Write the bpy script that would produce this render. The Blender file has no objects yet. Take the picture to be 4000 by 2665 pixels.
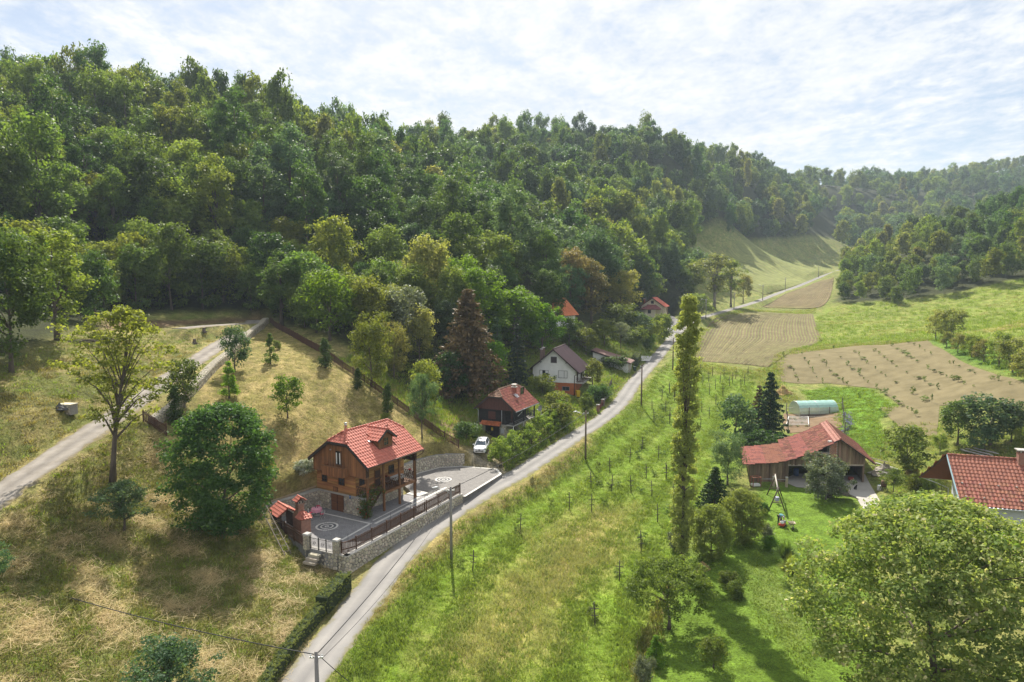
import bpy, bmesh, math, random
import numpy as np
from mathutils import Vector, Matrix, Euler
R = math.radians
random.seed(7)
rng = np.random.default_rng(7)
sc = bpy.context.scene
col = sc.collection
# ---------------------------------------------------------------- camera
HAZE = 0.00022
CZ = 30.0
FPX = 2667.0
TH = math.atan(0.095)
cam_d = bpy.data.cameras.new('camera'); cam = bpy.data.objects.new('camera', cam_d); col.objects.link(cam)
cam_d.sensor_width = 36.0; cam_d.lens = 24.0; cam_d.clip_end = 8000.0; cam_d.clip_start = 0.5
cam.location = (0, 0, CZ); cam.rotation_euler = (R(90) - TH, 0, 0)
sc.camera = cam
# ---------------------------------------------------------------- sky, sun, exposure
SKYO = (8.2, 2.5, 0)
SUN_EL, SUN_AZ = R(47), R(-7)          # azimuth from +Y towards +X
world = bpy.data.worlds.new('World'); sc.world = world; world.use_nodes = True
def build_sky():
    nt = world.node_tree; N = nt.nodes; L = nt.links; N.clear()
    out = N.new('ShaderNodeOutputWorld'); mixs = N.new('ShaderNodeMixShader')
    sky = N.new('ShaderNodeTexSky'); sky.sky_type = 'NISHITA'; sky.sun_disc = False
    sky.sun_elevation = SUN_EL; sky.sun_rotation = SUN_AZ; sky.air_density = 1.0; sky.dust_density = 1.2; sky.ozone_density = 1.5
    b1 = N.new('ShaderNodeBackground'); b1.inputs['Strength'].default_value = 0.05
    L.new(sky.outputs[0], b1.inputs[0])
    tc = N.new('ShaderNodeTexCoord'); sep = N.new('ShaderNodeSeparateXYZ'); L.new(tc.outputs['Generated'], sep.inputs[0])
    def m(op, a, b):
        n = N.new('ShaderNodeMath'); n.operation = op
        for i, v in enumerate((a, b)):
            if v is None: continue
            if isinstance(v, (int, float)): n.inputs[i].default_value = v
            else: L.new(v, n.inputs[i])
        return n.outputs[0]
    zz = m('ADD', m('MAXIMUM', sep.outputs[2], 0.0), 0.13)
    cx = m('DIVIDE', sep.outputs[0], zz); cy = m('DIVIDE', sep.outputs[1], zz)
    cmb = N.new('ShaderNodeCombineXYZ'); L.new(cx, cmb.inputs[0]); L.new(cy, cmb.inputs[1])
    def noise(scale, det, rough, loc, dist=0.0):
        mp = N.new('ShaderNodeMapping'); mp.inputs['Location'].default_value = loc; mp.inputs['Rotation'].default_value = (0, 0, 0.5)
        mp.inputs['Scale'].default_value = (1.0, 0.75, 1.0)
        L.new(cmb.outputs[0], mp.inputs[0])
        n = N.new('ShaderNodeTexNoise'); n.inputs['Scale'].default_value = scale; n.inputs['Detail'].default_value = det
        n.inputs['Roughness'].default_value = rough; n.inputs['Distortion'].default_value = dist
        L.new(mp.outputs[0], n.inputs['Vector']); return n.outputs[0]
    big = noise(0.45, 3, 0.5, SKYO); mid = noise(4.2, 8, 0.66, (1.7, 5.0, 0), 0.3); fine = noise(17.0, 6, 0.65, (9, 3, 0), 0.2)
    f = m('ADD', m('ADD', m('MULTIPLY', big, 0.75), m('MULTIPLY', mid, 0.62)), m('MULTIPLY', fine, 0.34))
    rp = N.new('ShaderNodeValToRGB'); rp.color_ramp.elements[0].position = 0.66; rp.color_ramp.elements[1].position = 0.86
    rp.color_ramp.elements[0].color = (0.36, 0.36, 0.36, 1); rp.color_ramp.elements[1].color = (0.97, 0.97, 0.97, 1)
    L.new(f, rp.inputs[0])
    # cloud body: white with soft grey undersides
    rc = N.new('ShaderNodeValToRGB'); rc.color_ramp.elements[0].position = 0.36; rc.color_ramp.elements[1].position = 0.60
    rc.color_ramp.elements[0].color = (0.66, 0.74, 0.86, 1); rc.color_ramp.elements[1].color = (1.0, 1.0, 1.0, 1)
    L.new(m('ADD', m('MULTIPLY', mid, 0.62), m('MULTIPLY', fine, 0.38)), rc.inputs[0])
    b2 = N.new('ShaderNodeBackground'); b2.inputs['Strength'].default_value = 0.43; L.new(rc.outputs[0], b2.inputs[0])
    L.new(rp.outputs[0], mixs.inputs[0]); L.new(b1.outputs[0], mixs.inputs[1]); L.new(b2.outputs[0], mixs.inputs[2]); L.new(mixs.outputs[0], out.inputs[0])
build_sky()
sun_d = bpy.data.lights.new('sun', 'SUN'); sun_d.energy = 4.0; sun_d.angle = R(0.7); sun_d.color = (1.0, 0.94, 0.84)
sun = bpy.data.objects.new('sun', sun_d); col.objects.link(sun); sun.location = (0, 0, 200)
sd = Vector((math.sin(SUN_AZ) * math.cos(SUN_EL), math.cos(SUN_AZ) * math.cos(SUN_EL), math.sin(SUN_EL)))
sun.rotation_euler = sd.to_track_quat('Z', 'Y').to_euler()
vs = sc.view_settings; vs.view_transform = 'Standard'; vs.look = 'None'; vs.exposure = 1.32; vs.gamma = 1.0; vs.use_curve_mapping = False
sc.cycles.max_bounces = 10; sc.cycles.diffuse_bounces = 6; sc.cycles.transmission_bounces = 6; sc.cycles.transparent_max_bounces = 4; sc.cycles.volume_bounces = 0
sc.cycles.use_denoising = True; sc.cycles.sample_clamp_indirect = 6.0; sc.render.film_transparent = False
# ---------------------------------------------------------------- helpers: object bookkeeping
def tag(o, label=None, cat=None, group=None, kind=None):
    if label: o['label'] = label
    if cat: o['category'] = cat
    if group: o['group'] = group
    if kind: o['kind'] = kind
    return o
def thing(name, label, cat, loc=(0, 0, 0), rz=0.0, group=None):
    o = bpy.data.objects.new(name, None); col.objects.link(o); o.empty_display_size = 0.3
    o.location = loc; o.rotation_euler = (0, 0, rz)
    return tag(o, label, cat, group)
def link(name, me, mat=None, parent=None):
    o = bpy.data.objects.new(name, me); col.objects.link(o)
    if mat is not None and len(me.materials) == 0: me.materials.append(mat)
    if parent is not None: o.parent = parent
    return o
def kids(o): return [c for c in o.children]
def copy_tree(o, parent=None):
    c = o.copy(); col.objects.link(c); c.parent = parent
    for ch in kids(o): copy_tree(ch, c)
    return c
class MB:
    """collects boxes, tubes and polygons into one mesh"""
    def __init__(s): s.v = []; s.f = []; s.sm = []
    def add(s, vs, fs, smooth=False):
        b = len(s.v); s.v += [tuple(p) for p in vs]
        for f in fs: s.f.append(tuple(b + i for i in f)); s.sm.append(smooth)
        return s
    def box(s, c, d, rz=0.0, M=None, taper=1.0):
        x, y, z = d[0] / 2, d[1] / 2, d[2] / 2; vs = []
        for k in (-1, 1):
            t = taper if k > 0 else 1.0
            for (a, b) in ((-1, -1), (1, -1), (1, 1), (-1, 1)): vs.append(Vector((a * x * t, b * y * t, k * z)))
        if M is None: M = Matrix.Rotation(rz, 3, 'Z')
        vs = [M @ p + Vector(c) for p in vs]
        return s.add(vs, [(3, 2, 1, 0), (4, 5, 6, 7), (0, 1, 5, 4), (1, 2, 6, 5), (2, 3, 7, 6), (3, 0, 4, 7)])
    def b6(s, x0, x1, y0, y1, z0, z1): return s.box(((x0 + x1) / 2, (y0 + y1) / 2, (z0 + z1) / 2), (x1 - x0, y1 - y0, z1 - z0))
    def beam(s, a, b, w, h, up=(0, 0, 1)):
        a, b = Vector(a), Vector(b); d = b - a; L = d.length
        if L < 1e-6: return s
        y = d / L; u = Vector(up)
        if abs(y.dot(u)) > 0.98: u = Vector((1, 0, 0))
        x = y.cross(u).normalized(); z = x.cross(y)
        return s.box((a + b) / 2, (w, L, h), M=Matrix((x, y, z)).transposed())
    def tube(s, pts, rad, n=8, cap=True, smooth=True):
        pts = [Vector(p) for p in pts]
        if isinstance(rad, (int, float)): rad = [rad] * len(pts)
        vs = []; fs = []; px = None
        for i, p in enumerate(pts):
            d = (pts[min(i + 1, len(pts) - 1)] - pts[max(i - 1, 0)]).normalized()
            ref = Vector((0, 0, 1)) if abs(d.z) < 0.9 else Vector((1, 0, 0))
            if px is None: px = d.cross(ref).normalized()
            else: px = (px - d * px.dot(d)).normalized()
            py = d.cross(px)
            for k in range(n):
                a = 2 * math.pi * k / n; vs.append(p + (px * math.cos(a) + py * math.sin(a)) * rad[i])
        for i in range(len(pts) - 1):
            for k in range(n):
                k2 = (k + 1) % n; fs.append((i * n + k, i * n + k2, (i + 1) * n + k2, (i + 1) * n + k))
        s.add(vs, fs, smooth)
        if cap:
            b = len(s.v) - len(vs); e = len(s.v) - n
            s.f.append(tuple(b + n - 1 - k for k in range(n))); s.sm.append(False)
            s.f.append(tuple(e + k for k in range(n))); s.sm.append(False)
        return s
    def lathe(s, prof, c=(0, 0, 0), n=12, smooth=True):
        vs = []; fs = []; c = Vector(c)
        for (r, z) in prof:
            for k in range(n): a = 2 * math.pi * k / n; vs.append(c + Vector((r * math.cos(a), r * math.sin(a), z)))
        for i in range(len(prof) - 1):
            for k in range(n): k2 = (k + 1) % n; fs.append((i * n + k, i * n + k2, (i + 1) * n + k2, (i + 1) * n + k))
        return s.add(vs, fs, smooth)
    def prism(s, poly, z0, z1):
        """vertical prism over an xy polygon (counter-clockwise)"""
        n = len(poly); vs = [(p[0], p[1], z0) for p in poly] + [(p[0], p[1], z1) for p in poly]
        fs = [tuple(range(n - 1, -1, -1)), tuple(range(n, 2 * n))] + [(i, (i + 1) % n, n + (i + 1) % n, n + i) for i in range(n)]
        return s.add(vs, fs)
    def slab(s, pts, thick):
        """planar polygon (ccw seen from outside) given thickness inwards"""
        p = [Vector(q) for q in pts]; nrm = Vector((0, 0, 0))
        for i in range(len(p)): a, b = p[i], p[(i + 1) % len(p)]; nrm += (a - p[0]).cross(b - p[0])
        nrm.normalize(); q = [a - nrm * thick for a in p]; n = len(p)
        fs = [tuple(range(n)), tuple(range(2 * n - 1, n - 1, -1))] + [(i, n + i, n + (i + 1) % n, (i + 1) % n) for i in range(n)]
        return s.add(p + q, fs)
    def mesh(s, name):
        me = bpy.data.meshes.new(name); me.from_pydata(s.v, [], s.f)
        if any(s.sm): me.polygons.foreach_set('use_smooth', s.sm)
        me.update(); return me
    def build(s, name, mat, parent=None): return link(name, s.mesh(name), mat, parent)
# ---------------------------------------------------------------- materials
MATS = {}
def M(name, c1=None, c2=None, scale=4.0, rough=0.8, bump=0.0, rnd=0.0, detail=5, metal=0.0, stretch=None, spec=0.3, hue=0.0, c3=None, bscale=None):
    if name in MATS: return MATS[name]
    m = bpy.data.materials.new(name); m.use_nodes = True; nt = m.node_tree; N = nt.nodes; L = nt.links
    bs = N['Principled BSDF']; bs.inputs['Roughness'].default_value = rough; bs.inputs['Metallic'].default_value = metal
    bs.inputs['Specular IOR Level'].default_value = spec
    tc = N.new('ShaderNodeTexCoord'); mp = N.new('ShaderNodeMapping'); L.new(tc.outputs['Object'], mp.inputs[0])
    if stretch: mp.inputs['Scale'].default_value = stretch
    oi = N.new('ShaderNodeObjectInfo')
    va = N.new('ShaderNodeVectorMath'); va.operation = 'ADD'; cb = N.new('ShaderNodeCombineXYZ')
    mu = N.new('ShaderNodeMath'); mu.operation = 'MULTIPLY'; mu.inputs[1].default_value = 57.0 if rnd > 0 else 0.0
    L.new(oi.outputs['Random'], mu.inputs[0]); L.new(mu.outputs[0], cb.inputs[0]); L.new(mu.outputs[0], cb.inputs[1])
    L.new(mp.outputs[0], va.inputs[0]); L.new(cb.outputs[0], va.inputs[1])
    nz = N.new('ShaderNodeTexNoise'); nz.inputs['Scale'].default_value = scale; nz.inputs['Detail'].default_value = detail; nz.inputs['Roughness'].default_value = 0.62
    L.new(va.outputs[0], nz.inputs['Vector'])
    rp = N.new('ShaderNodeValToRGB'); e = rp.color_ramp.elements; e[0].position = 0.32; e[1].position = 0.68
    c2 = c2 or tuple(x * 0.8 for x in c1)
    e[0].color = (*c2, 1); e[1].color = (*c1, 1)
    if c3: k = e.new(0.5); k.color = (*c3, 1)
    L.new(nz.outputs[0], rp.inputs[0]); out = rp.outputs[0]
    if rnd > 0 or hue > 0:
        hs = N.new('ShaderNodeHueSaturation'); mr = N.new('ShaderNodeMapRange'); mr.inputs[3].default_value = 1 - rnd; mr.inputs[4].default_value = 1 + rnd
        L.new(oi.outputs['Random'], mr.inputs[0]); L.new(mr.outputs[0], hs.inputs['Value'])
        if hue > 0:
            m2 = N.new('ShaderNodeMath'); m2.operation = 'MULTIPLY'; m2.inputs[1].default_value = 7.31; L.new(oi.outputs['Random'], m2.inputs[0])
            m3 = N.new('ShaderNodeMath'); m3.operation = 'FRACT'; L.new(m2.outputs[0], m3.inputs[0])
            m4 = N.new('ShaderNodeMapRange'); m4.inputs[3].default_value = 0.5 - hue; m4.inputs[4].default_value = 0.5 + hue; L.new(m3.outputs[0], m4.inputs[0]); L.new(m4.outputs[0], hs.inputs['Hue'])
        L.new(out, hs.inputs['Color']); out = hs.outputs[0]
    L.new(out, bs.inputs['Base Color'])
    if bump > 0:
        n2 = N.new('ShaderNodeTexNoise'); n2.inputs['Scale'].default_value = bscale or scale * 3; n2.inputs['Detail'].default_value = 4; L.new(va.outputs[0], n2.inputs['Vector'])
        bp = N.new('ShaderNodeBump'); bp.inputs['Strength'].default_value = min(1, bump); bp.inputs['Distance'].default_value = 0.03; L.new(n2.outputs[0], bp.inputs['Height']); L.new(bp.outputs[0], bs.inputs['Normal'])
    MATS[name] = m; return m
def leaf_mat(name, c1, c2, c3=None, trans=0.4, rough=0.5, vary=0.25):
    """foliage: colour by the leaf's own tint attribute and the plant's random value, part of the light passes through"""
    if name in MATS: return MATS[name]
    m = bpy.data.materials.new(name); m.use_nodes = True; nt = m.node_tree; N = nt.nodes; L = nt.links
    bs = N['Principled BSDF']; bs.inputs['Roughness'].default_value = rough; bs.inputs['Specular IOR Level'].default_value = 0.08
    at = N.new('ShaderNodeAttribute'); at.attribute_name = 'tint'
    rp = N.new('ShaderNodeValToRGB'); e = rp.color_ramp.elements; e[0].position = 0.1; e[1].position = 0.85; e[0].color = (*c2, 1); e[1].color = (*c1, 1)
    if c3: k = e.new(1.0); k.color = (*c3, 1)
    L.new(at.outputs['Fac'], rp.inputs[0])
    oi = N.new('ShaderNodeObjectInfo'); hs = N.new('ShaderNodeHueSaturation'); mr = N.new('ShaderNodeMapRange'); mr.inputs[3].default_value = 1 - vary; mr.inputs[4].default_value = 1 + vary
    L.new(oi.outputs['Random'], mr.inputs[0]); L.new(mr.outputs[0], hs.inputs['Value'])
    m2 = N.new('ShaderNodeMath'); m2.operation = 'MULTIPLY'; m2.inputs[1].default_value = 9.17; L.new(oi.outputs['Random'], m2.inputs[0])
    m3 = N.new('ShaderNodeMath'); m3.operation = 'FRACT'; L.new(m2.outputs[0], m3.inputs[0])
    m4 = N.new('ShaderNodeMapRange'); m4.inputs[3].default_value = 0.5 - 0.022 * vary / 0.25; m4.inputs[4].default_value = 0.5 + 0.018 * vary / 0.25; L.new(m3.outputs[0], m4.inputs[0]); L.new(m4.outputs[0], hs.inputs['Hue'])
    L.new(rp.outputs[0], hs.inputs['Color']); L.new(hs.outputs[0], bs.inputs['Base Color'])
    tr = N.new('ShaderNodeBsdfTranslucent'); hm = N.new('ShaderNodeMix'); hm.data_type = 'RGBA'; hm.blend_type = 'MULTIPLY'; hm.inputs[0].default_value = 1.0
    L.new(hs.outputs[0], hm.inputs[6]); hm.inputs[7].default_value = (1.6, 1.6, 0.7, 1); L.new(hm.outputs[2], tr.inputs[0])
    mx = N.new('ShaderNodeMixShader'); mx.inputs[0].default_value = trans; L.new(bs.outputs[0], mx.inputs[1]); L.new(tr.outputs[0], mx.inputs[2])
    L.new(mx.outputs[0], N['Material Output'].inputs[0]); MATS[name] = m; return m
# ---------------------------------------------------------------- camera geometry used for surveying the place: pixel -> point
CT, ST = math.cos(TH), math.sin(TH)
def ray(px, py):
    u = (px - 2000.0) / FPX; v = (1332.5 - py) / FPX
    return np.array((u, CT + v * ST, -ST + v * CT))
def atz(px, py, zr):
    d = ray(px, py); t = zr / d[2]; return Vector((d[0] * t, d[1] * t, CZ + zr))
def att(px, py, t):
    d = ray(px, py); return Vector((d[0] * t, d[1] * t, CZ + d[2] * t))
def proj(p):
    x, y, z = p[0], p[1], p[2] - CZ; t = y * CT - z * ST; w = y * ST + z * CT
    return 2000 + FPX * x / t, 1332.5 - FPX * w / t, t
# ---------------------------------------------------------------- terrain
ROADPX = [(1060,2860,-26.6),(1187,2660,-26.2),(1330,2465,-25.9),(1462,2296,-25.6),(1548,2181,-25.4),(1727,2028,-25.2),(1849,1947,-25.0),(2040,1840,-24.6),(2235,1712,-23.9),(2317,1661,-23.4),(2385,1610,-22.7),(2433,1559,-22.0),(2467,1508,-21.2),(2510,1457,-20.3),(2557,1406,-19.2),(2599,1355,-17.8),(2640,1308,-16.3),(2672,1275,-15.1),(2715,1252,-14.05),(2752,1238,-13.4),(2812,1221,-12.6),(2865,1206,-11.9),(2954,1179,-10.2),(3032,1149,-8.0),(3121,1117,-4.9),(3192,1087,-1.14),(3276,1057,3.46),(3345,1035,7.8)]
DRIVEPX = [(-260,2120,-18.4),(0,1930,-17.0),(250,1760,-15.6),(500,1590,-13.9),(700,1452,-12.2),(850,1352,-10.6),(960,1285,-9.2),(1000,1252,-8.2)]
DRIVE2PX = [(1010,1262,-8.4),(900,1268,-8.3),(780,1276,-8.2),(700,1285,-8.2)]
SIDEPX = [(2640,1300,-16.0),(2630,1262,-14.9),(2612,1240,-14.2),(2590,1228,-13.9)]
def spline(pts, step=1.0):
    P = [Vector(p) for p in pts]; P = [P[0] * 2 - P[1]] + P + [P[-1] * 2 - P[-2]]; out = []
    for i in range(1, len(P) - 2):
        a, b, c, d = P[i - 1:i + 3]; n = max(2, int((c - b).length / step))
        for k in range(n):
            t = k / n; out.append(0.5 * ((2 * b) + (c - a) * t + (2 * a - 5 * b + 4 * c - d) * t * t + (3 * b - a - 3 * c + d) * t ** 3))
    out.append(P[-2]); return out
ROAD = spline([atz(*p) for p in ROADPX]); DRIVE = spline([atz(*p) for p in DRIVEPX]); DRIVE2 = spline([atz(*p) for p in DRIVE2PX]); SIDE = spline([atz(*p) for p in SIDEPX])
CTRL = [atz(*p) for p in [
 (0,2665,-22.5),(500,2665,-24.2),(900,2665,-25.6),(0,2300,-20.4),(500,2300,-22.4),(900,2300,-24.2),(1200,2330,-25.3),(0,1930,-17.1),(400,1950,-19.2),(900,2085,-23.0),(700,1800,-18.2),(480,2077,-20.6),
 (250,1760,-15.7),(500,1590,-14.0),(750,1420,-11.9),(900,1320,-10),(1000,1258,-8.4),(0,1500,-10.6),(300,1400,-9.4),(600,1262,-7.5),(900,1222,-6.8),(330,1290,-7.2),(200,1640,-13.4),
 (1060,1270,-8.9),(1300,1400,-12.0),(1400,1480,-14.2),(1500,1550,-16.6),(1600,1620,-18.6),(1792,1768,-22.6),(1120,1630,-15.8),(1300,1700,-18.6),(1000,1450,-12.2),(1150,1900,-21.2),(1000,1800,-18.7),(700,1640,-15.2),(850,1500,-13),(1043,1994,-22.4),(1224,1915,-21.8),(1620,1750,-21.3),(1100,2060,-23.8),
 (1878,1785,-23.7),(1925,1725,-23.2),(2000,1760,-24.0),(1780,1690,-20.6),(2081,1500,-19.4),(2246,1553,-21.4),(2460,1450,-19.8),(2340,1412,-18.2),(2580,1240,-13.6),(2315,1515,-20.6),(2130,1620,-21.8),
 (3700,1220,-11),(4000,1300,-11.5),(3300,1180,-9.6),(3250,1250,-14.6),(3200,1340,-18),(3600,1330,-15),(3035,1370,-18.3),(3020,1510,-22),(3400,1600,-22.5),(4000,1500,-16.5),(3600,1480,-19),(3850,1740,-22.2),(3560,1810,-24.2),
 (2900,1880,-25.3),(3400,1880,-25.3),(3150,1800,-25.2),(3420,1830,-25),(3300,2200,-26.1),(3100,2052,-26),(2700,2205,-26.9),(2700,2665,-26.6),(3500,2665,-26.4),(2300,2665,-27.3),(4000,2665,-25.8),(3700,2100,-25.3),
 (1900,2500,-27),(2000,2200,-27),(2300,1900,-26.4),(2500,1700,-24.8),(2700,1500,-21.6),(2600,1600,-23.2),(1500,2600,-26.9),(2500,2500,-27.5),(2750,2400,-27),(3180,1616,-24),(3050,1500,-21.9),(2780,1380,-18.8),(2900,1440,-19.8),(2420,1790,-25.6),(3000,1224,-12.9),(3174,1224,-13.4),(2800,1300,-16.4),(2720,1372,-18.7)]]
CTRL += [att(*p) for p in [
 (1700,1500,112),(1850,1350,124),(2000,1450,122),(1650,1300,118),(2200,1270,152),(2060,1110,190),(1350,1230,128),
 (2720,950,400),(2950,960,470),(3380,990,560),(3000,1100,348),(2750,1150,292),(3200,1030,480),(3230,860,640),(4000,1085,220),(3600,1000,285),(4000,900,290),(3100,1010,470),(3150,1150,288),(3225,1115,325),(3250,1088,372),(3255,1150,280),(3160,1050,440),(3060,1080,382),(3300,1120,300)]]
def pz(px, t, z): d = ray(px, 1079); return Vector((d[0] * t, d[1] * t, CZ + z))
CTRL += [pz(*p) for p in [(0,112,-2),(0,160,22),(0,225,46),(-600,100,2),(-600,200,45),(400,130,-2),(400,170,18),(400,235,47),(1000,140,-3),(1000,180,16),(1000,240,45),(1300,150,-2),(1300,200,18),(1250,255,42),(1500,170,2),(1500,270,34),(1800,180,2),(1800,260,24),(1800,330,44),(2000,420,72),(1600,420,66),(2200,230,2),(2300,300,26),(2300,440,74),(2600,300,8),(2600,450,78),(2650,360,24),(2850,545,80),(3000,640,92),(3260,720,90),(3300,680,46),(3700,560,30),(3600,850,108),(4000,850,136),(4300,600,60),(4300,900,120),(3700,340,24),(4300,330,34),(2000,700,80),(1000,500,70),(0,450,70),(-900,450,70),(1000,1500,90),(2500,1500,95),(4000,1600,110),(0,1500,90),(5200,1200,110),(-1500,1500,90),(2000,2600,90),(5500,2600,90),(-1500,2600,90)]]
CTRL += [Vector(p) for p in [(-60,20,CZ-15),(-120,60,CZ+2),(-160,-60,CZ-5),(-40,-50,CZ-24),(30,-60,CZ-28),(120,-60,CZ-24),(100,10,CZ-24.5),(180,60,CZ-12),(220,150,CZ+6),(300,-60,CZ-10),(-300,100,CZ+40),(-500,400,CZ+60),(350,250,CZ+30)]]
CP = np.array([tuple(p) for p in CTRL]); CQ = 9.0
def _phi(a, b):
    return np.sqrt(((a[:, None, :] - b[None, :, :]) ** 2).sum(2) + CQ * CQ)
_n = len(CP); _A = np.zeros((_n + 3, _n + 3)); _A[:_n, :_n] = _phi(CP[:, :2], CP[:, :2]) - np.eye(_n) * 0.6
_A[:_n, _n] = 1; _A[:_n, _n + 1:] = CP[:, :2] / 100; _A[_n, :_n] = 1; _A[_n + 1:, :_n] = (CP[:, :2] / 100).T
_W = np.linalg.solve(_A, np.concatenate([CP[:, 2], np.zeros(3)]))
def hraw(q):
    out = np.empty(len(q))
    for i in range(0, len(q), 20000):
        c = q[i:i + 20000]; out[i:i + 20000] = _phi(c, CP[:, :2]) @ _W[:_n] + _W[_n] + (c / 100) @ _W[_n + 1:]
    return out
def poly_mask(q, poly):
    poly = np.array([(p[0], p[1]) for p in poly]); ins = np.zeros(len(q), bool); j = len(poly) - 1
    for i in range(len(poly)):
        xi, yi = poly[i]; xj, yj = poly[j]
        c = ((yi > q[:, 1]) != (yj > q[:, 1])) & (q[:, 0] < (xj - xi) * (q[:, 1] - yi) / ((yj - yi) or 1e-9) + xi)
        ins ^= c; j = i
    return ins
def edge_dist(q, poly, closed=True):
    P = np.array([(p[0], p[1]) for p in poly]); d = np.full(len(q), 1e9); n = len(P)
    for i in range(n if closed else n - 1):
        a = P[i]; b = P[(i + 1) % n]; ab = b - a; L2 = (ab ** 2).sum() + 1e-9
        t = np.clip(((q - a) @ ab) / L2, 0, 1); d = np.minimum(d, np.sqrt(((q - a - t[:, None] * ab) ** 2).sum(1)))
    return d
def sstep(x): x = np.clip(x, 0, 1); return x * x * (3 - 2 * x)
PATIO_Z = CZ - 24.0; PARK_Z = PATIO_Z - 0.28
PA = atz(1356, 2176, -24); PB = atz(1318, 2166, -24); PC = atz(1196, 2140, -24); PD = atz(1046, 2035, -24); PF = atz(1806, 1930, -24)
HO = Vector((-20.37, 69.56, PATIO_Z)); HA = R(-30.74)
HX = Vector((math.cos(HA), math.sin(HA), 0)); HY = Vector((-math.sin(HA), math.cos(HA), 0))
PARK = [PF] + [atz(a, b, -24.28) for a, b in ((1962,1852),(1945,1832),(1808,1820),(1715,1826),(1632,1848),(1560,1880))]
PADP = [PA, PF, PARK[1], PARK[2], PARK[3] + Vector((.3, .6, 0)), PARK[4] + Vector((-.2, .65, 0)), PARK[5] + Vector((-.5, .5, 0)), PARK[6] + Vector((-.6, .3, 0)), HO + HY * 9.0 + HX * 2.6, HO + HY * 7.7 + HX * 0.9, HO + HX * 0.9 + HY * 0.75, HO + HX * -.45 + HY * .5, PD + Vector((-.35, .6, 0)), PD + Vector((-.3, -.1, 0)), PC]
def _poly3(line, q, zb, w0, w1, dz=0.0):
    P = np.array([tuple(p) for p in line]); best = np.full(len(q), 1e9); zz = np.zeros(len(q))
    for i in range(len(P) - 1):
        a, b = P[i, :2], P[i + 1, :2]; ab = b - a; t = np.clip(((q - a) @ ab) / ((ab ** 2).sum() + 1e-9), 0, 1)
        d = np.sqrt(((q - a - t[:, None] * ab) ** 2).sum(1)); mk = d < best
        best[mk] = d[mk]; zz[mk] = (P[i, 2] + (P[i + 1, 2] - P[i, 2]) * t)[mk]
    w = 1 - sstep((best - w0) / w1); return zb * (1 - w) + (zz + dz) * w
def hmap(q):
    q = np.asarray(q, float); z = hraw(q)
    near = (np.abs(q[:, 0]) < 400) & (q[:, 1] > 0) & (q[:, 1] < 620)
    # gentle unevenness
    s = np.sin(q[:, 0] * 0.31 + 1.3 * np.sin(q[:, 1] * 0.17)) * np.sin(q[:, 1] * 0.27 + 0.8) * 0.12
    z = z + s * (1 - 0.0)
    i = np.where(near)[0]
    if len(i):
        c = q[i]; zi = z[i]
        k = _inrange(c, DRIVE, 9); 
        if k.any(): zi[k] = _poly3(DRIVE, c[k], zi[k], 2.2, 2.6, -0.03)
        k = _inrange(c, DRIVE2, 8)
        if k.any(): zi[k] = _poly3(DRIVE2, c[k], zi[k], 1.8, 1.2, -0.03)
        k = _inrange(c, SIDE, 9)
        if k.any(): zi[k] = _poly3(SIDE, c[k], zi[k], 2.6, 3.0, -0.03)
        k = _inrange(c, ROAD, 9)
        if k.any(): zi[k] = _poly3(ROAD, c[k], zi[k], 2.0, 2.6, -0.03)
        k = (c[:, 0] > -30) & (c[:, 0] < 3) & (c[:, 1] > 52) & (c[:, 1] < 95)
        if k.any():
            ck = c[k]; ins = poly_mask(ck, PADP); zk = zi[k]; zk[ins] = np.minimum(zk[ins], PATIO_Z - 0.75); zi[k] = zk
        z[i] = zi
    return z
def _inrange(q, line, d):
    P = np.array([tuple(p) for p in line]); return (q[:, 0] > P[:, 0].min() - d) & (q[:, 0] < P[:, 0].max() + d) & (q[:, 1] > P[:, 1].min() - d) & (q[:, 1] < P[:, 1].max() + d)
def axis(segs):
    out = []
    for a, b, st in segs: out += list(np.arange(a, b - 1e-6, st))
    return np.array(out)
def grow(a, b, st, f): 
    out = [a]; 
    while out[-1] < b: out.append(out[-1] + st); st *= f
    return out[1:]
gx = np.array(sorted([-80 - v for v in grow(0, 2200, 1.6, 1.085)] + list(axis([(-80, -30, 1.0), (-30, 8, 0.5), (8, 90, 1.0), (90, 210, 2.0)])) + [210 + v for v in [0] + grow(0, 2500, 2.4, 1.085)]))
gy = np.array(sorted([20 - v for v in grow(0, 300, 2.0, 1.2)] + list(axis([(20, 52, 1.0), (52, 92, 0.5), (92, 180, 1.0), (180, 500, 2.5)])) + [500 + v for v in [0] + grow(0, 2900, 4.0, 1.07)]))
GX, GY = np.meshgrid(gx, gy); gq = np.stack([GX.ravel(), GY.ravel()], 1); gz = hmap(gq)
nx, ny = len(gx), len(gy)
GZ = gz.reshape(ny, nx)
def hfast(q):
    """height of the ground mesh itself, by looking it up in its grid"""
    q = np.asarray(q, float); i = np.clip(np.searchsorted(gx, q[:, 0]) - 1, 0, nx - 2); j = np.clip(np.searchsorted(gy, q[:, 1]) - 1, 0, ny - 2)
    u = np.clip((q[:, 0] - gx[i]) / (gx[i + 1] - gx[i]), 0, 1); v = np.clip((q[:, 1] - gy[j]) / (gy[j + 1] - gy[j]), 0, 1)
    return GZ[j, i] * (1 - u) * (1 - v) + GZ[j, i + 1] * u * (1 - v) + GZ[j + 1, i] * (1 - u) * v + GZ[j + 1, i + 1] * u * v
def H(x, y): return float(hfast(np.array([(x, y)]))[0])
_TS = np.concatenate([np.arange(25, 180, 1.0), np.geomspace(180, 1500, 160)])
_cache = {}
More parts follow.
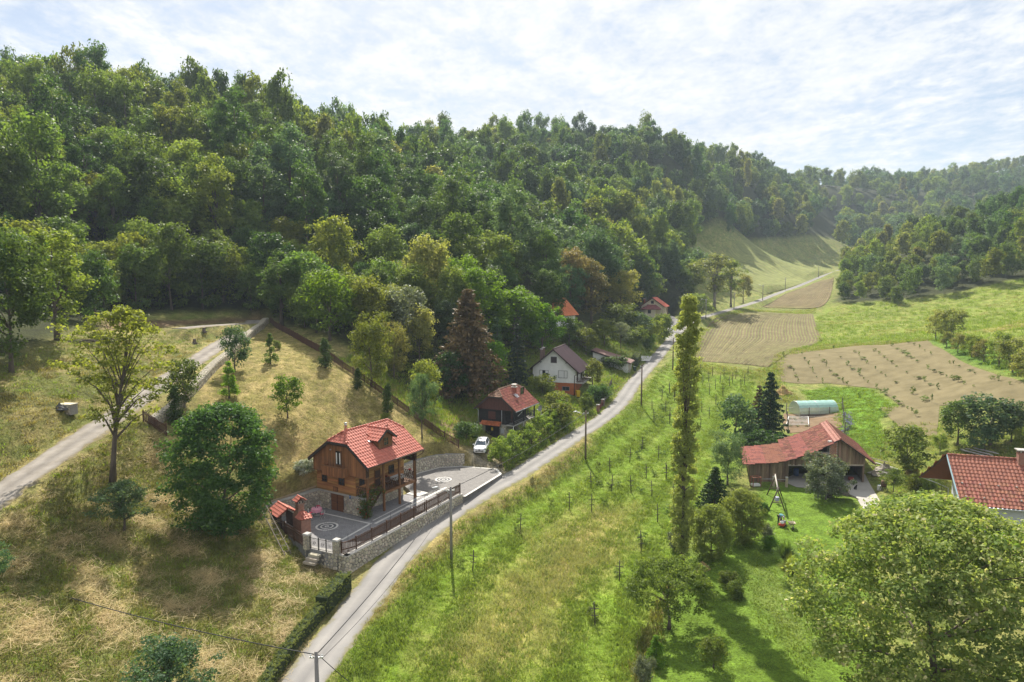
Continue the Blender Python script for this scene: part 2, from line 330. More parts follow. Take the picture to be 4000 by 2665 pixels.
def Gm(pts, wide=False):
    """ground points seen at many pixels at once"""
    T = _TS; D = np.array([ray(*p) for p in pts]); Q = D[:, None, :] * T[None, :, None]
    h = hfast(Q.reshape(-1, 3)[:, :2]).reshape(len(pts), len(T)) - CZ; dz = Q[:, :, 2] - h; out = []
    for i in range(len(pts)):
        k = np.where(dz[i] < 0)[0]
        if len(k) == 0: t = 900.0
        else:
            k = max(1, k[0]); a, b = dz[i, k - 1], dz[i, k]; t = T[k - 1] + (T[k] - T[k - 1]) * a / (a - b + 1e-9)
        p = D[i] * t; out.append(Vector((p[0], p[1], CZ + p[2])))
    zs = hfast(np.array([(p.x, p.y) for p in out]))
    for p, z in zip(out, zs): p.z = z
    return out
def G(px, py):
    if (px, py) not in _cache: _cache[(px, py)] = Gm([(px, py)])[0]
    return _cache[(px, py)].copy()
def tdepth(p): return p.y * CT - (p.z - CZ) * ST
def mpp(p): return tdepth(p) / FPX           # metres per photo pixel at that point
def grid_faces(nx, ny):
    i = (np.arange(ny - 1)[:, None] * nx + np.arange(nx - 1)[None, :]).ravel(); return np.stack([i, i + 1, i + nx + 1, i + nx], 1)
def mesh_np(name, V, F, smooth=True):
    me = bpy.data.meshes.new(name); V = np.asarray(V, np.float32); F = np.asarray(F, np.int32); k = F.shape[1]
    me.vertices.add(len(V)); me.vertices.foreach_set('co', V.ravel()); me.loops.add(F.size); me.loops.foreach_set('vertex_index', F.ravel())
    me.polygons.add(len(F)); me.polygons.foreach_set('loop_start', np.arange(0, F.size, k, dtype=np.int32))
    if smooth: me.polygons.foreach_set('use_smooth', np.ones(len(F), bool))
    me.update(calc_edges=True); return me
def set_col(me, name, C):
    a = me.attributes.new(name, 'FLOAT_COLOR', 'POINT'); C = np.asarray(C, np.float32)
    if C.shape[1] == 3: C = np.concatenate([C, np.ones((len(C), 1), np.float32)], 1)
    a.data.foreach_set('color', C.ravel())
def set_f(me, name, v):
    a = me.attributes.new(name, 'FLOAT', 'POINT'); a.data.foreach_set('value', np.asarray(v, np.float32))
# kinds of ground cover, each a patch of its own colour (linear), soft edged
def pxpoly(L): return Gm(L)
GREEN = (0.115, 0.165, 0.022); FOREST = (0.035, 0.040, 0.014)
ZONES = [((0.13,0.16,0.035), [(-900,3400),(-900,1500),(0,1445),(200,1400),(330,1300),(420,1232),(700,1210),(1040,1212),(1300,1340),(1700,1600),(1900,1480),(2130,1380),(2260,1290),(2560,1230),(2710,1170),(2700,1000),(2712,925),(2950,940),(3395,980),(3262,1180),(3500,1192),(4000,1090),(4500,960),(5200,900),(5200,3400)], 3.0, 0.3),
  # colour, polygon in photo pixels, softness in metres, dryness (straw mixed in)
 ((0.15,0.16,0.045), [(-500,2800),(-500,1500),(0,1440),(200,1400),(420,1235),(1030,1215),(1300,1330),(1800,1700),(1990,1850),(1700,2050),(1300,2450),(1100,2800)], 2.0, 0.55),
 ((0.19,0.165,0.05), [(1060,1262),(1400,1485),(1790,1770),(1620,1850),(1400,1900),(1220,1920),(1040,2000),(950,1850),(700,1700),(830,1430)], 1.2, 0.65),
 ((0.115,0.125,0.032), [(-500,1480),(0,1440),(330,1290),(900,1260),(560,1540),(0,1900),(-400,2150)], 2.0, 0.5),
 ((0.13,0.085,0.045), [(420,1240),(1010,1212),(1050,1245),(900,1262),(700,1272),(380,1290)], 1.2, 0.2),
 ((0.125,0.195,0.018), [(1250,2800),(1560,2270),(1800,2030),(2000,1905),(2300,1720),(2500,1560),(2560,1470),(2640,1400),(2700,1440),(2950,1465),(3020,1500),(3000,1700),(2760,2000),(2660,2200),(2560,2500),(2430,2800)], 1.5, 0.15),
 ((0.20,0.165,0.06), [(1330,2480),(1560,2200),(1770,2035),(1950,1935),(2200,1770),(2290,1690),(2310,1740),(2100,1900),(1900,2010),(1680,2180),(1480,2400)], 1.2, 0.6),
 ((0.19,0.155,0.06), [(1700,1790),(1820,1740),(1990,1760),(1985,1840),(1900,1850),(1810,1840)], 0.8, 0.45),
 ((0.27,0.19,0.11), [(1690,1700),(1730,1640),(1800,1615),(1850,1640),(1820,1690),(1760,1730)], 0.5, 0.1),
 ((0.24,0.21,0.16), [(1830,1760),(1915,1760),(1985,1840),(1975,1855),(1850,1830)], 0.6, 0.3),
 ((0.215,0.205,0.05), [(1700,2560),(1950,2280),(2150,2080),(2330,1980),(2440,1980),(2400,2150),(2200,2350),(2100,2520),(1900,2700)], 4.0, 0.65),
 ((0.11,0.18,0.02), [(2560,2480),(2660,2220),(2800,2050),(3000,1880),(3060,1890),(3240,1910),(3360,1950),(3420,2080),(3420,2300),(3400,2800),(2420,2800)], 1.2, 0.0),
 ((0.085,0.135,0.02), [(2960,2150),(3130,2330),(3200,2500),(3150,2600),(2960,2420),(2900,2250)], 1.5, 0.1),
 ((0.12,0.16,0.025), [(3330,1700),(3560,1640),(4100,1650),(4400,1800),(4300,2100),(3500,2100),(3420,1900)], 2.0, 0.3),
 ((0.15,0.195,0.03), [(3190,1350),(3180,1230),(3230,1185),(3300,1185),(3700,1150),(4000,1085),(4400,960),(4600,1500),(4000,1480),(3640,1330),(3250,1345),(3040,1390)], 2.0, 0.25),
 ((0.20,0.20,0.045), [(3840,1290),(4150,1180),(4200,1230),(3900,1300)], 2.0, 0.5),
 ((0.09,0.17,0.02), [(3610,1330),(3700,1300),(3850,1330),(4100,1400),(4100,1500),(3850,1440),(3700,1385)], 2.0, 0.0),
 ((0.12,0.165,0.03), [(2000,1700),(2180,1480),(2240,1560),(2440,1470),(2600,1330),(2640,1250),(2560,1230),(2400,1300),(2100,1400),(1900,1500),(1850,1650)], 2.0, 0.2),
 ((0.11,0.20,0.02), [(3130,1530),(3240,1512),(3390,1512),(3510,1590),(3430,1640),(3500,1760),(3430,1790),(3300,1720),(3250,1620)], 0.8, 0.0),
 ((0.15,0.18,0.045), [(2700,940),(2800,918),(2945,938),(3400,980),(3290,1055),(3180,1090),(2960,1165),(2760,1220),(2690,1160)], 3.0, 0.35),
 ((0.16,0.20,0.035), [(2660,1420),(2700,1400),(2740,1300),(2800,1235),(2940,1205),(3200,1205),(3180,1225),(2930,1225),(2790,1260),(2745,1340),(2720,1400),(2930,1448),(3030,1432),(3030,1380),(3060,1385),(3020,1510),(2760,1460)], 1.0, 0.35),
]
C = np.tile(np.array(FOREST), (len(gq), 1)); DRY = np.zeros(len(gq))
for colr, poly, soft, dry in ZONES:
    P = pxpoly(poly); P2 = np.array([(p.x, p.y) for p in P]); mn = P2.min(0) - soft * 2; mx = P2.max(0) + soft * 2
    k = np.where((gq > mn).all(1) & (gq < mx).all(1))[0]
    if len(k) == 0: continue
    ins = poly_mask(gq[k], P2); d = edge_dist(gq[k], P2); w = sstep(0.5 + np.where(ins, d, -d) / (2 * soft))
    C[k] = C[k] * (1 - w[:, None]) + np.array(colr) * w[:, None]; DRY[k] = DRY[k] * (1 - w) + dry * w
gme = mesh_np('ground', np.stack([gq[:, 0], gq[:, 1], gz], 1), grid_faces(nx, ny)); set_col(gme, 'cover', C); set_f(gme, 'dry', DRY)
def ground_mat():
    m = bpy.data.materials.new('ground cover'); m.use_nodes = True; nt = m.node_tree; N = nt.nodes; L = nt.links; bs = N['Principled BSDF']
    bs.inputs['Roughness'].default_value = 0.95; bs.inputs['Specular IOR Level'].default_value = 0.1
    at = N.new('ShaderNodeAttribute'); at.attribute_name = 'cover'; ad = N.new('ShaderNodeAttribute'); ad.attribute_name = 'dry'
    tc = N.new('ShaderNodeTexCoord')
    def nz(s, det, r=0.6, sc_=(1, 1, 1), rot=0.0):
        mp = N.new('ShaderNodeMapping'); mp.inputs['Scale'].default_value = sc_; mp.inputs['Rotation'].default_value = (0, 0, rot); L.new(tc.outputs['Object'], mp.inputs[0])
        n = N.new('ShaderNodeTexNoise'); n.inputs['Scale'].default_value = s; n.inputs['Detail'].default_value = det; n.inputs['Roughness'].default_value = r; L.new(mp.outputs[0], n.inputs['Vector']); return n.outputs[0]
    a, b, c, e = nz(0.10, 4), nz(0.8, 6, 0.7), nz(5.0, 5, 0.7), nz(0.35, 6, 0.65, (1.6, 0.7, 1), 0.6)
    def ramp(x, p0, p1, v0, v1):
        r = N.new('ShaderNodeMapRange'); r.inputs[1].default_value = p0; r.inputs[2].default_value = p1; r.inputs[3].default_value = v0; r.inputs[4].default_value = v1; L.new(x, r.inputs[0]); return r.outputs[0]
    def mul(x, y):
        n = N.new('ShaderNodeMath'); n.operation = 'MULTIPLY'; L.new(x, n.inputs[0]); L.new(y, n.inputs[1]); return n.outputs[0]
    k = mul(mul(ramp(a, .3, .7, .80, 1.2), ramp(b, .3, .7, .62, 1.38)), ramp(c, .3, .7, .55, 1.45))
    vm = N.new('ShaderNodeVectorMath'); vm.operation = 'SCALE'; L.new(at.outputs['Color'], vm.inputs[0]); L.new(k, vm.inputs['Scale'])
    mx = N.new('ShaderNodeMix'); mx.data_type = 'RGBA'; dr = mul(ramp(e, .42, .62, 0, 1.0), ad.outputs['Fac']); L.new(dr, mx.inputs[0]); L.new(vm.outputs[0], mx.inputs[6])
    sw = N.new('ShaderNodeVectorMath'); sw.operation = 'SCALE'; sw.inputs[0].default_value = (0.36, 0.27, 0.12); L.new(k, sw.inputs['Scale']); L.new(sw.outputs[0], mx.inputs[7])
    L.new(mx.outputs[2], bs.inputs['Base Color'])
    bp = N.new('ShaderNodeBump'); bp.inputs['Strength'].default_value = 0.7; bp.inputs['Distance'].default_value = 0.25
    ah = N.new('ShaderNodeMath'); ah.operation = 'ADD'; L.new(b, ah.inputs[0]); L.new(c, ah.inputs[1]); L.new(ah.outputs[0], bp.inputs['Height']); L.new(bp.outputs[0], bs.inputs['Normal'])
    return m
ground = link('ground', gme, ground_mat()); tag(ground, kind='structure')
# ---------------------------------------------------------------- roads
def strip(name, line, w, mat, lift=0.03, wob=0.22, crown=0.03, cols=11):
    V = []; P = line; n = len(P)
    for i, p in enumerate(P):
        d = (P[min(i + 1, n - 1)] - P[max(i - 1, 0)]); d.z = 0; d.normalize(); s = Vector((d.y, -d.x, 0))
        ww = (w(i / n) if callable(w) else w) / 2
        for k in range(cols):
            u = -1 + 2 * k / (cols - 1); q = p + s * (u * ww + (wob * (random.random() - 0.5) * 2 if abs(u) == 1 else 0))
            V.append((q.x, q.y, p.z + lift + crown * (1 - u * u) - (0.1 if abs(u) == 1 else 0)))
    me = mesh_np(name, V, grid_faces(cols, n)); set_f(me, 'across', [abs(-1 + 2 * k / (cols - 1)) for i in range(n) for k in range(cols)]); return tag(link(name, me, mat), kind='structure')
def road_wear(m, dirt):
    nt = m.node_tree; N = nt.nodes; L = nt.links; bs = N['Principled BSDF']; old = bs.inputs['Base Color'].links[0].from_socket; at = N.new('ShaderNodeAttribute'); at.attribute_name = 'across'
    tc = N.new('ShaderNodeTexCoord'); nz = N.new('ShaderNodeTexNoise'); nz.inputs['Scale'].default_value = 1.1; nz.inputs['Detail'].default_value = 7; L.new(tc.outputs['Object'], nz.inputs['Vector'])
    rp = N.new('ShaderNodeValToRGB'); e = rp.color_ramp.elements; e[0].color = (.80, .80, .81, 1); e[1].color = (.78, .74, .68, 1); k = e.new(.42); k.color = (1.14, 1.13, 1.12, 1); k = e.new(.66); k.color = (1.0, 1.0, 1.0, 1); L.new(at.outputs['Fac'], rp.inputs[0])
    m1 = N.new('ShaderNodeMix'); m1.data_type = 'RGBA'; m1.blend_type = 'MULTIPLY'; m1.inputs[0].default_value = 1; L.new(old, m1.inputs[6]); L.new(rp.outputs[0], m1.inputs[7])
    ad = N.new('ShaderNodeMath'); ad.operation = 'ADD'; L.new(nz.outputs[0], ad.inputs[0]); L.new(at.outputs['Fac'], ad.inputs[1]); mr = N.new('ShaderNodeMapRange'); mr.inputs[1].default_value = 1.22; mr.inputs[2].default_value = 1.45; L.new(ad.outputs[0], mr.inputs[0])
    m2 = N.new('ShaderNodeMix'); m2.data_type = 'RGBA'; L.new(mr.outputs[0], m2.inputs[0]); L.new(m1.outputs[2], m2.inputs[6]); m2.inputs[7].default_value = (*dirt, 1); L.new(m2.outputs[2], bs.inputs['Base Color']); return m
strip('road', ROAD, 3.4, road_wear(M('asphalt', (0.25,0.238,0.222), (0.185,0.178,0.17), scale=0.35, rough=0.9, bump=0.3, bscale=18, spec=0.15, detail=9), (.17, .155, .075)))
GRAVEL = M('gravel', (0.28,0.255,0.225), (0.185,0.165,0.14), scale=0.8, rough=0.95, bump=0.6, bscale=9, spec=0.1, detail=9); road_wear(GRAVEL, (.18, .15, .08))
strip('gravel_drive', DRIVE, lambda u: 3.4 + 1.6 * max(0, u - 0.75) * 4 * 0.5, GRAVEL, wob=0.3)
strip('gravel_path', DRIVE2, 3.0, GRAVEL, wob=0.3, lift=0.045)
strip('side_road', SIDE, 4.6, M('asphalt2', (0.21,0.2,0.195), (0.16,0.155,0.15), scale=0.5, rough=0.9, bump=0.2, spec=0.15), lift=0.045)
def drape(name, poly, mat, lift=0.05, step=1.0, zfix=None, kind='structure'):
    """sheet over the ground inside a polygon: triangulated, then cut finely"""
    bm = bmesh.new(); vs = [bm.verts.new((p[0], p[1], 0)) for p in poly]; bm.faces.new(vs)
    xs = [p[0] for p in poly]; ys = [p[1] for p in poly]
    for ax, lo, hi in ((0, min(xs), max(xs)), (1, min(ys), max(ys))):
        k = math.ceil(lo / step) * step
        while k < hi:
            co = [0, 0, 0]; no = [0, 0, 0]; co[ax] = k; no[ax] = 1
            bmesh.ops.bisect_plane(bm, geom=bm.verts[:] + bm.edges[:] + bm.faces[:], plane_co=co, plane_no=no); k += step
    z = hfast(np.array([(v.co.x, v.co.y) for v in bm.verts]))
    for v, h in zip(bm.verts, z): v.co.z = (h + lift) if zfix is None else zfix
    bmesh.ops.recalc_face_normals(bm, faces=bm.faces)
    me = bpy.data.meshes.new(name); bm.to_mesh(me); bm.free()
    if me.polygons and me.polygons[0].normal.z < 0: me.flip_normals()
    for p in me.polygons: p.use_smooth = True
    return tag(link(name, me, mat), kind=kind)
def smooth_curve(L, n):
    P = spline([Vector(p) for p in L], 0.5); a = [0]
    for i in range(1, len(P)): a.append(a[-1] + (P[i] - P[i - 1]).length)
    out = []; j = 0
    for k in range(n):
        t = a[-1] * k / (n - 1)
        while j < len(P) - 2 and a[j + 1] < t: j += 1
        out.append(P[j].lerp(P[j + 1], (t - a[j]) / (a[j + 1] - a[j] + 1e-9)))
    return out
def furrows(name, A, B, rows, along, amp, c_soil, c_ridge, c_crop, crop_every=1, lift=0.08, irregular=0.12):
    """ploughed sheet between two edges, real ridges running from end to end"""
    a = smooth_curve(Gm(A), along); b = smooth_curve(Gm(B), along); nc = rows * 3 + 1; XY = []; hh = []; cc = []
    rr = np.random.default_rng(len(name))
    rowv = rr.normal(0, 1, rows + 1)
    for i in range(along):
        for k in range(nc):
            t = k / (nc - 1); p = a[i].lerp(b[i], t); ph = k % 3; r = min(rows, (k + 1) // 3)
            XY.append((p.x + rr.normal(0, .06), p.y + rr.normal(0, .06))); hh.append(amp * (1 if ph == 0 else -0.5) + rr.normal(0, amp * irregular))
            base = np.array(c_ridge if ph == 0 else c_soil) * (1 + 0.08 * rowv[r] + rr.normal(0, .05))
            if ph == 0 and c_crop is not None: base = base * 0.35 + np.array(c_crop) * 0.65 * (0.8 + 0.4 * rr.random())
            cc.append(base)
    z = hfast(np.array(XY)); V = np.column_stack([np.array(XY), z + lift + np.array(hh)])
    me = mesh_np(name, V, grid_faces(nc, along)); set_col(me, 'cover', np.array(cc))
    if me.polygons[0].normal.z < 0: me.flip_normals()
    return tag(link(name, me, soil_mat()), kind='structure')
def soil_mat():
    if 'soil' in MATS: return MATS['soil']
    m = bpy.data.materials.new('soil'); m.use_nodes = True; nt = m.node_tree; N = nt.nodes; L = nt.links; bs = N['Principled BSDF']; bs.inputs['Roughness'].default_value = 0.95; bs.inputs['Specular IOR Level'].default_value = 0.1
    at = N.new('ShaderNodeAttribute'); at.attribute_name = 'cover'; tc = N.new('ShaderNodeTexCoord')
    n = N.new('ShaderNodeTexNoise'); n.inputs['Scale'].default_value = 0.25; n.inputs['Detail'].default_value = 9; n.inputs['Roughness'].default_value = 0.75; L.new(tc.outputs['Object'], n.inputs['Vector'])
    r = N.new('ShaderNodeMapRange'); r.inputs[1].default_value = .3; r.inputs[2].default_value = .7; r.inputs[3].default_value = .72; r.inputs[4].default_value = 1.25; L.new(n.outputs[0], r.inputs[0])
    v = N.new('ShaderNodeVectorMath'); v.operation = 'SCALE'; L.new(at.outputs['Color'], v.inputs[0]); L.new(r.outputs[0], v.inputs['Scale']); L.new(v.outputs[0], bs.inputs['Base Color'])
    MATS['soil'] = m; return m
furrows('ploughed_field', [(2933,1219),(2830,1233),(2770,1266),(2745,1302),(2722,1355),(2700,1408)], [(3174,1226),(3185,1262),(3198,1300),(3205,1338),(3090,1378),(3000,1436)], 38, 60, 0.10, (0.14,0.108,0.06), (0.22,0.17,0.095), (0.15,0.18,0.045))
furrows('upper_ploughed_field', [(2978,1196),(3040,1166),(3097,1138),(3180,1107),(3256,1083)], [(3044,1204),(3157,1207),(3222,1190),(3246,1147),(3256,1100)], 22, 40, 0.10, (0.135,0.098,0.055), (0.22,0.16,0.09), (0.16,0.16,0.05))
furrows('far_field', [(2932,945),(2990,985),(3100,1030),(3215,1064)], [(2712,940),(2716,1000),(2840,1090),(2985,1152)], 34, 40, 0.08, (0.20,0.195,0.07), (0.16,0.19,0.05), (0.14,0.20,0.04), lift=0.12)
# ---------------------------------------------------------------- plants
def leaf_cloud(rg, cen, rad, n, size, flat=0.75, up=0.55, asp=1.7, rnd=0.6, hang=0.0, tint_spread=0.55):
    """diamond leaf cards gathered in clumps; every leaf keeps its own tint"""
    cen = np.asarray(cen, float); rad = np.asarray(rad, float); m = len(cen)
    ci = np.repeat(np.arange(m), n); k = len(ci)
    d = rg.normal(size=(k, 3)); d /= np.linalg.norm(d, axis=1)[:, None]
    r = rg.random(k) ** 0.45
    p = cen[ci] + d * r[:, None] * rad[ci][:, None] * np.array((1, 1, flat))
    nrm = d * 0.75 + np.array((0, 0, up)) + rg.normal(size=(k, 3)) * rnd; nrm /= np.linalg.norm(nrm, axis=1)[:, None]
    t = rg.normal(size=(k, 3)); t[:, 2] -= hang; t -= nrm * (t * nrm).sum(1)[:, None]; t /= np.linalg.norm(t, axis=1)[:, None] + 1e-9
    b = np.cross(nrm, t); s = size * (0.65 + 0.7 * rg.random(k))
    L = (t * (s / 2)[:, None]); W = b * (s / 2 / asp)[:, None]; dr = nrm * (s * 0.12)[:, None]
    V = np.stack([p - L - dr, p + W, p + L - dr, p - W], 1).reshape(-1, 3)
    tint = np.clip(0.5 + (rg.random(m)[ci] - 0.5) * tint_spread + rg.normal(size=k) * 0.16, 0, 1)
    return V, np.repeat(tint, 4)
def cards_mesh(name, V, tint):
    me = mesh_np(name, V, np.arange(len(V)).reshape(-1, 4), smooth=False); set_f(me, 'tint', tint); return me
def crown_clumps(kind, rg, Hh, W, n, cr):
    """clump centres of a crown of height Hh (from the ground) and width W"""
    c = []; rr = []
    lobes = [(W * .30 * math.cos(k * 2.4 + rg.random()), W * .30 * math.sin(k * 2.4 + rg.random()), Hh * (.34 + .5 * (k + rg.random() * .8) / 8)) for k in range(8)] if kind in ('round', 'tall', 'bush') and n < 150 else []
    for i in range(n):
        a = rg.random() * 2 * math.pi
        if lobes and rg.random() < .55:
            l = lobes[rg.integers(0, 8)]; d = rg.normal(size=3); d *= W * .20 * rg.random() ** .4 / np.linalg.norm(d); c.append((l[0] + d[0], l[1] + d[1], min(Hh - cr * .4, l[2] + d[2] * 1.1))); rr.append(cr * (.7 + .5 * rg.random())); continue
        if kind in ('round', 'bush', 'tall', 'sparse'):
            z0 = {'round': 0.15, 'bush': 0.03, 'tall': 0.16, 'sparse': 0.33}[kind]
            h = rg.random() ** 0.8; u = 2 * h - 1
            prof = math.sqrt(max(0.03, 1 - abs(u) ** 2.3)) * (1.0 if kind != 'tall' else 0.85 + 0.25 * (1 - h))
            f = (0.35 + 0.65 * rg.random() ** 0.5) if kind != 'sparse' else (0.15 + 0.85 * rg.random())
            lob = 1 + 0.22 * math.sin(a * 3 + rg.random() * .6) * (1 if kind != 'bush' else 0.5)
            R_ = (W / 2 - cr * 0.6) * prof * f * lob; z = Hh * z0 + (Hh * (1 - z0) - cr * 0.6) * h
            s = cr * (0.7 + 0.6 * rg.random())
        elif kind == 'cone':
            h = rg.random() ** 1.25; R_ = (W / 2 - cr * .4) * (1 - h) ** 0.75 * (0.4 + 0.6 * rg.random() ** .5) + .02; z = Hh * 0.12 + Hh * 0.86 * h; s = cr * (1 - 0.55 * h) * (0.8 + .4 * rg.random())
        elif kind == 'thuja':
            h = rg.random(); R_ = (W / 2) * (0.75 * min(1, (1 - h) * 2.2 + .12)) * rg.random() ** .4; z = Hh * (0.04 + .93 * h); s = cr * (0.8 + .4 * rg.random()) * (1 - .4 * h)
        elif kind == 'poplar':
            h = rg.random(); pr = min(1, 0.62 + h * 2) * min(1, (1 - h) * 7 + .35); R_ = (W / 2 - cr * .5) * pr * rg.random() ** .45 * (0.8 + 0.4 * rg.random()); z = Hh * (0.06 + .92 * h); s = cr * (0.7 + .6 * rg.random())
        elif kind == 'umbrella':
            f = rg.random() ** .5; R_ = (W / 2 - cr * .5) * f; z = Hh * (0.60 + 0.33 * math.sqrt(max(0, 1 - f * f)) + 0.05 * rg.normal() - 0.10 * (f > .85)); s = cr * (0.8 + .5 * rg.random())
        c.append((R_ * math.cos(a), R_ * math.sin(a), z)); rr.append(s)
    return np.array(c), np.array(rr)
def spruce_clumps(rg, Hh, W, n):
    c = []; rr = []; lev = max(9, int(n / 9))
    for i in range(lev):
        h = (i + .5) / lev; R_ = W / 2 * (1 - h) ** 0.85; k = max(3, int(9 * (1 - h) + 3)); a0 = rg.random() * 6.28
        for j in range(k):
            a = a0 + 2 * math.pi * (j + .3 * rg.normal()) / k; q = R_ * (0.85 + .3 * rg.random())
            for f in (0.35, 0.7, 1.0):
                c.append((q * f * math.cos(a), q * f * math.sin(a), Hh * (0.06 + .92 * h) - q * f * 0.28 + 0.1 * rg.normal())); rr.append(W * 0.075 * (1.25 - .4 * f))
    return np.array(c), np.array(rr)
def trunk_mesh(name, rg, Hh, W, kind, cen, limbs=8, rad=None, lean=0.0):
    mb = MB(); r0 = rad or Hh * 0.016 + 0.02; top = {'round': .62, 'bush': .5, 'tall': .8, 'sparse': .8, 'cone': .9, 'thuja': .8, 'poplar': .93, 'umbrella': .55, 'spruce': .97}[kind]
    k = 7; ph = rg.random() * 6; pts = []
    for i in range(k): h = i / (k - 1); pts.append((W * .035 * math.sin(ph + h * 3.3) * h + lean * h, W * .035 * math.cos(ph * 1.7 + h * 2.6) * h, Hh * top * h - 0.25 * (i == 0)))
    mb.tube(pts, [r0 * (1.35 if i == 0 else 1) * (1 - .82 * i / (k - 1)) for i in range(k)], 7)
    if kind not in ('thuja', 'spruce', 'cone') and len(cen):
        for j in rg.choice(len(cen), min(limbs, len(cen)), replace=False):
            e = Vector(cen[j]); f = min(.9, max(.3, (e.z / (Hh * top)) * .62)); i = f * (k - 1); a = Vector(pts[int(i)]).lerp(Vector(pts[min(k - 1, int(i) + 1)]), i - int(i))
            mid = a.lerp(e, .5) + Vector((0, 0, (e - a).length * .1)); rr = r0 * (1 - .8 * f)
            mb.tube([a, mid, e], [rr * .62, rr * .36, rr * .1], 5, cap=False)
    return mb.mesh(name)
PROTO = {}
def proto(key, kind, Hh, W, n, leaves, size, cr, seed=1, limbs=8, rad=None, **kw):
    rg = np.random.default_rng(seed * 13 + len(key))
    if kind == 'spruce': cen, rr = spruce_clumps(rg, Hh, W, n)
    else: cen, rr = crown_clumps(kind, rg, Hh, W, n, cr)
    V, t = leaf_cloud(rg, cen, rr, leaves, size, **kw)
    PROTO[key] = (trunk_mesh('trunk_' + key, rg, Hh, W, kind, cen, limbs, rad), cards_mesh('crown_' + key, V, t), Hh, W)
BARK = M('bark', (0.14,0.11,0.085), (0.07,0.055,0.045), scale=3, rough=0.95, bump=0.5, stretch=(1, 1, .25))
PALEBARK = M('pale bark', (0.28,0.25,0.21), (0.15,0.13,0.11), scale=3, rough=0.95, bump=0.4, stretch=(1, 1, .25))
LF = {
 'dark': leaf_mat('leaf dark', (0.085,0.14,0.036), (0.042,0.085,0.024), trans=0.44),
 'mid': leaf_mat('leaf mid', (0.135,0.185,0.042), (0.068,0.115,0.027), trans=0.48),
 'light': leaf_mat('leaf light', (0.19,0.225,0.05), (0.10,0.145,0.028), trans=0.52),
 'bright': leaf_mat('leaf bright', (0.15,0.24,0.022), (0.075,0.15,0.014), trans=0.52),
 'acacia': leaf_mat('leaf acacia', (0.25,0.25,0.085), (0.14,0.16,0.045), (0.34,0.32,0.16), trans=0.50),
 'rust': leaf_mat('leaf rust', (0.235,0.20,0.085), (0.13,0.125,0.05), trans=0.45),
 'grey': leaf_mat('leaf grey', (0.20,0.22,0.15), (0.085,0.11,0.06), trans=.3),
 'blue': leaf_mat('leaf blue', (0.115,0.175,0.088), (0.055,0.105,0.048), trans=0.43),
 'brown': leaf_mat('needle brown', (0.20,0.14,0.07), (0.11,0.082,0.04), trans=.15),
 'spruce': leaf_mat('needle green', (0.045,0.080,0.030), (0.018,0.038,0.015), trans=.12),
 'bluespruce': leaf_mat('needle blue', (0.060,0.095,0.058), (0.025,0.045,0.028), trans=.12),
 'walnut': leaf_mat('leaf walnut', (0.29,0.33,0.11), (0.12,0.19,0.045), (0.6,0.53,0.36), trans=0.45, vary=.03),
 'pop': leaf_mat('leaf poplar', (0.33,0.36,0.13), (0.18,0.22,0.07), trans=0.52, vary=.05),
 'yellow': leaf_mat('leaf yellow', (0.25,0.28,0.055), (0.13,0.17,0.03), trans=0.52, vary=.1),
 'bamboo': leaf_mat('leaf bamboo', (0.23,0.265,0.075), (0.115,0.15,0.038), trans=0.50, vary=.1),
 'thuja': leaf_mat('leaf thuja', (0.060,0.110,0.022), (0.028,0.058,0.012), trans=.15),
 'hedge': leaf_mat('leaf hedge', (0.19,0.215,0.055), (0.09,0.125,0.03), trans=.3, vary=.05),
 'white': leaf_mat('leaf white flower', (0.55,0.55,0.50), (0.08,0.12,0.04), trans=.25),
 'redflower': leaf_mat('leaf red flower', (0.35,0.015,0.012), (0.22,0.01,0.01), trans=.2),
 'lavender': leaf_mat('leaf lavender', (0.22,0.19,0.42), (0.10,0.13,0.09), trans=.2),
}
# shared crowns: forest
for s in range(4): proto(f'oak{s}', 'round', 17, 11.5, 120, 58, 0.52, 1.5, seed=s + 1, limbs=9)
for s in range(4): proto(f'horn{s}', 'tall', 21, 8.5, 115, 58, 0.48, 1.25, seed=s + 11, limbs=9)
for s in range(2): proto(f'aca{s}', 'sparse', 18, 9.0, 70, 40, 0.50, 1.25, seed=s + 21, limbs=22, up=.8)
for s in range(2): proto(f'edge{s}', 'bush', 11, 8.0, 105, 56, 0.42, 1.15, seed=s + 61, limbs=6)
for s in range(3): proto(f'bush{s}', 'bush', 3.0, 3.4, 55, 50, 0.24, 0.62, seed=s + 31, limbs=5)
for s in range(3): proto(f'young{s}', 'round', 6.0, 4.2, 60, 48, 0.27, 0.75, seed=s + 41, limbs=8)
for s in range(2): proto(f'cone{s}', 'cone', 4.5, 2.0, 55, 44, 0.20, 0.5, seed=s + 51)
proto('thuja', 'thuja', 4.0, 1.4, 60, 46, 0.17, 0.42, seed=3, flat=1.3, up=.2)
proto('spruce0', 'spruce', 10, 4.5, 130, 16, 0.42, .4, seed=4, flat=.45, up=.5, asp=2.6, hang=.6)
proto('spruce1', 'spruce', 10, 6.0, 150, 14, 0.50, .4, seed=5, flat=.45, up=.5, asp=2.6, hang=.6)
proto('pine', 'spruce', 15, 8.5, 210, 18, 0.50, .5, seed=6, flat=.6, up=.4, asp=2.4)
proto('poplar', 'poplar', 25, 2.6, 600, 52, 0.20, 0.40, seed=7, limbs=24, rad=.2, hang=.3)
proto('sap0', 'sparse', 1.0, 0.8, 16, 16, 0.11, 0.17, seed=8, limbs=5, rad=.02)
proto('sap1', 'bush', 1.0, 0.9, 18, 16, 0.11, 0.18, seed=9, limbs=4, rad=.02)
proto('lime', 'bush', 12.3, 10.2, 330, 84, 0.28, 0.95, seed=10, limbs=10, flat=.6)
proto('walnut', 'sparse', 17, 11.5, 150, 50, 0.30, 0.8, seed=12, limbs=24, rad=.26, flat=.5, up=.8)
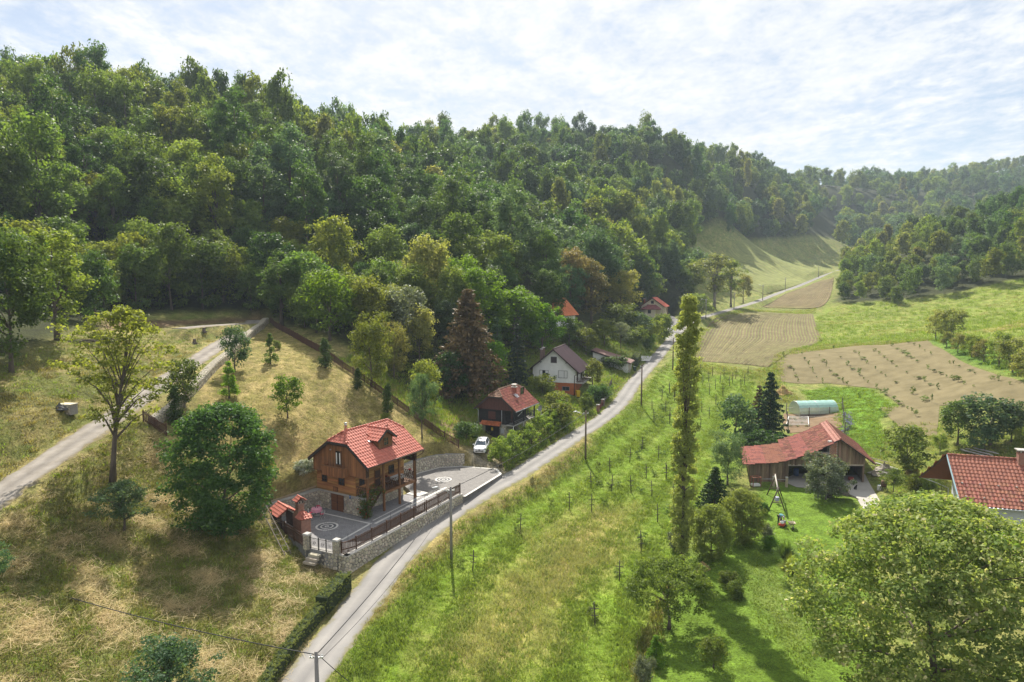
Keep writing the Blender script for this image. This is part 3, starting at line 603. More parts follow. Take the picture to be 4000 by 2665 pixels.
proto('chest', 'round', 14.5, 16.5, 1000, 68, 0.25, 0.8, seed=13, limbs=16, rad=.3, flat=.55, up=.7, hang=.5)
proto('umbrella', 'umbrella', 5.4, 7.2, 330, 50, 0.17, 0.48, seed=14, limbs=26, rad=.16, flat=.5, up=.9)
proto('apple', 'sparse', 6, 6.0, 110, 48, 0.20, 0.6, seed=15, limbs=30, rad=.12, flat=.6)
proto('bamboo', 'bush', 6, 5.0, 200, 56, 0.26, 0.55, seed=16, limbs=30, asp=3.2, hang=.4)
proto('willow', 'bush', 7, 4.4, 120, 56, 0.22, 0.65, seed=17, limbs=8, asp=2.6, hang=.5)
proto('barnpear', 'round', 4.8, 5.2, 110, 60, 0.22, 0.55, seed=18, limbs=14)
def plant(name, label, cat, key, leaf, base, h, w, group=None, bark=BARK, rz=None, label_crown=None):
    tm, cm, Hh, W = PROTO[key]
    o = thing(name, label, cat, base, random.random() * 6.28 if rz is None else rz, group); o.scale = (w / W, w / W, h / Hh)
    t = link('trunk', tm, BARK, o); t.material_slots[0].link = 'OBJECT'; t.material_slots[0].material = bark
    c = link('crown', cm, LF[leaf], o); c.material_slots[0].link = 'OBJECT'; c.material_slots[0].material = LF[leaf]
    return o
def plant_px(name, label, cat, key, leaf, px, py, hpx, wpx, group=None, **kw):
    b = G(px, py); s = mpp(b); return plant(name, label, cat, key, leaf, b - Vector((0, 0, .05)), hpx * s, wpx * s, group, **kw)
# ---------------------------------------------------------------- the single trees and shrubs one can tell apart
TREES = [
 # name, label, category, crown, leaf, px, py, height px, width px
 ('linden_tree','dense dark green tree with a crown to the ground before the wooden house','tree','lime','dark',880,2085,530,445),
 ('walnut_tree','tall sparse yellow green tree with forked bare limbs beside the gravel drive','tree','walnut','yellow',440,1889,705,500),
 ('shrub_tree','low grey green shrubby tree under the tall sparse tree','tree','apple','blue',485,2077,205,265),
 ('apple_tree','blue green apple tree cut by the bottom edge of the picture, in the hay field','tree','apple','blue',665,2790,305,395),
 ('fruit_tree','blue green fruit tree cut by the left edge of the picture','tree','apple','blue',-35,2320,220,200),
 ('lawn_tree','slender blue green lawn tree next to the gabion wall','tree','young0','blue',918,1453,184,125),
 ('lawn_tree','small dense conical lawn tree below the slender blue green one','tree','cone0','bright',896,1556,150,74),
 ('lawn_tree','narrow conical lawn tree near the top corner of the picket fence','tree','cone1','mid',1057,1423,122,56),
 ('lawn_shrub','tiny rounded shrub behind the narrow conical lawn tree','shrub','bush0','mid',1085,1366,38,36),
 ('lawn_tree','bright lime green lawn tree alone in the middle of the dry lawn','tree','young1','bright',1124,1632,172,122),
 ('lawn_tree','round dark lawn tree overlapping the tall sparse tree','tree','young2','mid',721,1592,205,145),
 ('thuja_tree','dark columnar thuja behind the dense dark tree','tree','thuja','thuja',685,1653,150,62),
 ('thuja_tree','yellow green columnar thuja at the right flank of the dense dark tree','tree','thuja','light',1050,1874,122,52),
 ('thuja_tree','highest columnar thuja along the sloping picket fence','tree','thuja','thuja',1271,1437,119,55),
 ('thuja_tree','smallest columnar thuja along the sloping picket fence','tree','thuja','thuja',1397,1521,85,36),
 ('thuja_tree','lowest columnar thuja along the sloping picket fence','tree','thuja','thuja',1515,1615,119,46),
 ('lawn_shrub','small bright yellow shrub on the lawn above the red roof','shrub','bush1','yellow',1504,1640,30,35),
 ('flowering_shrub','white flowering shrub at the corner of the wooden house','shrub','bush2','white',1190,1893,62,80),
 ('flowering_shrub','white flowering shrub along the path behind the wooden house','shrub','bush0','white',1222,1838,55,62),
 ('fence_tree','thin greyish tree growing at the fence behind the red roof','tree','apple','blue',1649,1713,262,150),
 ('hillside_tree','dark rounded tree at the left edge above the hay field','tree','oak0','dark',45,1455,570,330),
 ('hillside_tree','pale yellow green tree beside the dark one at the left edge','tree','horn1','light',225,1330,470,240),
 ('young_tree','dark young tree at the top end of the picket fence','tree','horn2','mid',1100,1275,300,175),
 ('young_tree','bright green young tree right of the top of the fence','tree','young0','bright',1290,1330,280,210),
 ('young_tree','feathery light green tree over the middle of the fence','tree','willow','light',1452,1510,310,180),
 ('young_tree','yellowish feathery tree right of the feathery light green one','tree','willow','acacia',1540,1480,240,130),
 ('white_poplar','silvery grey leaved tree between forest and brown conifer','tree','young2','grey',1600,1345,240,180),
 ('young_tree','olive green leafy tree in front of the silvery tree','tree','young1','acacia',1640,1420,235,130),
 ('brown_conifer','tall brown dried conifer behind the black wooden house','tree','pine','brown',1830,1530,410,310),
 ('young_tree','dark leafy tree at the foot of the brown conifer','tree','young2','dark',1768,1555,195,150),
 ('young_tree','fresh green shrubby tree between the fence and the dark leafy tree','tree','young0','light',1660,1590,190,130),
 ('young_tree','yellow green young tree right of the brown conifer','tree','young1','bright',1925,1500,180,105),
 ('spruce_tree','blue grey spruce between the black house and the white house','tree','spruce0','bluespruce',2020,1505,255,100),
 ('young_tree','small dark leafy tree left of the blue grey spruce','tree','cone0','blue',1940,1415,180,75),
 ('acacia_tree','bright green acacia left in the bright clump above the houses','tree','oak1','bright',1880,1340,300,240),
 ('acacia_tree','tall bright green acacia in the middle of the bright clump','tree','oak2','bright',2010,1360,250,230),
 ('acacia_tree','bright green acacia at the edge of the orange roof','tree','oak3','bright',2120,1385,205,170),
 ('acacia_tree','bright green acacia top left in the bright clump','tree','oak0','bright',1820,1240,250,180),
 ('garden_tree','light green garden tree in front of the white house','tree','young1','light',2315,1515,118,92),
 ('garden_tree','small green tree in front of the orange roofed house','tree','young0','mid',2222,1365,130,100),
 ('garden_tree','light green fruit tree behind the roof of the white house','tree','young2','light',2290,1385,110,110),
 ('garden_tree','spreading fruit tree behind the long white garage','tree','young1','light',2360,1352,110,130),
 ('garden_tree','grey green fruit tree above the long white garage','tree','apple','grey',2425,1365,110,100),
 ('garden_shrub','rounded green shrub by the roadside behind the garage','shrub','bush1','mid',2530,1365,60,60),
 ('garden_shrub','wide dark green shrub behind the long white garage','shrub','bush2','mid',2475,1345,70,110),
 ('road_shrub','round green bush below the cream house by the side road','shrub','bush0','mid',2590,1330,105,80),
 ('road_shrub','pale green bush left of the round roadside bush','shrub','bush1','light',2545,1335,92,80),
 ('road_shrub','tall green bush in front of the cream house','shrub','young0','blue',2490,1325,105,140),
 ('road_shrub','wide green bush left in front of the cream house','shrub','young2','mid',2410,1300,120,150),
 ('road_shrub','yellowish small bush at the corner of the cream house','shrub','bush2','yellow',2592,1270,46,40),
 ('valley_tree','round yellow green tree left of the cream house','tree','oak1','acacia',2420,1250,200,160),
 ('valley_tree','rust tinged tree above the orange roof','tree','oak2','rust',2230,1230,270,180),
 ('valley_tree','tall rust and green tree right of the orange roof','tree','horn0','rust',2310,1270,260,130),
 ('valley_tree','dark grey green tree behind the cream house','tree','oak3','dark',2500,1180,190,170),
 ('pale_tree','pale sparse tree at the lower edge of the far field','tree','aca0','acacia',2790,1205,215,190),
 ('pale_tree','second pale sparse tree leaning over the far field','tree','aca1','light',2855,1200,190,120),
 ('pale_tree','single slim tree by the road beyond the cream house','tree','young1','acacia',2903,1182,115,75),
 ('road_tree','light green tree behind the top of the poplar','tree','young2','light',2722,1242,100,125),
 ('poplar_tree','very tall narrow poplar rising from the vineyard edge','tree','poplar','pop',2665,2206,1068,104),
 ('spruce_tree','dark spruce with a brown side behind the barn','tree','spruce1','spruce',3003,1720,275,150),
 ('brown_spruce','brown thin spruce close beside the dark spruce','tree','spruce0','brown',2960,1700,205,95),
 ('garden_tree','bluish leafy tree left of the dark spruce','tree','young0','blue',2872,1745,210,160),
 ('garden_tree','dark low tree under the dark spruce by the barn roof','tree','bush1','dark',2960,1790,110,190),
 ('willow_tree','tall grey green willow beside the barn roof','tree','willow','blue',2842,1895,225,145),
 ('spruce_tree','fresh green broad spruce beside the poplar','tree','spruce1','thuja',2790,1990,175,150),
 ('bamboo_clump','large straw coloured bamboo clump beside the poplar','bamboo','bamboo','bamboo',2775,2180,215,200),
 ('bamboo_clump','tall yellow green bamboo clump beside the swing','bamboo','bamboo','bamboo',2895,2120,215,190),
 ('garden_shrub','dark round topiary shrub behind the man mowing','shrub','bush0','dark',2984,2010,52,48),
 ('garden_shrub','grey green low shrub left of the mower','shrub','bush1','grey',2990,2102,62,62),
 ('garden_shrub','fresh green rounded shrub at the lawn corner','shrub','bush2','bright',3011,2152,62,66),
 ('garden_shrub','olive round shrub, the upper of the twin shrubs','shrub','bush0','mid',2842,2290,66,84),
 ('garden_shrub','olive round shrub, the lower of the twin shrubs','shrub','bush1','mid',2870,2335,72,86),
 ('garden_shrub','dark shrub under the big foreground tree by the tufted grasses','shrub','bush2','blue',3150,2350,90,80),
 ('umbrella_tree','flat topped umbrella shaped tree with crooked trunk on the garden lawn','tree','umbrella','light',2614,2458,270,350),
 ('lawn_tree','small light green tree standing alone on the garden lawn','tree','young1','light',2787,2612,138,112),
 ('garden_shrub','upright bright green shrub at the lawn edge near the bottom','shrub','cone0','bright',2562,2600,128,84),
 ('garden_shrub','grey green shrub at the bottom edge of the picture','shrub','bush0','grey',2517,2670,110,82),
 ('garden_shrub','pale loose shrub at the foot of the poplar','shrub','bush1','grey',2640,2150,90,70),
 ('garden_tree','pale barked round tree in front of the barn','tree','barnpear','grey',3226,1952,185,200),
 ('garden_tree','big round dark green tree between barn and tiled roof','tree','young0','mid',3545,1858,205,185),
 ('orchard_tree','dark orchard tree with a straight trunk, leftmost of its group','tree','young1','dark',3740,1742,185,145),
 ('orchard_tree','wide grey green orchard tree beside the dark one','tree','young2','blue',3868,1738,205,220),
 ('orchard_tree','small bluish orchard tree under the wide one','tree','young0','blue',3845,1765,105,115),
 ('orchard_tree','orchard tree cut by the right edge of the picture','tree','young1','light',3995,1775,110,80),
 ('orchard_tree','grey green orchard tree right behind the wide one','tree','young1','blue',3950,1725,165,130),
 ('orchard_tree','slim sapling in the grass above the tiled roof','tree','young2','light',3672,1765,75,60),
 ('garden_tree','small spreading fruit tree right of the concrete yard','tree','apple','mid',3490,1925,100,105),
 ('garden_shrub','light green shrub beside the small spreading fruit tree','shrub','bush1','light',3570,1910,62,85),
 ('garden_shrub','rust red low shrub below the big round tree','shrub','bush2','rust',3560,1868,50,50),
 ('garden_shrub','green shrub at the gable of the tiled roof house','shrub','bush0','mid',3625,1925,72,62),
 ('row_tree','pale double crowned tree at the top of the meadow row','tree','young1','acacia',3655,1328,125,85),
 ('row_tree','fuller pale tree beside the double crowned one','tree','young2','acacia',3712,1332,132,105),
 ('row_tree','small pale tree, third of the meadow row','tree','young0','acacia',3697,1356,62,50),
 ('row_tree','small pale tree, fourth of the meadow row','tree','young1','acacia',3742,1380,82,62),
 ('row_tree','pale tree, fifth of the meadow row','tree','young2','light',3795,1396,95,70),
 ('row_tree','pale tree, sixth of the meadow row','tree','young0','acacia',3842,1414,90,80),
 ('row_tree','tall pale tree near the right end of the meadow row','tree','young1','light',3903,1432,142,105),
 ('row_tree','wide pale tree near the right end of the meadow row','tree','young2','acacia',3955,1456,142,122),
 ('row_tree','pale tree at the right edge ending the meadow row','tree','young0','acacia',4010,1482,135,110),
 ('house_shrub','dark shrub left of the black garage door','shrub','bush2','dark',1822,1716,72,110),
 ('house_shrub','rambling shrub below the corner of the white house','shrub','bush1','light',2120,1540,80,110),
 ('house_shrub','low vine covered bush between the two houses','shrub','bush0','light',2180,1600,70,110),
 ('house_shrub','rounded shrub by the brick gate post','shrub','bush2','mid',2290,1605,72,62),
 ('house_shrub','dark rounded shrub left of the brick gate post','shrub','bush0','dark',2325,1570,66,80),
 ('house_shrub','sprawling shrub below the yellow bin','shrub','bush1','mid',2350,1560,60,95),
 ('small_thuja','small conical thuja behind the garden fence','shrub','thuja','thuja',2352,1532,34,20),
 ('house_shrub','creeper covered bank beside the black house balcony','shrub','bush2','light',2180,1660,90,130),
 ('house_shrub','long leafy shrub in front of the white garage wall','shrub','bush0','dark',2395,1438,50,120),
 ('chestnut_tree','huge flowering foreground tree filling the lower right corner','tree','chest','walnut',3640,2800,880,1040),
]
for (nm, lb, ct, key, lf, px, py, hp, wp) in TREES:
    plant_px(nm, lb, ct, key, lf, px, py, hp, wp, bark=PALEBARK if key in ('barnpear', 'young2', 'aca0', 'aca1') else BARK)
o = bpy.data.objects['walnut_tree']; o.rotation_euler = (0, .11, 1.0)
# ---------------------------------------------------------------- the wood on the hills: 300 nearest trees as things, the rest one mass
OPENPX = [(-2600,3400),(-2600,1750),(-900,1500),(0,1445),(200,1400),(330,1300),(420,1232),(700,1210),(1040,1212),(1200,1300),(1500,1330),(1750,1330),(1950,1290),(2130,1300),(2260,1220),(2420,1200),(2560,1200),(2710,1170),(2700,1000),(2712,925),(2800,915),(2950,940),(3150,960),(3395,980),(3300,1050),(3262,1180),(3500,1192),(4000,1090),(4500,960),(4900,880),(5700,900),(5700,3400)]
ROOFGAP = [(2066,1062,48,250), (3228,850,50,110)]
def scatter():
    rs = np.random.default_rng(5); pts = []
    cell = {}; 
    cand = []
    for i in range(38000):
        t = 95 * (1200 / 95) ** rs.random(); px = -1500 + 7000 * rs.random(); d = ray(px, 1079); cand.append((d[0] * t, d[1] * t))
    cand = np.array(cand); z = hfast(cand); rdd = edge_dist(cand, [(p.x, p.y) for p in ROAD[::6]], False)
    x, y, zz = cand[:, 0], cand[:, 1], z - CZ; t = y * CT - zz * ST; w = y * ST + zz * CT; PX = 2000 + FPX * x / t; PY = 1332.5 - FPX * w / t
    op = poly_mask(np.stack([PX, PY], 1), OPENPX)
    keep = []
    for i in np.argsort(t):
        if op[i] or t[i] < 100: continue
        if rdd[i] < 6: continue
        bad = False
        for (gx_, gy_, gw, gh) in ROOFGAP:
            if abs(PX[i] - gx_) < gw and -10 < PY[i] - gy_ < gh : bad = True
        if bad: continue
        sp = 4.6 + t[i] * 0.0075; c = (int(x[i] // 12), int(y[i] // 12)); ok = True
        for a in (-1, 0, 1):
            for b in (-1, 0, 1):
                for (qx, qy) in cell.get((c[0] + a, c[1] + b), ()):
                    if (qx - x[i]) ** 2 + (qy - y[i]) ** 2 < sp * sp: ok = False; break
                if not ok: break
            if not ok: break
        if ok: cell.setdefault(c, []).append((x[i], y[i])); keep.append((x[i], y[i], z[i], t[i], PX[i], PY[i]))
    return keep
WOOD = scatter()
def wood_kind(i, x, y, px, py, t):
    r = random.random(); big = 0.5 + 0.5 * math.sin(x * .031 + 1.1 * math.sin(y * .023)) * math.cos(y * .027 + .7)
    if px > 3150 and t < 420: keys = ['aca0', 'oak0', 'oak2', 'aca1']; lfs = ['acacia', 'light', 'dark', 'mid', 'acacia']
    elif px < 1500 and t < 330: keys = ['horn0', 'horn1', 'oak1', 'horn2', 'horn3', 'oak0', 'aca0']; lfs = ['mid', 'dark', 'mid', 'light'] if big > .45 else ['dark', 'mid', 'dark', 'blue']
    else: keys = ['oak0', 'oak1', 'oak2', 'oak3', 'horn0', 'horn2', 'aca1']; lfs = ['mid', 'light', 'acacia', 'mid'] if big > .52 else ['dark', 'mid', 'blue', 'dark', 'mid']
    return random.choice(keys), random.choice(lfs)
KINDLAB = {'dark': 'dark green', 'mid': 'mid green', 'light': 'light green', 'acacia': 'pale yellow green', 'blue': 'bluish green'}
wrest = []; ncount = 0
WOOD.sort(key=lambda w: w[3] + (0 if -150 < w[4] < 4150 else 500))
for i, (x, y, z, t, px, py) in enumerate(WOOD):
    key, lf = wood_kind(i, x, y, px, py, t); sc_ = (0.68 + 0.62 * random.random() ** 1.3) * (0.72 if (px > 3150 and t < 420) else 1.0)
    edge = 1.0 + .08 * (px < 1500 and t < 300)
    if t < 165 and py > 1080 and px < 1900: key = random.choice(['edge0', 'edge1']); edge = .75 + .5 * random.random()
    elif px > 3150 and t < 300 and py > 1060: key = random.choice(['edge0', 'edge1']); edge = 1.2
    hgt = PROTO[key][2] * sc_ * (0.9 + .25 * random.random()) * edge; wid = PROTO[key][3] * sc_ * (edge ** .5)
    if ncount < 300 and -200 < px < 4200:
        where = ('at the foot of the' if py > 1120 else ('low on the' if py > 900 else ('halfway up the' if py > 650 else 'near the crest of the'))) + (' left wooded hill' if px < 500 else ' wooded hill behind the drive' if px < 1050 else ' wooded hill behind the fence' if px < 1600 else ' wood behind the houses') if px < 2150 else ('in the wood above the cream house' if px < 2720 else ('in the far wood above the fields' if px < 3250 else ('in the lower half' if py > 1040 else 'in the upper half') + ' of the wood right of the road'))
        plant('forest_tree', f'{KINDLAB[lf]} forest tree {where}', 'tree', key, lf, (x, y, z - .2), hgt, wid, f'{KINDLAB[lf]} forest trees {where}'); ncount += 1
    else: wrest.append((x, y, z, hgt, wid, px, py, t))
# the far wood as one mass: instances of whole trees
def gn_scatter(name, pts, rots, scls, idx, protos, kind='stuff', label=None, cat=None):
    pc = bpy.data.collections.new(name + '_models')
    for k, p in enumerate(protos): p.name = f'{name}_model_{k:02d}'; pc.objects.link(p)
    me = bpy.data.meshes.new(name); me.vertices.add(len(pts)); me.vertices.foreach_set('co', np.asarray(pts, np.float32).ravel()); me.update()
    set_f(me, 'rot', rots); a = me.attributes.new('scl', 'FLOAT_VECTOR', 'POINT'); a.data.foreach_set('vector', np.asarray(scls, np.float32).ravel())
    a = me.attributes.new('idx', 'INT', 'POINT'); a.data.foreach_set('value', np.asarray(idx, np.int32))
    ng = bpy.data.node_groups.new(name, 'GeometryNodeTree'); ng.interface.new_socket('Geometry', in_out='INPUT', socket_type='NodeSocketGeometry'); ng.interface.new_socket('Geometry', in_out='OUTPUT', socket_type='NodeSocketGeometry')
    N = ng.nodes; L = ng.links; gi = N.new('NodeGroupInput'); go = N.new('NodeGroupOutput'); ip = N.new('GeometryNodeInstanceOnPoints')
    ci = N.new('GeometryNodeCollectionInfo'); ci.inputs['Collection'].default_value = pc; ci.inputs['Separate Children'].default_value = True; ci.inputs['Reset Children'].default_value = True
    def attr(nm, ty):
        n = N.new('GeometryNodeInputNamedAttribute'); n.data_type = ty; n.inputs['Name'].default_value = nm; return n.outputs['Attribute']
    cx = N.new('ShaderNodeCombineXYZ'); L.new(attr('rot', 'FLOAT'), cx.inputs[2])
    mp_ = N.new('GeometryNodeMeshToPoints'); L.new(gi.outputs[0], mp_.inputs['Mesh']); L.new(mp_.outputs[0], ip.inputs['Points']); L.new(ci.outputs[0], ip.inputs['Instance']); ip.inputs['Pick Instance'].default_value = True
    L.new(attr('idx', 'INT'), ip.inputs['Instance Index']); L.new(cx.outputs[0], ip.inputs['Rotation']); L.new(attr('scl', 'FLOAT_VECTOR'), ip.inputs['Scale']); L.new(ip.outputs[0], go.inputs[0])
    o = link(name, me); md = o.modifiers.new('scatter', 'NODES'); md.node_group = ng; return tag(o, label, cat, kind=kind)
def wood_model(kind, Hh, W, n, leaves, size, cr, leaf, seed, **kw):
    rg = np.random.default_rng(seed); cen, rr = crown_clumps(kind, rg, Hh, W, n, cr); V, t = leaf_cloud(rg, cen, rr, leaves, size, **kw)
    me = cards_mesh('wood', V, t); me.materials.append(LF[leaf]); return bpy.data.objects.new('wood', me)
WM = [('round','dark'),('round','mid'),('tall','mid'),('round','blue'),('tall','dark'),('round','light'),('sparse','acacia'),('round','mid'),('tall','light'),('round','dark')]
models = [wood_model(k, 16, 11 if k == 'round' else 9, 62, 40, 0.85, 1.9, lf, 300 + j) for j, (k, lf) in enumerate(WM)]
P_, S_, R_2, I_ = [], [], [], []
for (x, y, z, h, w, px, py, t) in wrest:
    big = 0.5 + 0.5 * math.sin(x * .021 + 1.1 * math.sin(y * .013)) * math.cos(y * .017 + .7)
    k = random.choice([0, 1, 2, 3, 4, 9, 0, 3] if big < .5 else [1, 2, 5, 6, 7, 8, 5, 3])
    P_.append((x, y, z - .3)); S_.append((w / 11, w / 11, h / 16)); R_2.append(random.random() * 6.28); I_.append(k)
gn_scatter('distant_wood', P_, R_2, S_, I_, models, label='dense mixed woodland covering the far hills', cat='woodland')
print('WOOD', len(WOOD), 'single', ncount, 'rest', len(wrest))
# ---------------------------------------------------------------- building helpers
class Fr:
    """a face: origin, u along it, v up it, n out of it"""
    def __init__(s, o, u, v, n=None): s.o = Vector(o); s.u = Vector(u).normalized(); s.v = Vector(v).normalized(); s.n = Vector(n).normalized() if n else s.u.cross(s.v).normalized()
    def p(s, a, b, c=0.0): return s.o + s.u * a + s.v * b + s.n * c
    def mat(s, a, b, c=0.0):
        m = Matrix((s.u, s.v, s.n)).transposed().to_4x4(); m.translation = s.p(a, b, c); return m
def fbox(mb, F, u0, u1, v0, v1, n0, n1):
    vs = [F.p(a, b, c) for c in (n0, n1) for (a, b) in ((u0, v0), (u1, v0), (u1, v1), (u0, v1))]
    return mb.add(vs, [(3, 2, 1, 0), (4, 5, 6, 7), (0, 1, 5, 4), (1, 2, 6, 5), (2, 3, 7, 6), (3, 0, 4, 7)])
def pin(poly, a, b):
    ins = False; j = len(poly) - 1
    for i in range(len(poly)):
        if (poly[i][1] > b) != (poly[j][1] > b) and a < (poly[j][0] - poly[i][0]) * (b - poly[i][1]) / (poly[j][1] - poly[i][1]) + poly[i][0]: ins = not ins
        j = i
    return ins
_TILE = {}
def tile_mesh(w, h, th=0.035, amp=0.035, wave=1):
    k = (round(w, 3), round(h, 3), amp, wave)
    if k in _TILE: return _TILE[k]
    n = 5; vs = []; fs = []
    us = [w * (i / (n - 1) - .5) * 1.0 for i in range(n)]
    z = [amp * math.sin(2 * math.pi * wave * i / (n - 1) + .6) + amp for i in range(n)]
    for i in range(n): vs.append((us[i], -h * .58, z[i] + .03))
    for i in range(n): vs.append((us[i], h * .55, z[i] - .015))
    for i in range(n): vs.append((us[i], -h * .58, z[i] + .03 - th))
    for i in range(n - 1): fs += [(i, i + 1, n + i + 1, n + i), (2 * n + i, 2 * n + i + 1, i + 1, i)]
    fs += [(2 * n, 0, n), (n - 1, 3 * n - 1, 2 * n - 1)]
    me = bpy.data.meshes.new('tile'); me.from_pydata(vs, [], fs); me.update(); _TILE[k] = me; return me
def tile_slope(parent, pts, u, smat, tmat, tw=.33, th=.40, thick=.10, budget=None, amp=.035, skip=None, name='roof', jit=.012, rowdrop=0.0):
    """one roof plane: slab plus single tiles laid on it. pts ccw from outside, u along the eave"""
    P = [Vector(p) for p in pts]; nrm = Vector((0, 0, 0))
    for i in range(len(P)): nrm += (P[i] - P[0]).cross(P[(i + 1) % len(P)] - P[0])
    nrm.normalize(); u = Vector(u).normalized(); v = nrm.cross(u); F = Fr(P[0], u, v, nrm)
    roof = MB().slab(P, thick).build(name, smat, parent)
    uv = [((p - P[0]).dot(u), (p - P[0]).dot(v)) for p in P]; umin = min(a for a, b in uv); umax = max(a for a, b in uv); vmin = min(b for a, b in uv); vmax = max(b for a, b in uv)
    cu = max(1, round((umax - umin) / tw)); tw = (umax - umin) / cu; cv = max(1, round((vmax - vmin) / th)); th = (vmax - vmin) / cv
    key = ('t', round(tw, 3), round(th, 3), amp); me = tile_mesh(tw, th, amp=amp)
    if tmat.name not in [m.name for m in me.materials if m]:
        if len(me.materials): me = me.copy(); me.materials.clear(); _TILE[(round(tw, 3), round(th, 3), amp, 1)] = me
        me.materials.append(tmat)
    rest = MB()
    for j in range(cv):
        for i in range(cu):
            a = umin + (i + .5) * tw; b = vmin + (j + .5) * th
            if not (pin(uv, a, b) or pin(uv, a - tw * .3, b - th * .3)): continue
            if skip and skip(F.p(a, b)): continue
            m = F.mat(a + random.uniform(-jit, jit), b + random.uniform(-jit, jit), .012 + random.uniform(0, .012)) @ Matrix.Rotation(random.uniform(-.02, .02), 4, 'Z')
            if budget is None or budget[0] > 0:
                o = bpy.data.objects.new('tile', me); col.objects.link(o); o.parent = roof; o.matrix_basis = m
                if budget is not None: budget[0] -= 1
            else: rest.add([m @ q.co for q in me.vertices], [tuple(p.vertices) for p in me.polygons])
    if rest.v: tag(rest.build('tiles', tmat, roof), kind='stuff')
    return roof
def ridge_caps(parent, a, b, mat, r=.11, step=.38, name='ridge_tile'):
    a, b = Vector(a), Vector(b); L = (b - a).length; n = max(1, int(L / step)); d = (b - a) / n
    for i in range(n):
        mb = MB(); p = a + d * i; mb.tube([p - d * .05, p + d * 1.08], [r * 1.15, r * .9], 8); mb.build(name, mat, parent)
def clip_half(poly, mx, my, nx_, ny_):
    out = []; n = len(poly)
    for i in range(n):
        a, b = poly[i], poly[(i + 1) % n]; da = (a[0] - mx) * nx_ + (a[1] - my) * ny_; db = (b[0] - mx) * nx_ + (b[1] - my) * ny_
        if da <= 0: out.append(a)
        if (da < 0) != (db < 0) and abs(da - db) > 1e-9: t = da / (da - db); out.append((a[0] + (b[0] - a[0]) * t, a[1] + (b[1] - a[1]) * t))
    return out
def stone_cells(L, v0, v1, size, seed, inside=None):
    rg = random.Random(seed); pts = []; Hm = max(v1(u * L / 20) for u in range(21)) + size; j = 0; v = -size
    while v < Hm:
        u = -size + (size / 2 if j % 2 else 0)
        while u < L + size: pts.append((u + rg.uniform(-.33, .33) * size, v + rg.uniform(-.33, .33) * size)); u += size * rg.uniform(.85, 1.3)
        v += size * .8; j += 1
    cells = []
    for i, (a, b) in enumerate(pts):
        uu = min(max(a, 0), L)
        if not (-size * .5 < a < L + size * .5 and v0(uu) - size * .5 < b < v1(uu) + size * .5): continue
        if inside and not inside(a, b): continue
        poly = [(a - size * 1.4, b - size * 1.2), (a + size * 1.4, b - size * 1.2), (a + size * 1.4, b + size * 1.2), (a - size * 1.4, b + size * 1.2)]
        for k, (c, d) in enumerate(pts):
            if k == i or abs(c - a) > size * 2.6 or abs(d - b) > size * 2.6: continue
            poly = clip_half(poly, (a + c) / 2, (b + d) / 2, c - a, d - b)
            if len(poly) < 3: break
        poly = clip_half(clip_half(poly, 0, 0, -1, 0), L, 0, 1, 0) if len(poly) > 2 else poly
        if len(poly) > 2:
            lo, hi = v0(uu), v1(uu); poly = [(p, min(max(q, lo), hi)) for p, q in poly]
        if len(poly) < 3: continue
        ar = 0.5 * abs(sum(poly[m][0] * poly[(m + 1) % len(poly)][1] - poly[(m + 1) % len(poly)][0] * poly[m][1] for m in range(len(poly))))
        if ar > size * size * .12: cells.append((ar, poly))
    return cells
def stone_face(parent, fn, L, v0, v1, size, mat, seed=1, budget=None, proud=.05, inside=None, gap=.86, name='stone'):
    """single field stones on a wall face; fn(u, v, out) -> point"""
    cells = stone_cells(L, v0, v1, size, seed, inside); cells.sort(key=lambda c: -c[0]); rest = MB(); rg = random.Random(seed)
    for ar, poly in cells:
        cx = sum(p[0] for p in poly) / len(poly); cy = sum(p[1] for p in poly) / len(poly); n = len(poly)
        q = []
        for m in range(n):   # cut the corners so that stones read as rounded
            a, b = poly[m], poly[(m + 1) % n]; q += [(a[0] * .75 + b[0] * .25, a[1] * .75 + b[1] * .25), (a[0] * .25 + b[0] * .75, a[1] * .25 + b[1] * .75)]
        k = len(q); ht = proud * rg.uniform(.7, 1.4); mb = MB()
        ring = lambda s, o: [fn(cx + (p[0] - cx) * s, cy + (p[1] - cy) * s, o) for p in q]
        vs = ring(gap, -.03) + ring(gap * .93, ht * .75) + ring(gap * .6, ht)
        fs = [(i, (i + 1) % k, k + (i + 1) % k, k + i) for i in range(k)] + [(k + i, k + (i + 1) % k, 2 * k + (i + 1) % k, 2 * k + i) for i in range(k)] + [tuple(range(2 * k, 3 * k))]
        if budget is None or budget[0] > 0:
            mb.add(vs, fs).build(name, mat, parent)
            if budget is not None: budget[0] -= 1
        else: rest.add(vs, fs)
    if rest.v: tag(rest.build('stones', mat, parent), kind='stuff')
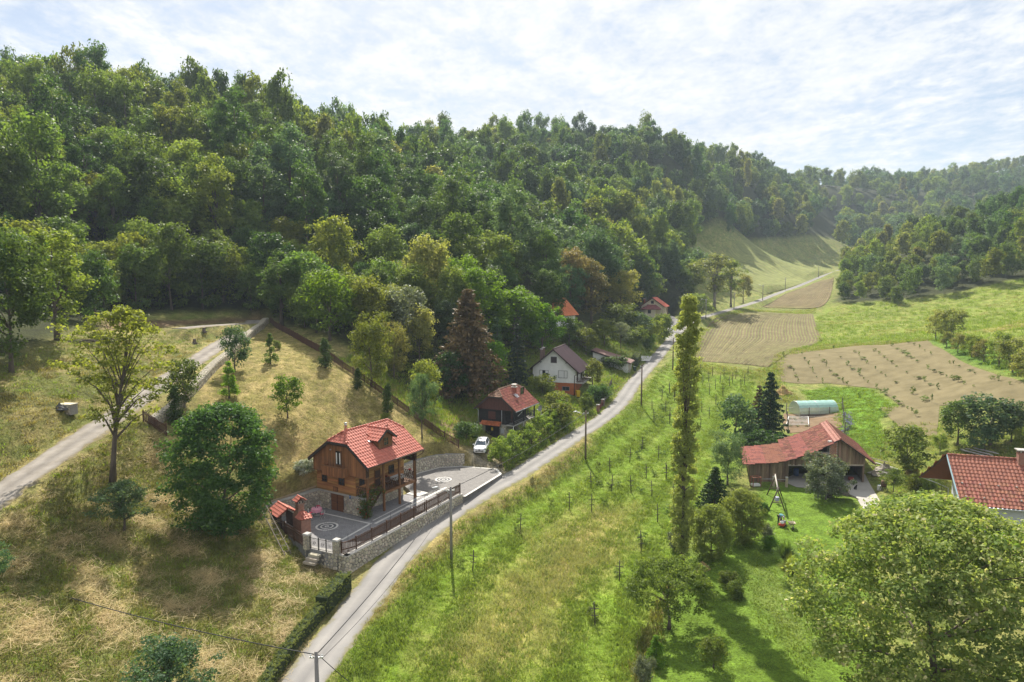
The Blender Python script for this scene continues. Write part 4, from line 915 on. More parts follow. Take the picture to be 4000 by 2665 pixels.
def planks(parent, F, u0, u1, v0, v1, w, th, mat, vertical=False, top=None, gap=.008, name='plank', holes=()):
    """boards of a wall, each its own piece; holes are (u0,u1,v0,v1) openings"""
    n = max(1, round(((u1 - u0) if vertical else (v1 - v0)) / w)); w = ((u1 - u0) if vertical else (v1 - v0)) / n
    for i in range(n):
        t = th + random.uniform(-.006, .006)
        if vertical:
            a, b = u0 + i * w + gap / 2, u0 + (i + 1) * w - gap / 2; ha, hb = (top(a), top(b)) if top else (v1, v1)
            if max(ha, hb) < v0 + .05: continue
            segs = [(v0, None)]
            for (h0, h1, g0, g1) in holes:
                if h0 < (a + b) / 2 < h1: segs = [(v0, g0), (g1, None)]
            for (s0, s1) in segs:
                x, y = (ha, hb) if s1 is None else (s1, s1)
                if max(x, y) <= s0: continue
                vs = [F.p(a, s0, 0), F.p(b, s0, 0), F.p(b, y, 0), F.p(a, x, 0), F.p(a, s0, t), F.p(b, s0, t), F.p(b, y, t), F.p(a, x, t)]
                MB().add(vs, [(3, 2, 1, 0), (4, 5, 6, 7), (0, 1, 5, 4), (1, 2, 6, 5), (2, 3, 7, 6), (3, 0, 4, 7)]).build(name, mat, parent)
        else:
            a, b = v0 + i * w + gap / 2, v0 + (i + 1) * w - gap / 2; segs = [(u0, u1)]
            for (h0, h1, g0, g1) in holes:
                if g0 < (a + b) / 2 < g1: segs = [s for x, y in segs for s in ((x, min(y, h0)), (max(x, h1), y)) if s[1] - s[0] > .02]
            for (x, y) in segs: fbox(MB(), F, x, y, a, b, 0, t).build(name, mat, parent)
GLASS = M('window glass', (0.035,0.045,0.055), (0.02,0.025,0.03), scale=.8, rough=.08, spec=.6)
def window(parent, F, u0, u1, v0, v1, fmat, nu=2, nv=2, n0=0.0, depth=.07, bar=.045, fr=.07, glass=None, name='window'):
    mb = MB()
    fbox(mb, F, u0, u1, v1 - fr, v1, n0, n0 + depth); fbox(mb, F, u0, u1, v0, v0 + fr, n0, n0 + depth + .02); fbox(mb, F, u0, u0 + fr, v0 + fr, v1 - fr, n0, n0 + depth); fbox(mb, F, u1 - fr, u1, v0 + fr, v1 - fr, n0, n0 + depth)
    for i in range(1, nu): c = u0 + (u1 - u0) * i / nu; fbox(mb, F, c - bar / 2, c + bar / 2, v0 + fr, v1 - fr, n0, n0 + depth - .012)
    for i in range(1, nv): c = v0 + (v1 - v0) * i / nv; fbox(mb, F, u0 + fr, u1 - fr, c - bar / 2, c + bar / 2, n0, n0 + depth - .016)
    w = mb.build(name, fmat, parent)
    for i in range(nu):
        a = u0 + fr + (u1 - u0 - 2 * fr) * i / nu; b = u0 + fr + (u1 - u0 - 2 * fr) * (i + 1) / nu; fbox(MB(), F, a + .004, b - .004, v0 + fr, v1 - fr, n0 + .005, n0 + depth * .4).build('pane', glass or GLASS, w)
    return w
def picket_fence(label, path, h, mat, step=.15, pw=.09, post=2.2, pointed=False, cap=.0, budget=300, cat='fence', group=None, lift=.06, postmat=None):
    """path: list of 3D base points"""
    o = thing('picket_fence', label, cat, path[0], 0, group); b = Vector(path[0]); L = [Vector(p) - b for p in path]
    me = MB().b6(-pw / 2, pw / 2, -.012, .012, 0, h - lift).mesh('picket'); me.materials.append(mat)
    if pointed:
        me = MB().add([(-pw/2,-.012,0),(pw/2,-.012,0),(pw/2,-.012,h-lift-.06),(0,-.012,h-lift),(-pw/2,-.012,h-lift-.06),(-pw/2,.012,0),(pw/2,.012,0),(pw/2,.012,h-lift-.06),(0,.012,h-lift),(-pw/2,.012,h-lift-.06)], [(0,1,2,3,4),(9,8,7,6,5),(0,5,6,1),(1,6,7,2),(2,7,8,3),(3,8,9,4),(4,9,5,0)]).mesh('picket'); me.materials.append(mat)
    cum = [0.0]
    for i in range(1, len(L)): cum.append(cum[-1] + (L[i] - L[i - 1]).length)
    def at(s):
        i = 0
        while i < len(cum) - 2 and cum[i + 1] < s: i += 1
        return L[i].lerp(L[i + 1], (s - cum[i]) / (cum[i + 1] - cum[i] + 1e-9)), (L[i + 1] - L[i]).normalized()
    npost = max(1, round(cum[-1] / post)); pl = cum[-1] / npost; rest = MB(); cnt = 0
    for i in range(npost + 1):
        p, d = at(i * pl); MB().box(p + Vector((0, 0, h * .52)), (.11, .11, h * 1.12), math.atan2(d.y, d.x)).build('post', postmat or mat, o)
    for i in range(npost):
        a, d = at(i * pl); c, _ = at((i + 1) * pl); n = Vector((-d.y, d.x, 0)).normalized()
        for f in (.24, .80): MB().beam(a + Vector((0, 0, h * f)) + n * .035, c + Vector((0, 0, h * f)) + n * .035, .04, .085).build('rail', mat, o)
        k = max(1, int(pl / step))
        for j in range(k):
            p, d = at(i * pl + (j + .5) * pl / k); m = Matrix.Translation(p + Vector((0, 0, lift + random.uniform(-.012, .012)))) @ Matrix.Rotation(math.atan2(d.y, d.x), 4, 'Z') @ Matrix.Rotation(random.uniform(-.012, .012), 4, 'Y')
            if cnt < budget:
                q = bpy.data.objects.new('picket', me); col.objects.link(q); q.parent = o; q.matrix_basis = m; cnt += 1
            else: rest.add([m @ v.co for v in me.vertices], [tuple(f.vertices) for f in me.polygons])
    if rest.v: tag(rest.build('pickets', mat, o), kind='stuff')
    return o
# ---------------------------------------------------------------- materials of the wooden house and its yard
WOOD_L = M('larch board', (0.46,0.235,0.085), (0.23,0.115,0.045), scale=1.6, rough=.7, bump=.25, rnd=.3, stretch=(.35, .35, 4), hue=.012)
WOOD_V = M('larch upright board', (0.33,0.15,0.06), (0.17,0.072,0.032), scale=2.0, rough=.7, bump=.25, rnd=.22, stretch=(4, 4, .35))
WOOD_D = M('dark stained wood', (0.085,0.04,0.025), (0.05,0.024,0.016), scale=4, rough=.65, bump=.2, rnd=.2)
WOOD_P = M('post wood', (0.23,0.11,0.045), (0.14,0.062,0.028), scale=3, rough=.65, bump=.2, stretch=(3, 3, .4))
WOOD_G = M('grey weathered wood', (0.19,0.165,0.14), (0.10,0.085,0.07), scale=3, rough=.9, bump=.3, rnd=.2, stretch=(3, 3, .5))
FASCIA = M('dark fascia', (0.055,0.05,0.05), (0.035,0.03,0.03), scale=3, rough=.6)
TILE_R = M('clay tile red', (0.50,0.155,0.105), (0.44,0.125,0.085), scale=3, rough=.55, rnd=.09, spec=.4)
TILE_S = M('roof underlay', (0.20,0.06,0.04), (0.16,0.05,0.035), scale=3, rough=.8)
STONE = M('field stone', (0.52,0.48,0.40), (0.34,0.315,0.28), scale=3.2, rough=.85, bump=.35, rnd=.26, hue=.02, c3=(0.43,0.375,0.28))
MORTAR = M('mortar', (0.29,0.275,0.25), (0.21,0.20,0.185), scale=6, rough=.95, bump=.5)
CONC = M('concrete', (0.43,0.41,0.38), (0.33,0.315,0.29), scale=1.2, rough=.9, bump=.2, rnd=.05)
CONC_W = M('pale concrete', (0.56,0.54,0.50), (0.45,0.43,0.40), scale=1.4, rough=.9, bump=.15)
STEEL = M('steel', (0.55,0.55,0.56), (0.42,0.42,0.43), scale=5, rough=.3, metal=1.0)
IRON = M('black iron', (0.03,0.028,0.028), (0.02,0.02,0.02), scale=5, rough=.5, metal=.4)
CLOTHW = M('white cloth', (0.80,0.79,0.77), (0.70,0.69,0.68), scale=3, rough=.9)
def paver_mat(name, c1, c2):
    m = M(name, c1, c2, scale=1.6, rough=.85, bump=.0); nt = m.node_tree; N = nt.nodes; L = nt.links; bs = N['Principled BSDF']
    br = N.new('ShaderNodeTexBrick'); br.inputs['Scale'].default_value = 1.0; br.inputs['Brick Width'].default_value = .22; br.inputs['Row Height'].default_value = .11; br.inputs['Mortar Size'].default_value = .012
    br.inputs['Color1'].default_value = (1, 1, 1, 1); br.inputs['Color2'].default_value = (.78, .78, .8, 1); br.inputs['Mortar'].default_value = (.55, .54, .52, 1)
    tc = N.new('ShaderNodeTexCoord'); mp = N.new('ShaderNodeMapping'); mp.inputs['Rotation'].default_value = (0, 0, .5); L.new(tc.outputs['Object'], mp.inputs[0]); L.new(mp.outputs[0], br.inputs['Vector'])
    old = bs.inputs['Base Color'].links[0].from_socket; mx = N.new('ShaderNodeMix'); mx.data_type = 'RGBA'; mx.blend_type = 'MULTIPLY'; mx.inputs[0].default_value = 1; L.new(old, mx.inputs[6]); L.new(br.outputs[0], mx.inputs[7]); L.new(mx.outputs[2], bs.inputs['Base Color'])
    return m
PAVER = paver_mat('patio paver', (0.285,0.275,0.275), (0.215,0.208,0.21)); PAVER2 = paver_mat('parking paver', (0.235,0.22,0.205), (0.175,0.165,0.155))
# ---------------------------------------------------------------- patio, parking and retaining walls
HXI = lambda x, y, z=0.0: HO + HX * x + HY * y + Vector((0, 0, z))
E0 = HXI(0.2, .1); SIDE_END = HXI(6.9, 7.6)
patio = [PA, PB, PC, PD, E0, HXI(5.3, .1), HXI(5.3, 7.7), HXI(7.2, 8.2), PF]
def ccw(P):
    a = sum(P[i][0] * P[(i + 1) % len(P)][1] - P[(i + 1) % len(P)][0] * P[i][1] for i in range(len(P))); return P if a > 0 else P[::-1]
tag(MB().prism(ccw(patio), PATIO_Z - 1.2, PATIO_Z).build('patio_paving', PAVER), kind='structure')
park = [PF] + PARK[1:] + [HXI(5.2, 9.2), HXI(7.2, 8.22)]
tag(MB().prism(ccw(park), PARK_Z - 1.2, PARK_Z).build('parking_paving', PAVER2), kind='structure')
def ribbon(name, pts, w, z, mat, closed=False):
    mb = MB(); P = [Vector((p[0], p[1], 0)) for p in pts]
    for i in range(len(P) - (0 if closed else 1)):
        a, b = P[i], P[(i + 1) % len(P)]; d = (b - a).normalized(); s = Vector((-d.y, d.x, 0)) * w / 2; e = d * w / 2 * .98; zz = z + .004 * (i % 2)
        mb.add([(q.x, q.y, zz) for q in (a - s - e, b - s + e, b + s + e, a + s - e)], [(0, 1, 2, 3)])
    return tag(mb.build(name, mat), kind='structure')
rA = atz(1447, 2046, -24); rB = atz(1338, 2108, -24); rC = atz(1268, 2006, -24)
ribbon('paving_border', [rC, rA, rB], .22, PATIO_Z + .006, CONC_W)
ribbon('path_border', [rA + Vector((.5, .15, 0)), rA + Vector((.5, .15, 0)) + (PF - PA).normalized() * 12.6], .3, PATIO_Z + .006, CONC_W)
ribbon('path_edge', [rA + Vector((.1, .9, 0)), HXI(7.3, 7.8)], .16, PATIO_Z + .012, CONC_W)
MBp = MB().prism(ccw([HXI(5.4, 7.9), HXI(7.1, 7.9), HXI(7.3, 9.4), HXI(5.4, 9.6)]), PARK_Z, PATIO_Z + .05); tag(MBp.build('entrance_step', CONC_W), kind='structure')
pe = [p for p in PARK[1:]]
ribbon('parking_border', [PF + Vector((.25, .1, 0))] + [p * 1 + (Vector((-9, 81, 0)) - p).normalized() * .25 for p in pe], .28, PARK_Z + .006, CONC_W)
def rosette(label, c, r, z, group):
    o = thing('paving_rosette', label, 'paving', (c.x, c.y, z), 0, group); dk = M('dark sett', (0.13,0.13,0.14), (0.09,0.09,0.095), scale=5, rough=.8, rnd=.2); wt = M('white sett', (0.62,0.60,0.56), (0.50,0.48,0.45), scale=5, rough=.8, rnd=.12)
    MB().lathe([(r * 1.02, .004), (r * 1.0, .010), (.001, .010)], n=32, smooth=False).build('ring_bed', dk, o)
    for (ra, rb, n, mt) in ((.82, 1.0, 30, wt), (.66, .8, 26, dk), (.46, .58, 22, wt), (.1, .2, 8, wt)):
        for i in range(n):
            a0 = 2 * math.pi * i / n; a1 = 2 * math.pi * (i + .86) / n; mb = MB(); q = [(ra * r, a0), (rb * r, a0), (rb * r, a1), (ra * r, a1)]
            mb.prism([(d * math.cos(a), d * math.sin(a)) for d, a in q], .006, .024 + random.uniform(0, .006)); mb.build('sett', mt, o)
rosette('black and white paved rosette on the patio before the fireplace', atz(1277, 2057, -24), 1.08, PATIO_Z, 'paved rosettes')
rosette('white paved rosette in the parking yard right of the wooden house', atz(1732, 1874, -24.28), 1.0, PARK_Z, 'paved rosettes')
def wall_thing(name, label, path, z0f, z1f, thick, size, budget=300, seed=1, coping=True, cat='wall', both=False, flip=False, side=1):
    """stone faced wall along a path of xy points; z0f,z1f(u) base and top heights"""
    P = [Vector((p[0], p[1], 0)) for p in path]; cum = [0.0]
    for i in range(1, len(P)): cum.append(cum[-1] + (P[i] - P[i - 1]).length)
    L = cum[-1]; b = Vector((P[0].x, P[0].y, z0f(0))); o = thing(name, label, cat, b)
    def at(s):
        i = 0
        while i < len(cum) - 2 and cum[i + 1] < s: i += 1
        d = (P[i + 1] - P[i]).normalized(); return P[i] + d * (s - cum[i]), d
    def fn(u, v, out):
        p, d = at(min(max(u, 0), L)); n = Vector((d.y, -d.x, 0)) * side; q = p + n * out; return Vector((q.x, q.y, v)) - b
    mb = MB(); cp = MB(); ss = sorted(set(cum + [L * i / max(2, int(L / 1.0)) for i in range(max(2, int(L / 1.0)) + 1)])); V = []
    def clean(x): return x
    for a, c in zip(ss[:-1], ss[1:]):
        if c - a < 1e-4: continue
        e = 1e-4
        for m_, t0, t1, zz0, zz1 in ((mb, -thick, 0, z0f, z1f),) + (((cp, -thick - .05, .06, z1f, lambda u: z1f(u) + .07),) if coping else ()):
            q = [fn(a + e, zz0(a), t0), fn(c - e, zz0(c), t0), fn(c - e, zz0(c), t1), fn(a + e, zz0(a), t1), fn(a + e, zz1(a), t0), fn(c - e, zz1(c), t0), fn(c - e, zz1(c), t1), fn(a + e, zz1(a), t1)]
            m_.add(q, [(0, 1, 2, 3), (7, 6, 5, 4), (1, 0, 4, 5), (2, 1, 5, 6), (3, 2, 6, 7), (0, 3, 7, 4)] if side < 0 else [(3, 2, 1, 0), (4, 5, 6, 7), (0, 1, 5, 4), (1, 2, 6, 5), (2, 3, 7, 6), (3, 0, 4, 7)])
    mb.build('core', MORTAR, o)
    if coping: cp.build('coping', CONC, o)
    bud = [budget]; stone_face(o, fn, L, z0f, z1f, size, STONE, seed=seed, budget=bud)
    return o
zroad = lambda u: PATIO_Z - 1.75 + u * .012
wall_thing('retaining_wall', 'long pale stone retaining wall between patio and road', [PB + (PA - PB).normalized() * .1, PA, PF], zroad, lambda u: PATIO_Z - .02, .45, .36, seed=2)
wall_thing('gate_wall', 'low stone wall under the iron gate', [PC + (PD - PC).normalized() * .3, PB], lambda u: PATIO_Z - 1.5, lambda u: PATIO_Z - .05, .4, .36, seed=4, side=1)
wall_thing('garden_wall', 'stone retaining wall between dry lawn and patio', [PD + Vector((-.1, .1, 0)), E0 + Vector((0, .1, 0))], lambda u: PATIO_Z - .1, lambda u: PATIO_Z + 1.5 + .04 * u, .75, .30, seed=5)
mb = MB(); mb.beam(PD + Vector((-.55, .1, 1.62)), E0 + Vector((-.5, .5, 2.0)), .12, .16); tag(mb.build('garden_edging', M('pale timber', (0.42,0.33,0.22), (0.3,0.23,0.15), scale=3, rough=.8)), 'pale timber edging along the top of the garden wall', 'edging')
cw = spline([PARK[3] + Vector((.2, .3, 0)), PARK[4] + Vector((0, .1, 0)), PARK[5], PARK[6] + Vector((0, 0, 0)), HXI(2.6, 9.4)], .8)
wall_thing('curved_wall', 'curved pale stone wall behind the parking yard', cw, lambda u: PARK_Z - .2, lambda u: PARK_Z + 1.45 + .15 * math.sin(u * .3), .7, .36, seed=6, side=-1, coping=False)
# ---------------------------------------------------------------- the wooden house
def wooden_house():
    o = thing('wooden_house', 'brown timber house on a stone base with bright red tiled roof', 'house', HO, HA)
    W, D = 5.4, 7.5; XL, XR, ZE, ZR, XM = -.5, 7.64, 5.32, 8.32, 3.6; sl = (ZR - ZE) / (XM - XL)
    # stone base
    base = MB(); base.b6(0, 5.3, .05, D, -.4, 1.9)
    base.add([(0,.04,-.4),(6.2,.04,-.4),(6.75,.04,1.9),(0,.04,1.9),(0,.5,-.4),(6.2,.5,-.4),(6.75,.5,1.9),(0,.5,1.9)], [(0,1,2,3),(7,6,5,4),(1,5,6,2),(3,2,6,7),(0,3,7,4),(0,4,5,1)])
    b = base.build('stone_base', MORTAR, o)
    bud = [150]; door = (2.0, 3.75)
    stone_face(b, lambda u, v, n: Vector((u, .04 - n, v)), 6.75, lambda u: 0.0, lambda u: 1.76, .36, STONE, seed=8, budget=bud, inside=lambda a, c: not (door[0] - .1 < a < door[1] + .1 and c < 1.8) and a < 6.15 + .27 * c)
    bud = [90]; stone_face(b, lambda u, v, n: Vector((5.3 + n, .5 + u, v)), 7.0, lambda u: 0.0, lambda u: 1.76, .36, STONE, seed=9, budget=bud)
    bud = [60]; stone_face(b, lambda u, v, n: Vector((5.3 - u, D + n, v)), 5.3, lambda u: 0.0, lambda u: 1.76, .4, STONE, seed=10, budget=bud)
    MB().b6(-.06, 6.8, -.05, .55, 1.78, 1.95).build('lintel', CONC, b); MB().b6(-.06, 5.42, .56, D + .06, 1.78, 1.945).build('plinth_band', CONC, b)
    # double garage-like door
    Ff = Fr((0, 0, 0), (1, 0, 0), (0, 0, 1), (0, -1, 0)); dm = M('door wood', (0.20,0.085,0.035), (0.12,0.048,0.022), scale=2.5, rough=.6, bump=.2, rnd=.15, stretch=(.4, .4, 4))
    for a, c in ((2.0, 2.87), (2.88, 3.75)):
        d = fbox(MB(), Ff, a, c, .02, 1.76, -.06, -.01).build('door', WOOD_D, o)
        for k in range(8): fbox(MB(), Ff, a + .05, c - .05, .06 + k * .21, .06 + k * .21 + .195, -.012, .012).build('plank', dm, d)
        fbox(MB(), Ff, (a if a > 2.5 else c) - .06, (a if a > 2.5 else c) + .06 , .85, .97, .012, .035).build('handle', IRON, d)
    # first floor
    MB().b6(.05, W - .03, .06, D, 1.95, 4.15).build('wall_core', WOOD_D, o)
    F1 = Fr((0, .06, 0), (1, 0, 0), (0, 0, 1), (0, -1, 0)); F2 = Fr((W - .03, .0, 0), (0, 1, 0), (0, 0, 1), (1, 0, 0)); F3 = Fr((.05, D, 0), (0, -1, 0), (0, 0, 1), (-1, 0, 0)); F4 = Fr((W, D, 0), (-1, 0, 0), (0, 0, 1), (0, 1, 0))
    w1 = [(.78, 1.52, 2.85, 3.88), (3.15, 3.95, 2.85, 3.88)]; hatch = (2.35, 2.98, 2.05, 2.52)
    planks(o, F1, 0, W, 1.96, 4.14, .22, .04, WOOD_L); d2 = (2.75, 3.7, 2.08, 4.0); w2 = [(.55, 1.3, 2.9, 3.9), (5.0, 5.85, 3.0, 3.9)]
    planks(o, F2, .06, D, 1.96, 4.14, .22, .04, WOOD_L); planks(o, F3, 0, D - .06, 1.96, 4.14, .22, .04, WOOD_L); planks(o, F4, 0, W - .1, 1.96, 4.14, .22, .04, WOOD_L)
    for h in w1: window(o, F1, *h, WOOD_D, 2, 3, n0=.05, depth=.07)
    h = fbox(MB(), F1, *hatch, .05, .09).build('hatch', WOOD_D, o)
    for k in range(2): fbox(MB(), F1, hatch[0] + .05 + k * .28, hatch[0] + .3 + k * .28, 2.1, 2.47, .09, .105).build('board', WOOD_V, h)
    for h in w2: window(o, F2, *h, WOOD_D, 2, 2, n0=.05, depth=.07)
    dd = fbox(MB(), F2, *d2, .05, .1).build('door', WOOD_V, o)
    for k in range(2): fbox(MB(), F2, d2[0] + .1, d2[1] - .1, 2.2 + k * .9, 2.95 + k * .9, .1, .125).build('panel', WOOD_D, dd)
    fbox(MB(), F2, 3.55, 3.62, 2.95, 3.1, .1, .16).build('handle', IRON, dd)
    # upper storey with upright boards
    FU = Fr((0, -.26, 0), (1, 0, 0), (0, 0, 1), (0, -1, 0)); tz = lambda x: min(ZE + sl * (x - XL), ZE + sl * (XR - x), 7.36) - .2
    poly = [(-.1, 4.16), (7.1, 4.16), (7.1, tz(7.1))] + [(x, tz(x)) for x in (4.93, 2.27)] + [(-.1, tz(-.1))]
    core = MB()
    for y0, y1 in ((-.24, .2), (D - .2, D + .2)):
        n = len(poly); core.add([(p[0], y0, p[1]) for p in poly] + [(p[0], y1, p[1]) for p in poly], [tuple(range(n)), tuple(range(2 * n - 1, n - 1, -1))] + [(i, n + i, n + (i + 1) % n, (i + 1) % n) for i in range(n)])
    core.b6(0, W - .03, .21, D - .21, 4.16, 5.45); core.build('gable_core', WOOD_D, o); planks(o, F2, .2, D - .2, 4.15, 5.4, .22, .04, WOOD_L)
    fd = (3.05, 3.85, 4.95, 6.5)
    planks(o, FU, -.1, 7.1, 4.12, 7, .21, .04, WOOD_V, vertical=True, top=tz, holes=[fd], name='upright_board')
    fbox(MB(), FU, -.1, 7.12, 4.02, 4.13, -.3, .05).build('beam', WOOD_P, o)
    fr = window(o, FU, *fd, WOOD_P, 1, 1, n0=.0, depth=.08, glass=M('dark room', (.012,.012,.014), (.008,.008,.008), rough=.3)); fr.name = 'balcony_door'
    for a in (3.15, 3.6): 
        mb = MB(); n = 7
        for i in range(n - 1): q0, q1 = a + .2 * i / n, a + .2 * (i + 1) / n; z0, z1 = .06 + .02 * (i % 2), .06 + .02 * ((i + 1) % 2); mb.add([FU.p(q0, 5.1, z0), FU.p(q1, 5.1, z1), FU.p(q1, 6.25, z1), FU.p(q0, 6.25, z0)], [(0, 1, 2, 3)])
        mb.build('curtain', CLOTHW, fr)
    bal = MB().b6(1.95, 4.75, -1.08, -.27, 4.02, 4.10).build('small_balcony', WOOD_P, o)
    FB = Fr((0, -1.08, 0), (1, 0, 0), (0, 0, 1), (0, -1, 0)); planks(bal, FB, 1.95, 4.75, 4.0, 4.95, .19, .03, WOOD_V, vertical=True, name='board')
    for x, n in ((1.95, -1), (4.75, 1)): planks(bal, Fr((x, -1.05 if n < 0 else -1.05, 0), (0, 1, 0), (0, 0, 1), (n, 0, 0)), 0, .76, 4.0, 4.95, .19, .03, WOOD_V, vertical=True, name='board')
    fbox(MB(), FB, 1.9, 4.8, 4.95, 5.01, -.06, .06).build('handrail', WOOD_P, bal)
    # roof planes
    Y0, Y1 = -.6, 8.2; ZH = 7.36; hx = (ZR - ZH) / sl; ya = .54; yb = 7.0; lo = .12; bud = [300]
    dy0, dy1, dxf, dzr = 2.3, 5.1, 6.5, 8.25; dym = (dy0 + dy1) / 2; dze = 7.25
    zs = lambda x: ZE + sl * (XR - x)
    def indormer(p):
        zr = dze + (dzr - dze) * (1 - abs(p.y - dym) / (dym - dy0)); return dy0 + .1 < p.y < dy1 - .1 and p.x < dxf and zr > p.z + .02
    rt = [(XR, Y0, ZE), (XR, Y1, ZE), (XM + hx, Y1, ZH), (XM, yb, ZR), (XM, ya, ZR), (XM + hx, Y0, ZH)]
    r1 = tile_slope(o, rt, (0, 1, 0), TILE_S, TILE_R, .345, .40, budget=bud, skip=indormer)
    lt = [(XL, Y1, ZE), (XL, Y0, ZE), (XM - hx, Y0, ZH), (XM, ya, ZR), (XM, yb, ZR), (XM - hx, Y1, ZH)]
    fh = [(XM - hx, Y0, ZH), (XM + hx, Y0, ZH), (XM, ya, ZR)]; bh = [(XM + hx, Y1, ZH), (XM - hx, Y1, ZH), (XM, yb, ZR)]
    r3 = tile_slope(o, fh, (1, 0, 0), TILE_S, TILE_R, .345, .40, budget=None); tile_slope(o, bh, (-1, 0, 0), TILE_S, TILE_R, .345, .40, budget=[0])
    tile_slope(o, lt, (0, -1, 0), TILE_S, TILE_R, .345, .40, budget=[0])
    up = Vector((0, 0, .05))
    for a, c in (((XM, ya, ZR), (XM, yb, ZR)), ((XM + hx, Y0, ZH), (XM, ya, ZR)), ((XM - hx, Y0, ZH), (XM, ya, ZR)), ((XM + hx, Y1, ZH), (XM, yb, ZR)), ((XM - hx, Y1, ZH), (XM, yb, ZR))): ridge_caps(r1, Vector(a) + up, Vector(c) + up, TILE_R)
    # verge boards, double, and gutter
    for y in (Y0 - .03, Y1 + .03):
        for a, c in (((XL - .05, y, ZE - .05), (XM - hx, y, ZH - .02)), ((XM - hx, y, ZH - .02), (XM + hx, y, ZH - .02)), ((XM + hx, y, ZH - .02), (XR + .05, y, ZE - .05))):
            MB().beam(Vector(a) - Vector((0, 0, .08)), Vector(c) - Vector((0, 0, .08)), .05, .2).build('verge_board', FASCIA, o); s = .07 if y < 0 else -.07; MB().beam(Vector(a) + Vector((0, s, -.24)), Vector(c) + Vector((0, s, -.24)), .05, .16).build('verge_board', WOOD_D, o)
    MB().tube([(XR + .08, Y0 - .02, ZE - .02), (XR + .08, Y1 + .05, ZE - .06)], .075, 8).build('gutter', M('brown gutter', (0.10,0.055,0.035), (0.07,0.04,0.028), rough=.4), o)
    MB().tube([(XR + .08, Y1 - .05, ZE - .1), (XR - .1, Y1 - .05, ZE - .45), (XR - .45, 7.42, ZE - .8), (XR - .45, 7.42, .1)], .05, 7).build('downpipe', MATS['brown gutter'], o)
    # dormer
    dr = MB().add([(dxf - .25, dy0 + .35, zs(dxf - .25) - .1), (dxf - .25, dy1 - .35, zs(dxf - .25) - .1), (dxf - .25, dy1 - .35, 7.28), (dxf - .25, dym, 7.95), (dxf - .25, dy0 + .35, 7.28), (4.2, dy0 + .35, zs(4.2)), (4.2, dy1 - .35, zs(4.2)), (4.2, dy1 - .35, 7.28), (4.2, dym, 7.95), (4.2, dy0 + .35, 7.28)], [(0,1,2,3,4),(1,6,7,2),(0,4,9,5),(5,9,8,7,6)]).build('dormer', WOOD_P, o)
    xe = lambda z: XR - (z - ZE) / sl
    for s, ye in ((1, dy1), (-1, dy0)):
        q = [(dxf, ye, dze), (xe(dze) , ye, dze), (xe(dzr), dym, dzr), (dxf, dym, dzr)]; q = q if s > 0 else q[::-1]
        tile_slope(dr, q, (-1, 0, 0) if s > 0 else (1, 0, 0), TILE_S, TILE_R, .345, .40, budget=None, name='dormer_roof')
    for s, ye in ((1, dy1 + .05), (-1, dy0 - .05)): MB().beam((dxf + .03, ye, dze - .1), (dxf + .03, dym, dzr - .04), .05, .22).build('verge_board', FASCIA, dr)
    ridge_caps(dr, (dxf + .05, dym, dzr + .05), (xe(dzr), dym, dzr + .05), TILE_R)
    FD = Fr((dxf - .25, 0, 0), (0, 1, 0), (0, 0, 1), (1, 0, 0)); window(dr, FD, dym - .38, dym + .38, 6.5, 7.4, WOOD_P, 2, 2, n0=.01)
    MB().beam((xe(dze) - .2, dy0 + .02, dze + .05), (dxf - .9, dy0 - .1, dze - .12), .3, .02).build('flashing', STEEL, dr)
    # rooster ornament on the dormer ridge
    rp = [(0,0),(.05,.12),(-.12,.16),(-.2,.3),(-.1,.26),(0,.24),(.08,.34),(.07,.42),(.12,.40),(.16,.43),(.14,.37),(.19,.34),(.14,.31),(.13,.2),(.08,.1),(.06,0)]
    mb = MB(); n = len(rp); mb.add([(dxf - .1 + p[0] * 1.1, dym - .025, dzr + .12 + p[1] * 1.1) for p in rp] + [(dxf - .1 + p[0] * 1.1, dym + .025, dzr + .12 + p[1] * 1.1) for p in rp], [tuple(range(n)), tuple(range(2 * n - 1, n - 1, -1))] + [((i + 1) % n, i, n + i, n + (i + 1) % n) for i in range(n)])
    mb.build('rooster_finial', M('terracotta', (.25,.07,.045), (.18,.05,.035), rough=.6), dr)
    # flue
    fl = MB().lathe([(.17, 0), (.17, .3), (.12, .34)], (XM, ya + .15, ZR - .05), 10).build('chimney', TILE_R, o); MB().lathe([(.11, .3), (.11, .62), (.16, .64), (.16, .70), (.10, .72), (.10, .82), (.2, .84), (.19, .90), (.001, .93)], (XM, ya + .15, ZR - .05), 12).build('flue_cap', STEEL, fl)
    # balcony, posts, stairs
    for y in (.12, 2.5, 4.95, 7.45): MB().b6(6.85, 7.05, y - .1, y + .1, 0, 5.4).build('post', WOOD_P, o)
    MB().b6(6.83, 7.07, -.5, 8.0, 5.4, 5.55).build('eave_beam', WOOD_P, o)
    dk = MB().b6(5.42, 6.85, 2.55, 7.42, 1.93, 2.0).build('balcony_deck', WOOD_P, o); MB().b6(7.06, 7.16, 2.4, 7.6, 1.80, 2.06).build('rim_beam', WOOD_P, dk)
    for k in range(11): MB().b6(5.43 + k * .129, 5.43 + k * .129 + .12, 2.56, 7.41, 2.004, 2.026).build('board', WOOD_P, dk)
    def rail(a, c, n, par):
        a, c = Vector(a), Vector(c); r = MB().beam(a + Vector((0, 0, 1.0)), c + Vector((0, 0, 1.0)), .07, .06).beam(a + Vector((0, 0, .12)), c + Vector((0, 0, .12)), .05, .05).build('railing', WOOD_D, par)
        for i in range(n):
            p, q = a.lerp(c, i / n), a.lerp(c, (i + 1) / n); MB().beam(p + Vector((0, 0, .13)), q + Vector((0, 0, .98)), .03, .035).build('lattice_bar', WOOD_D, r); MB().beam(q + Vector((0, 0, .13)), p + Vector((0, 0, .98)), .025, .03).build('lattice_bar', WOOD_D, r)
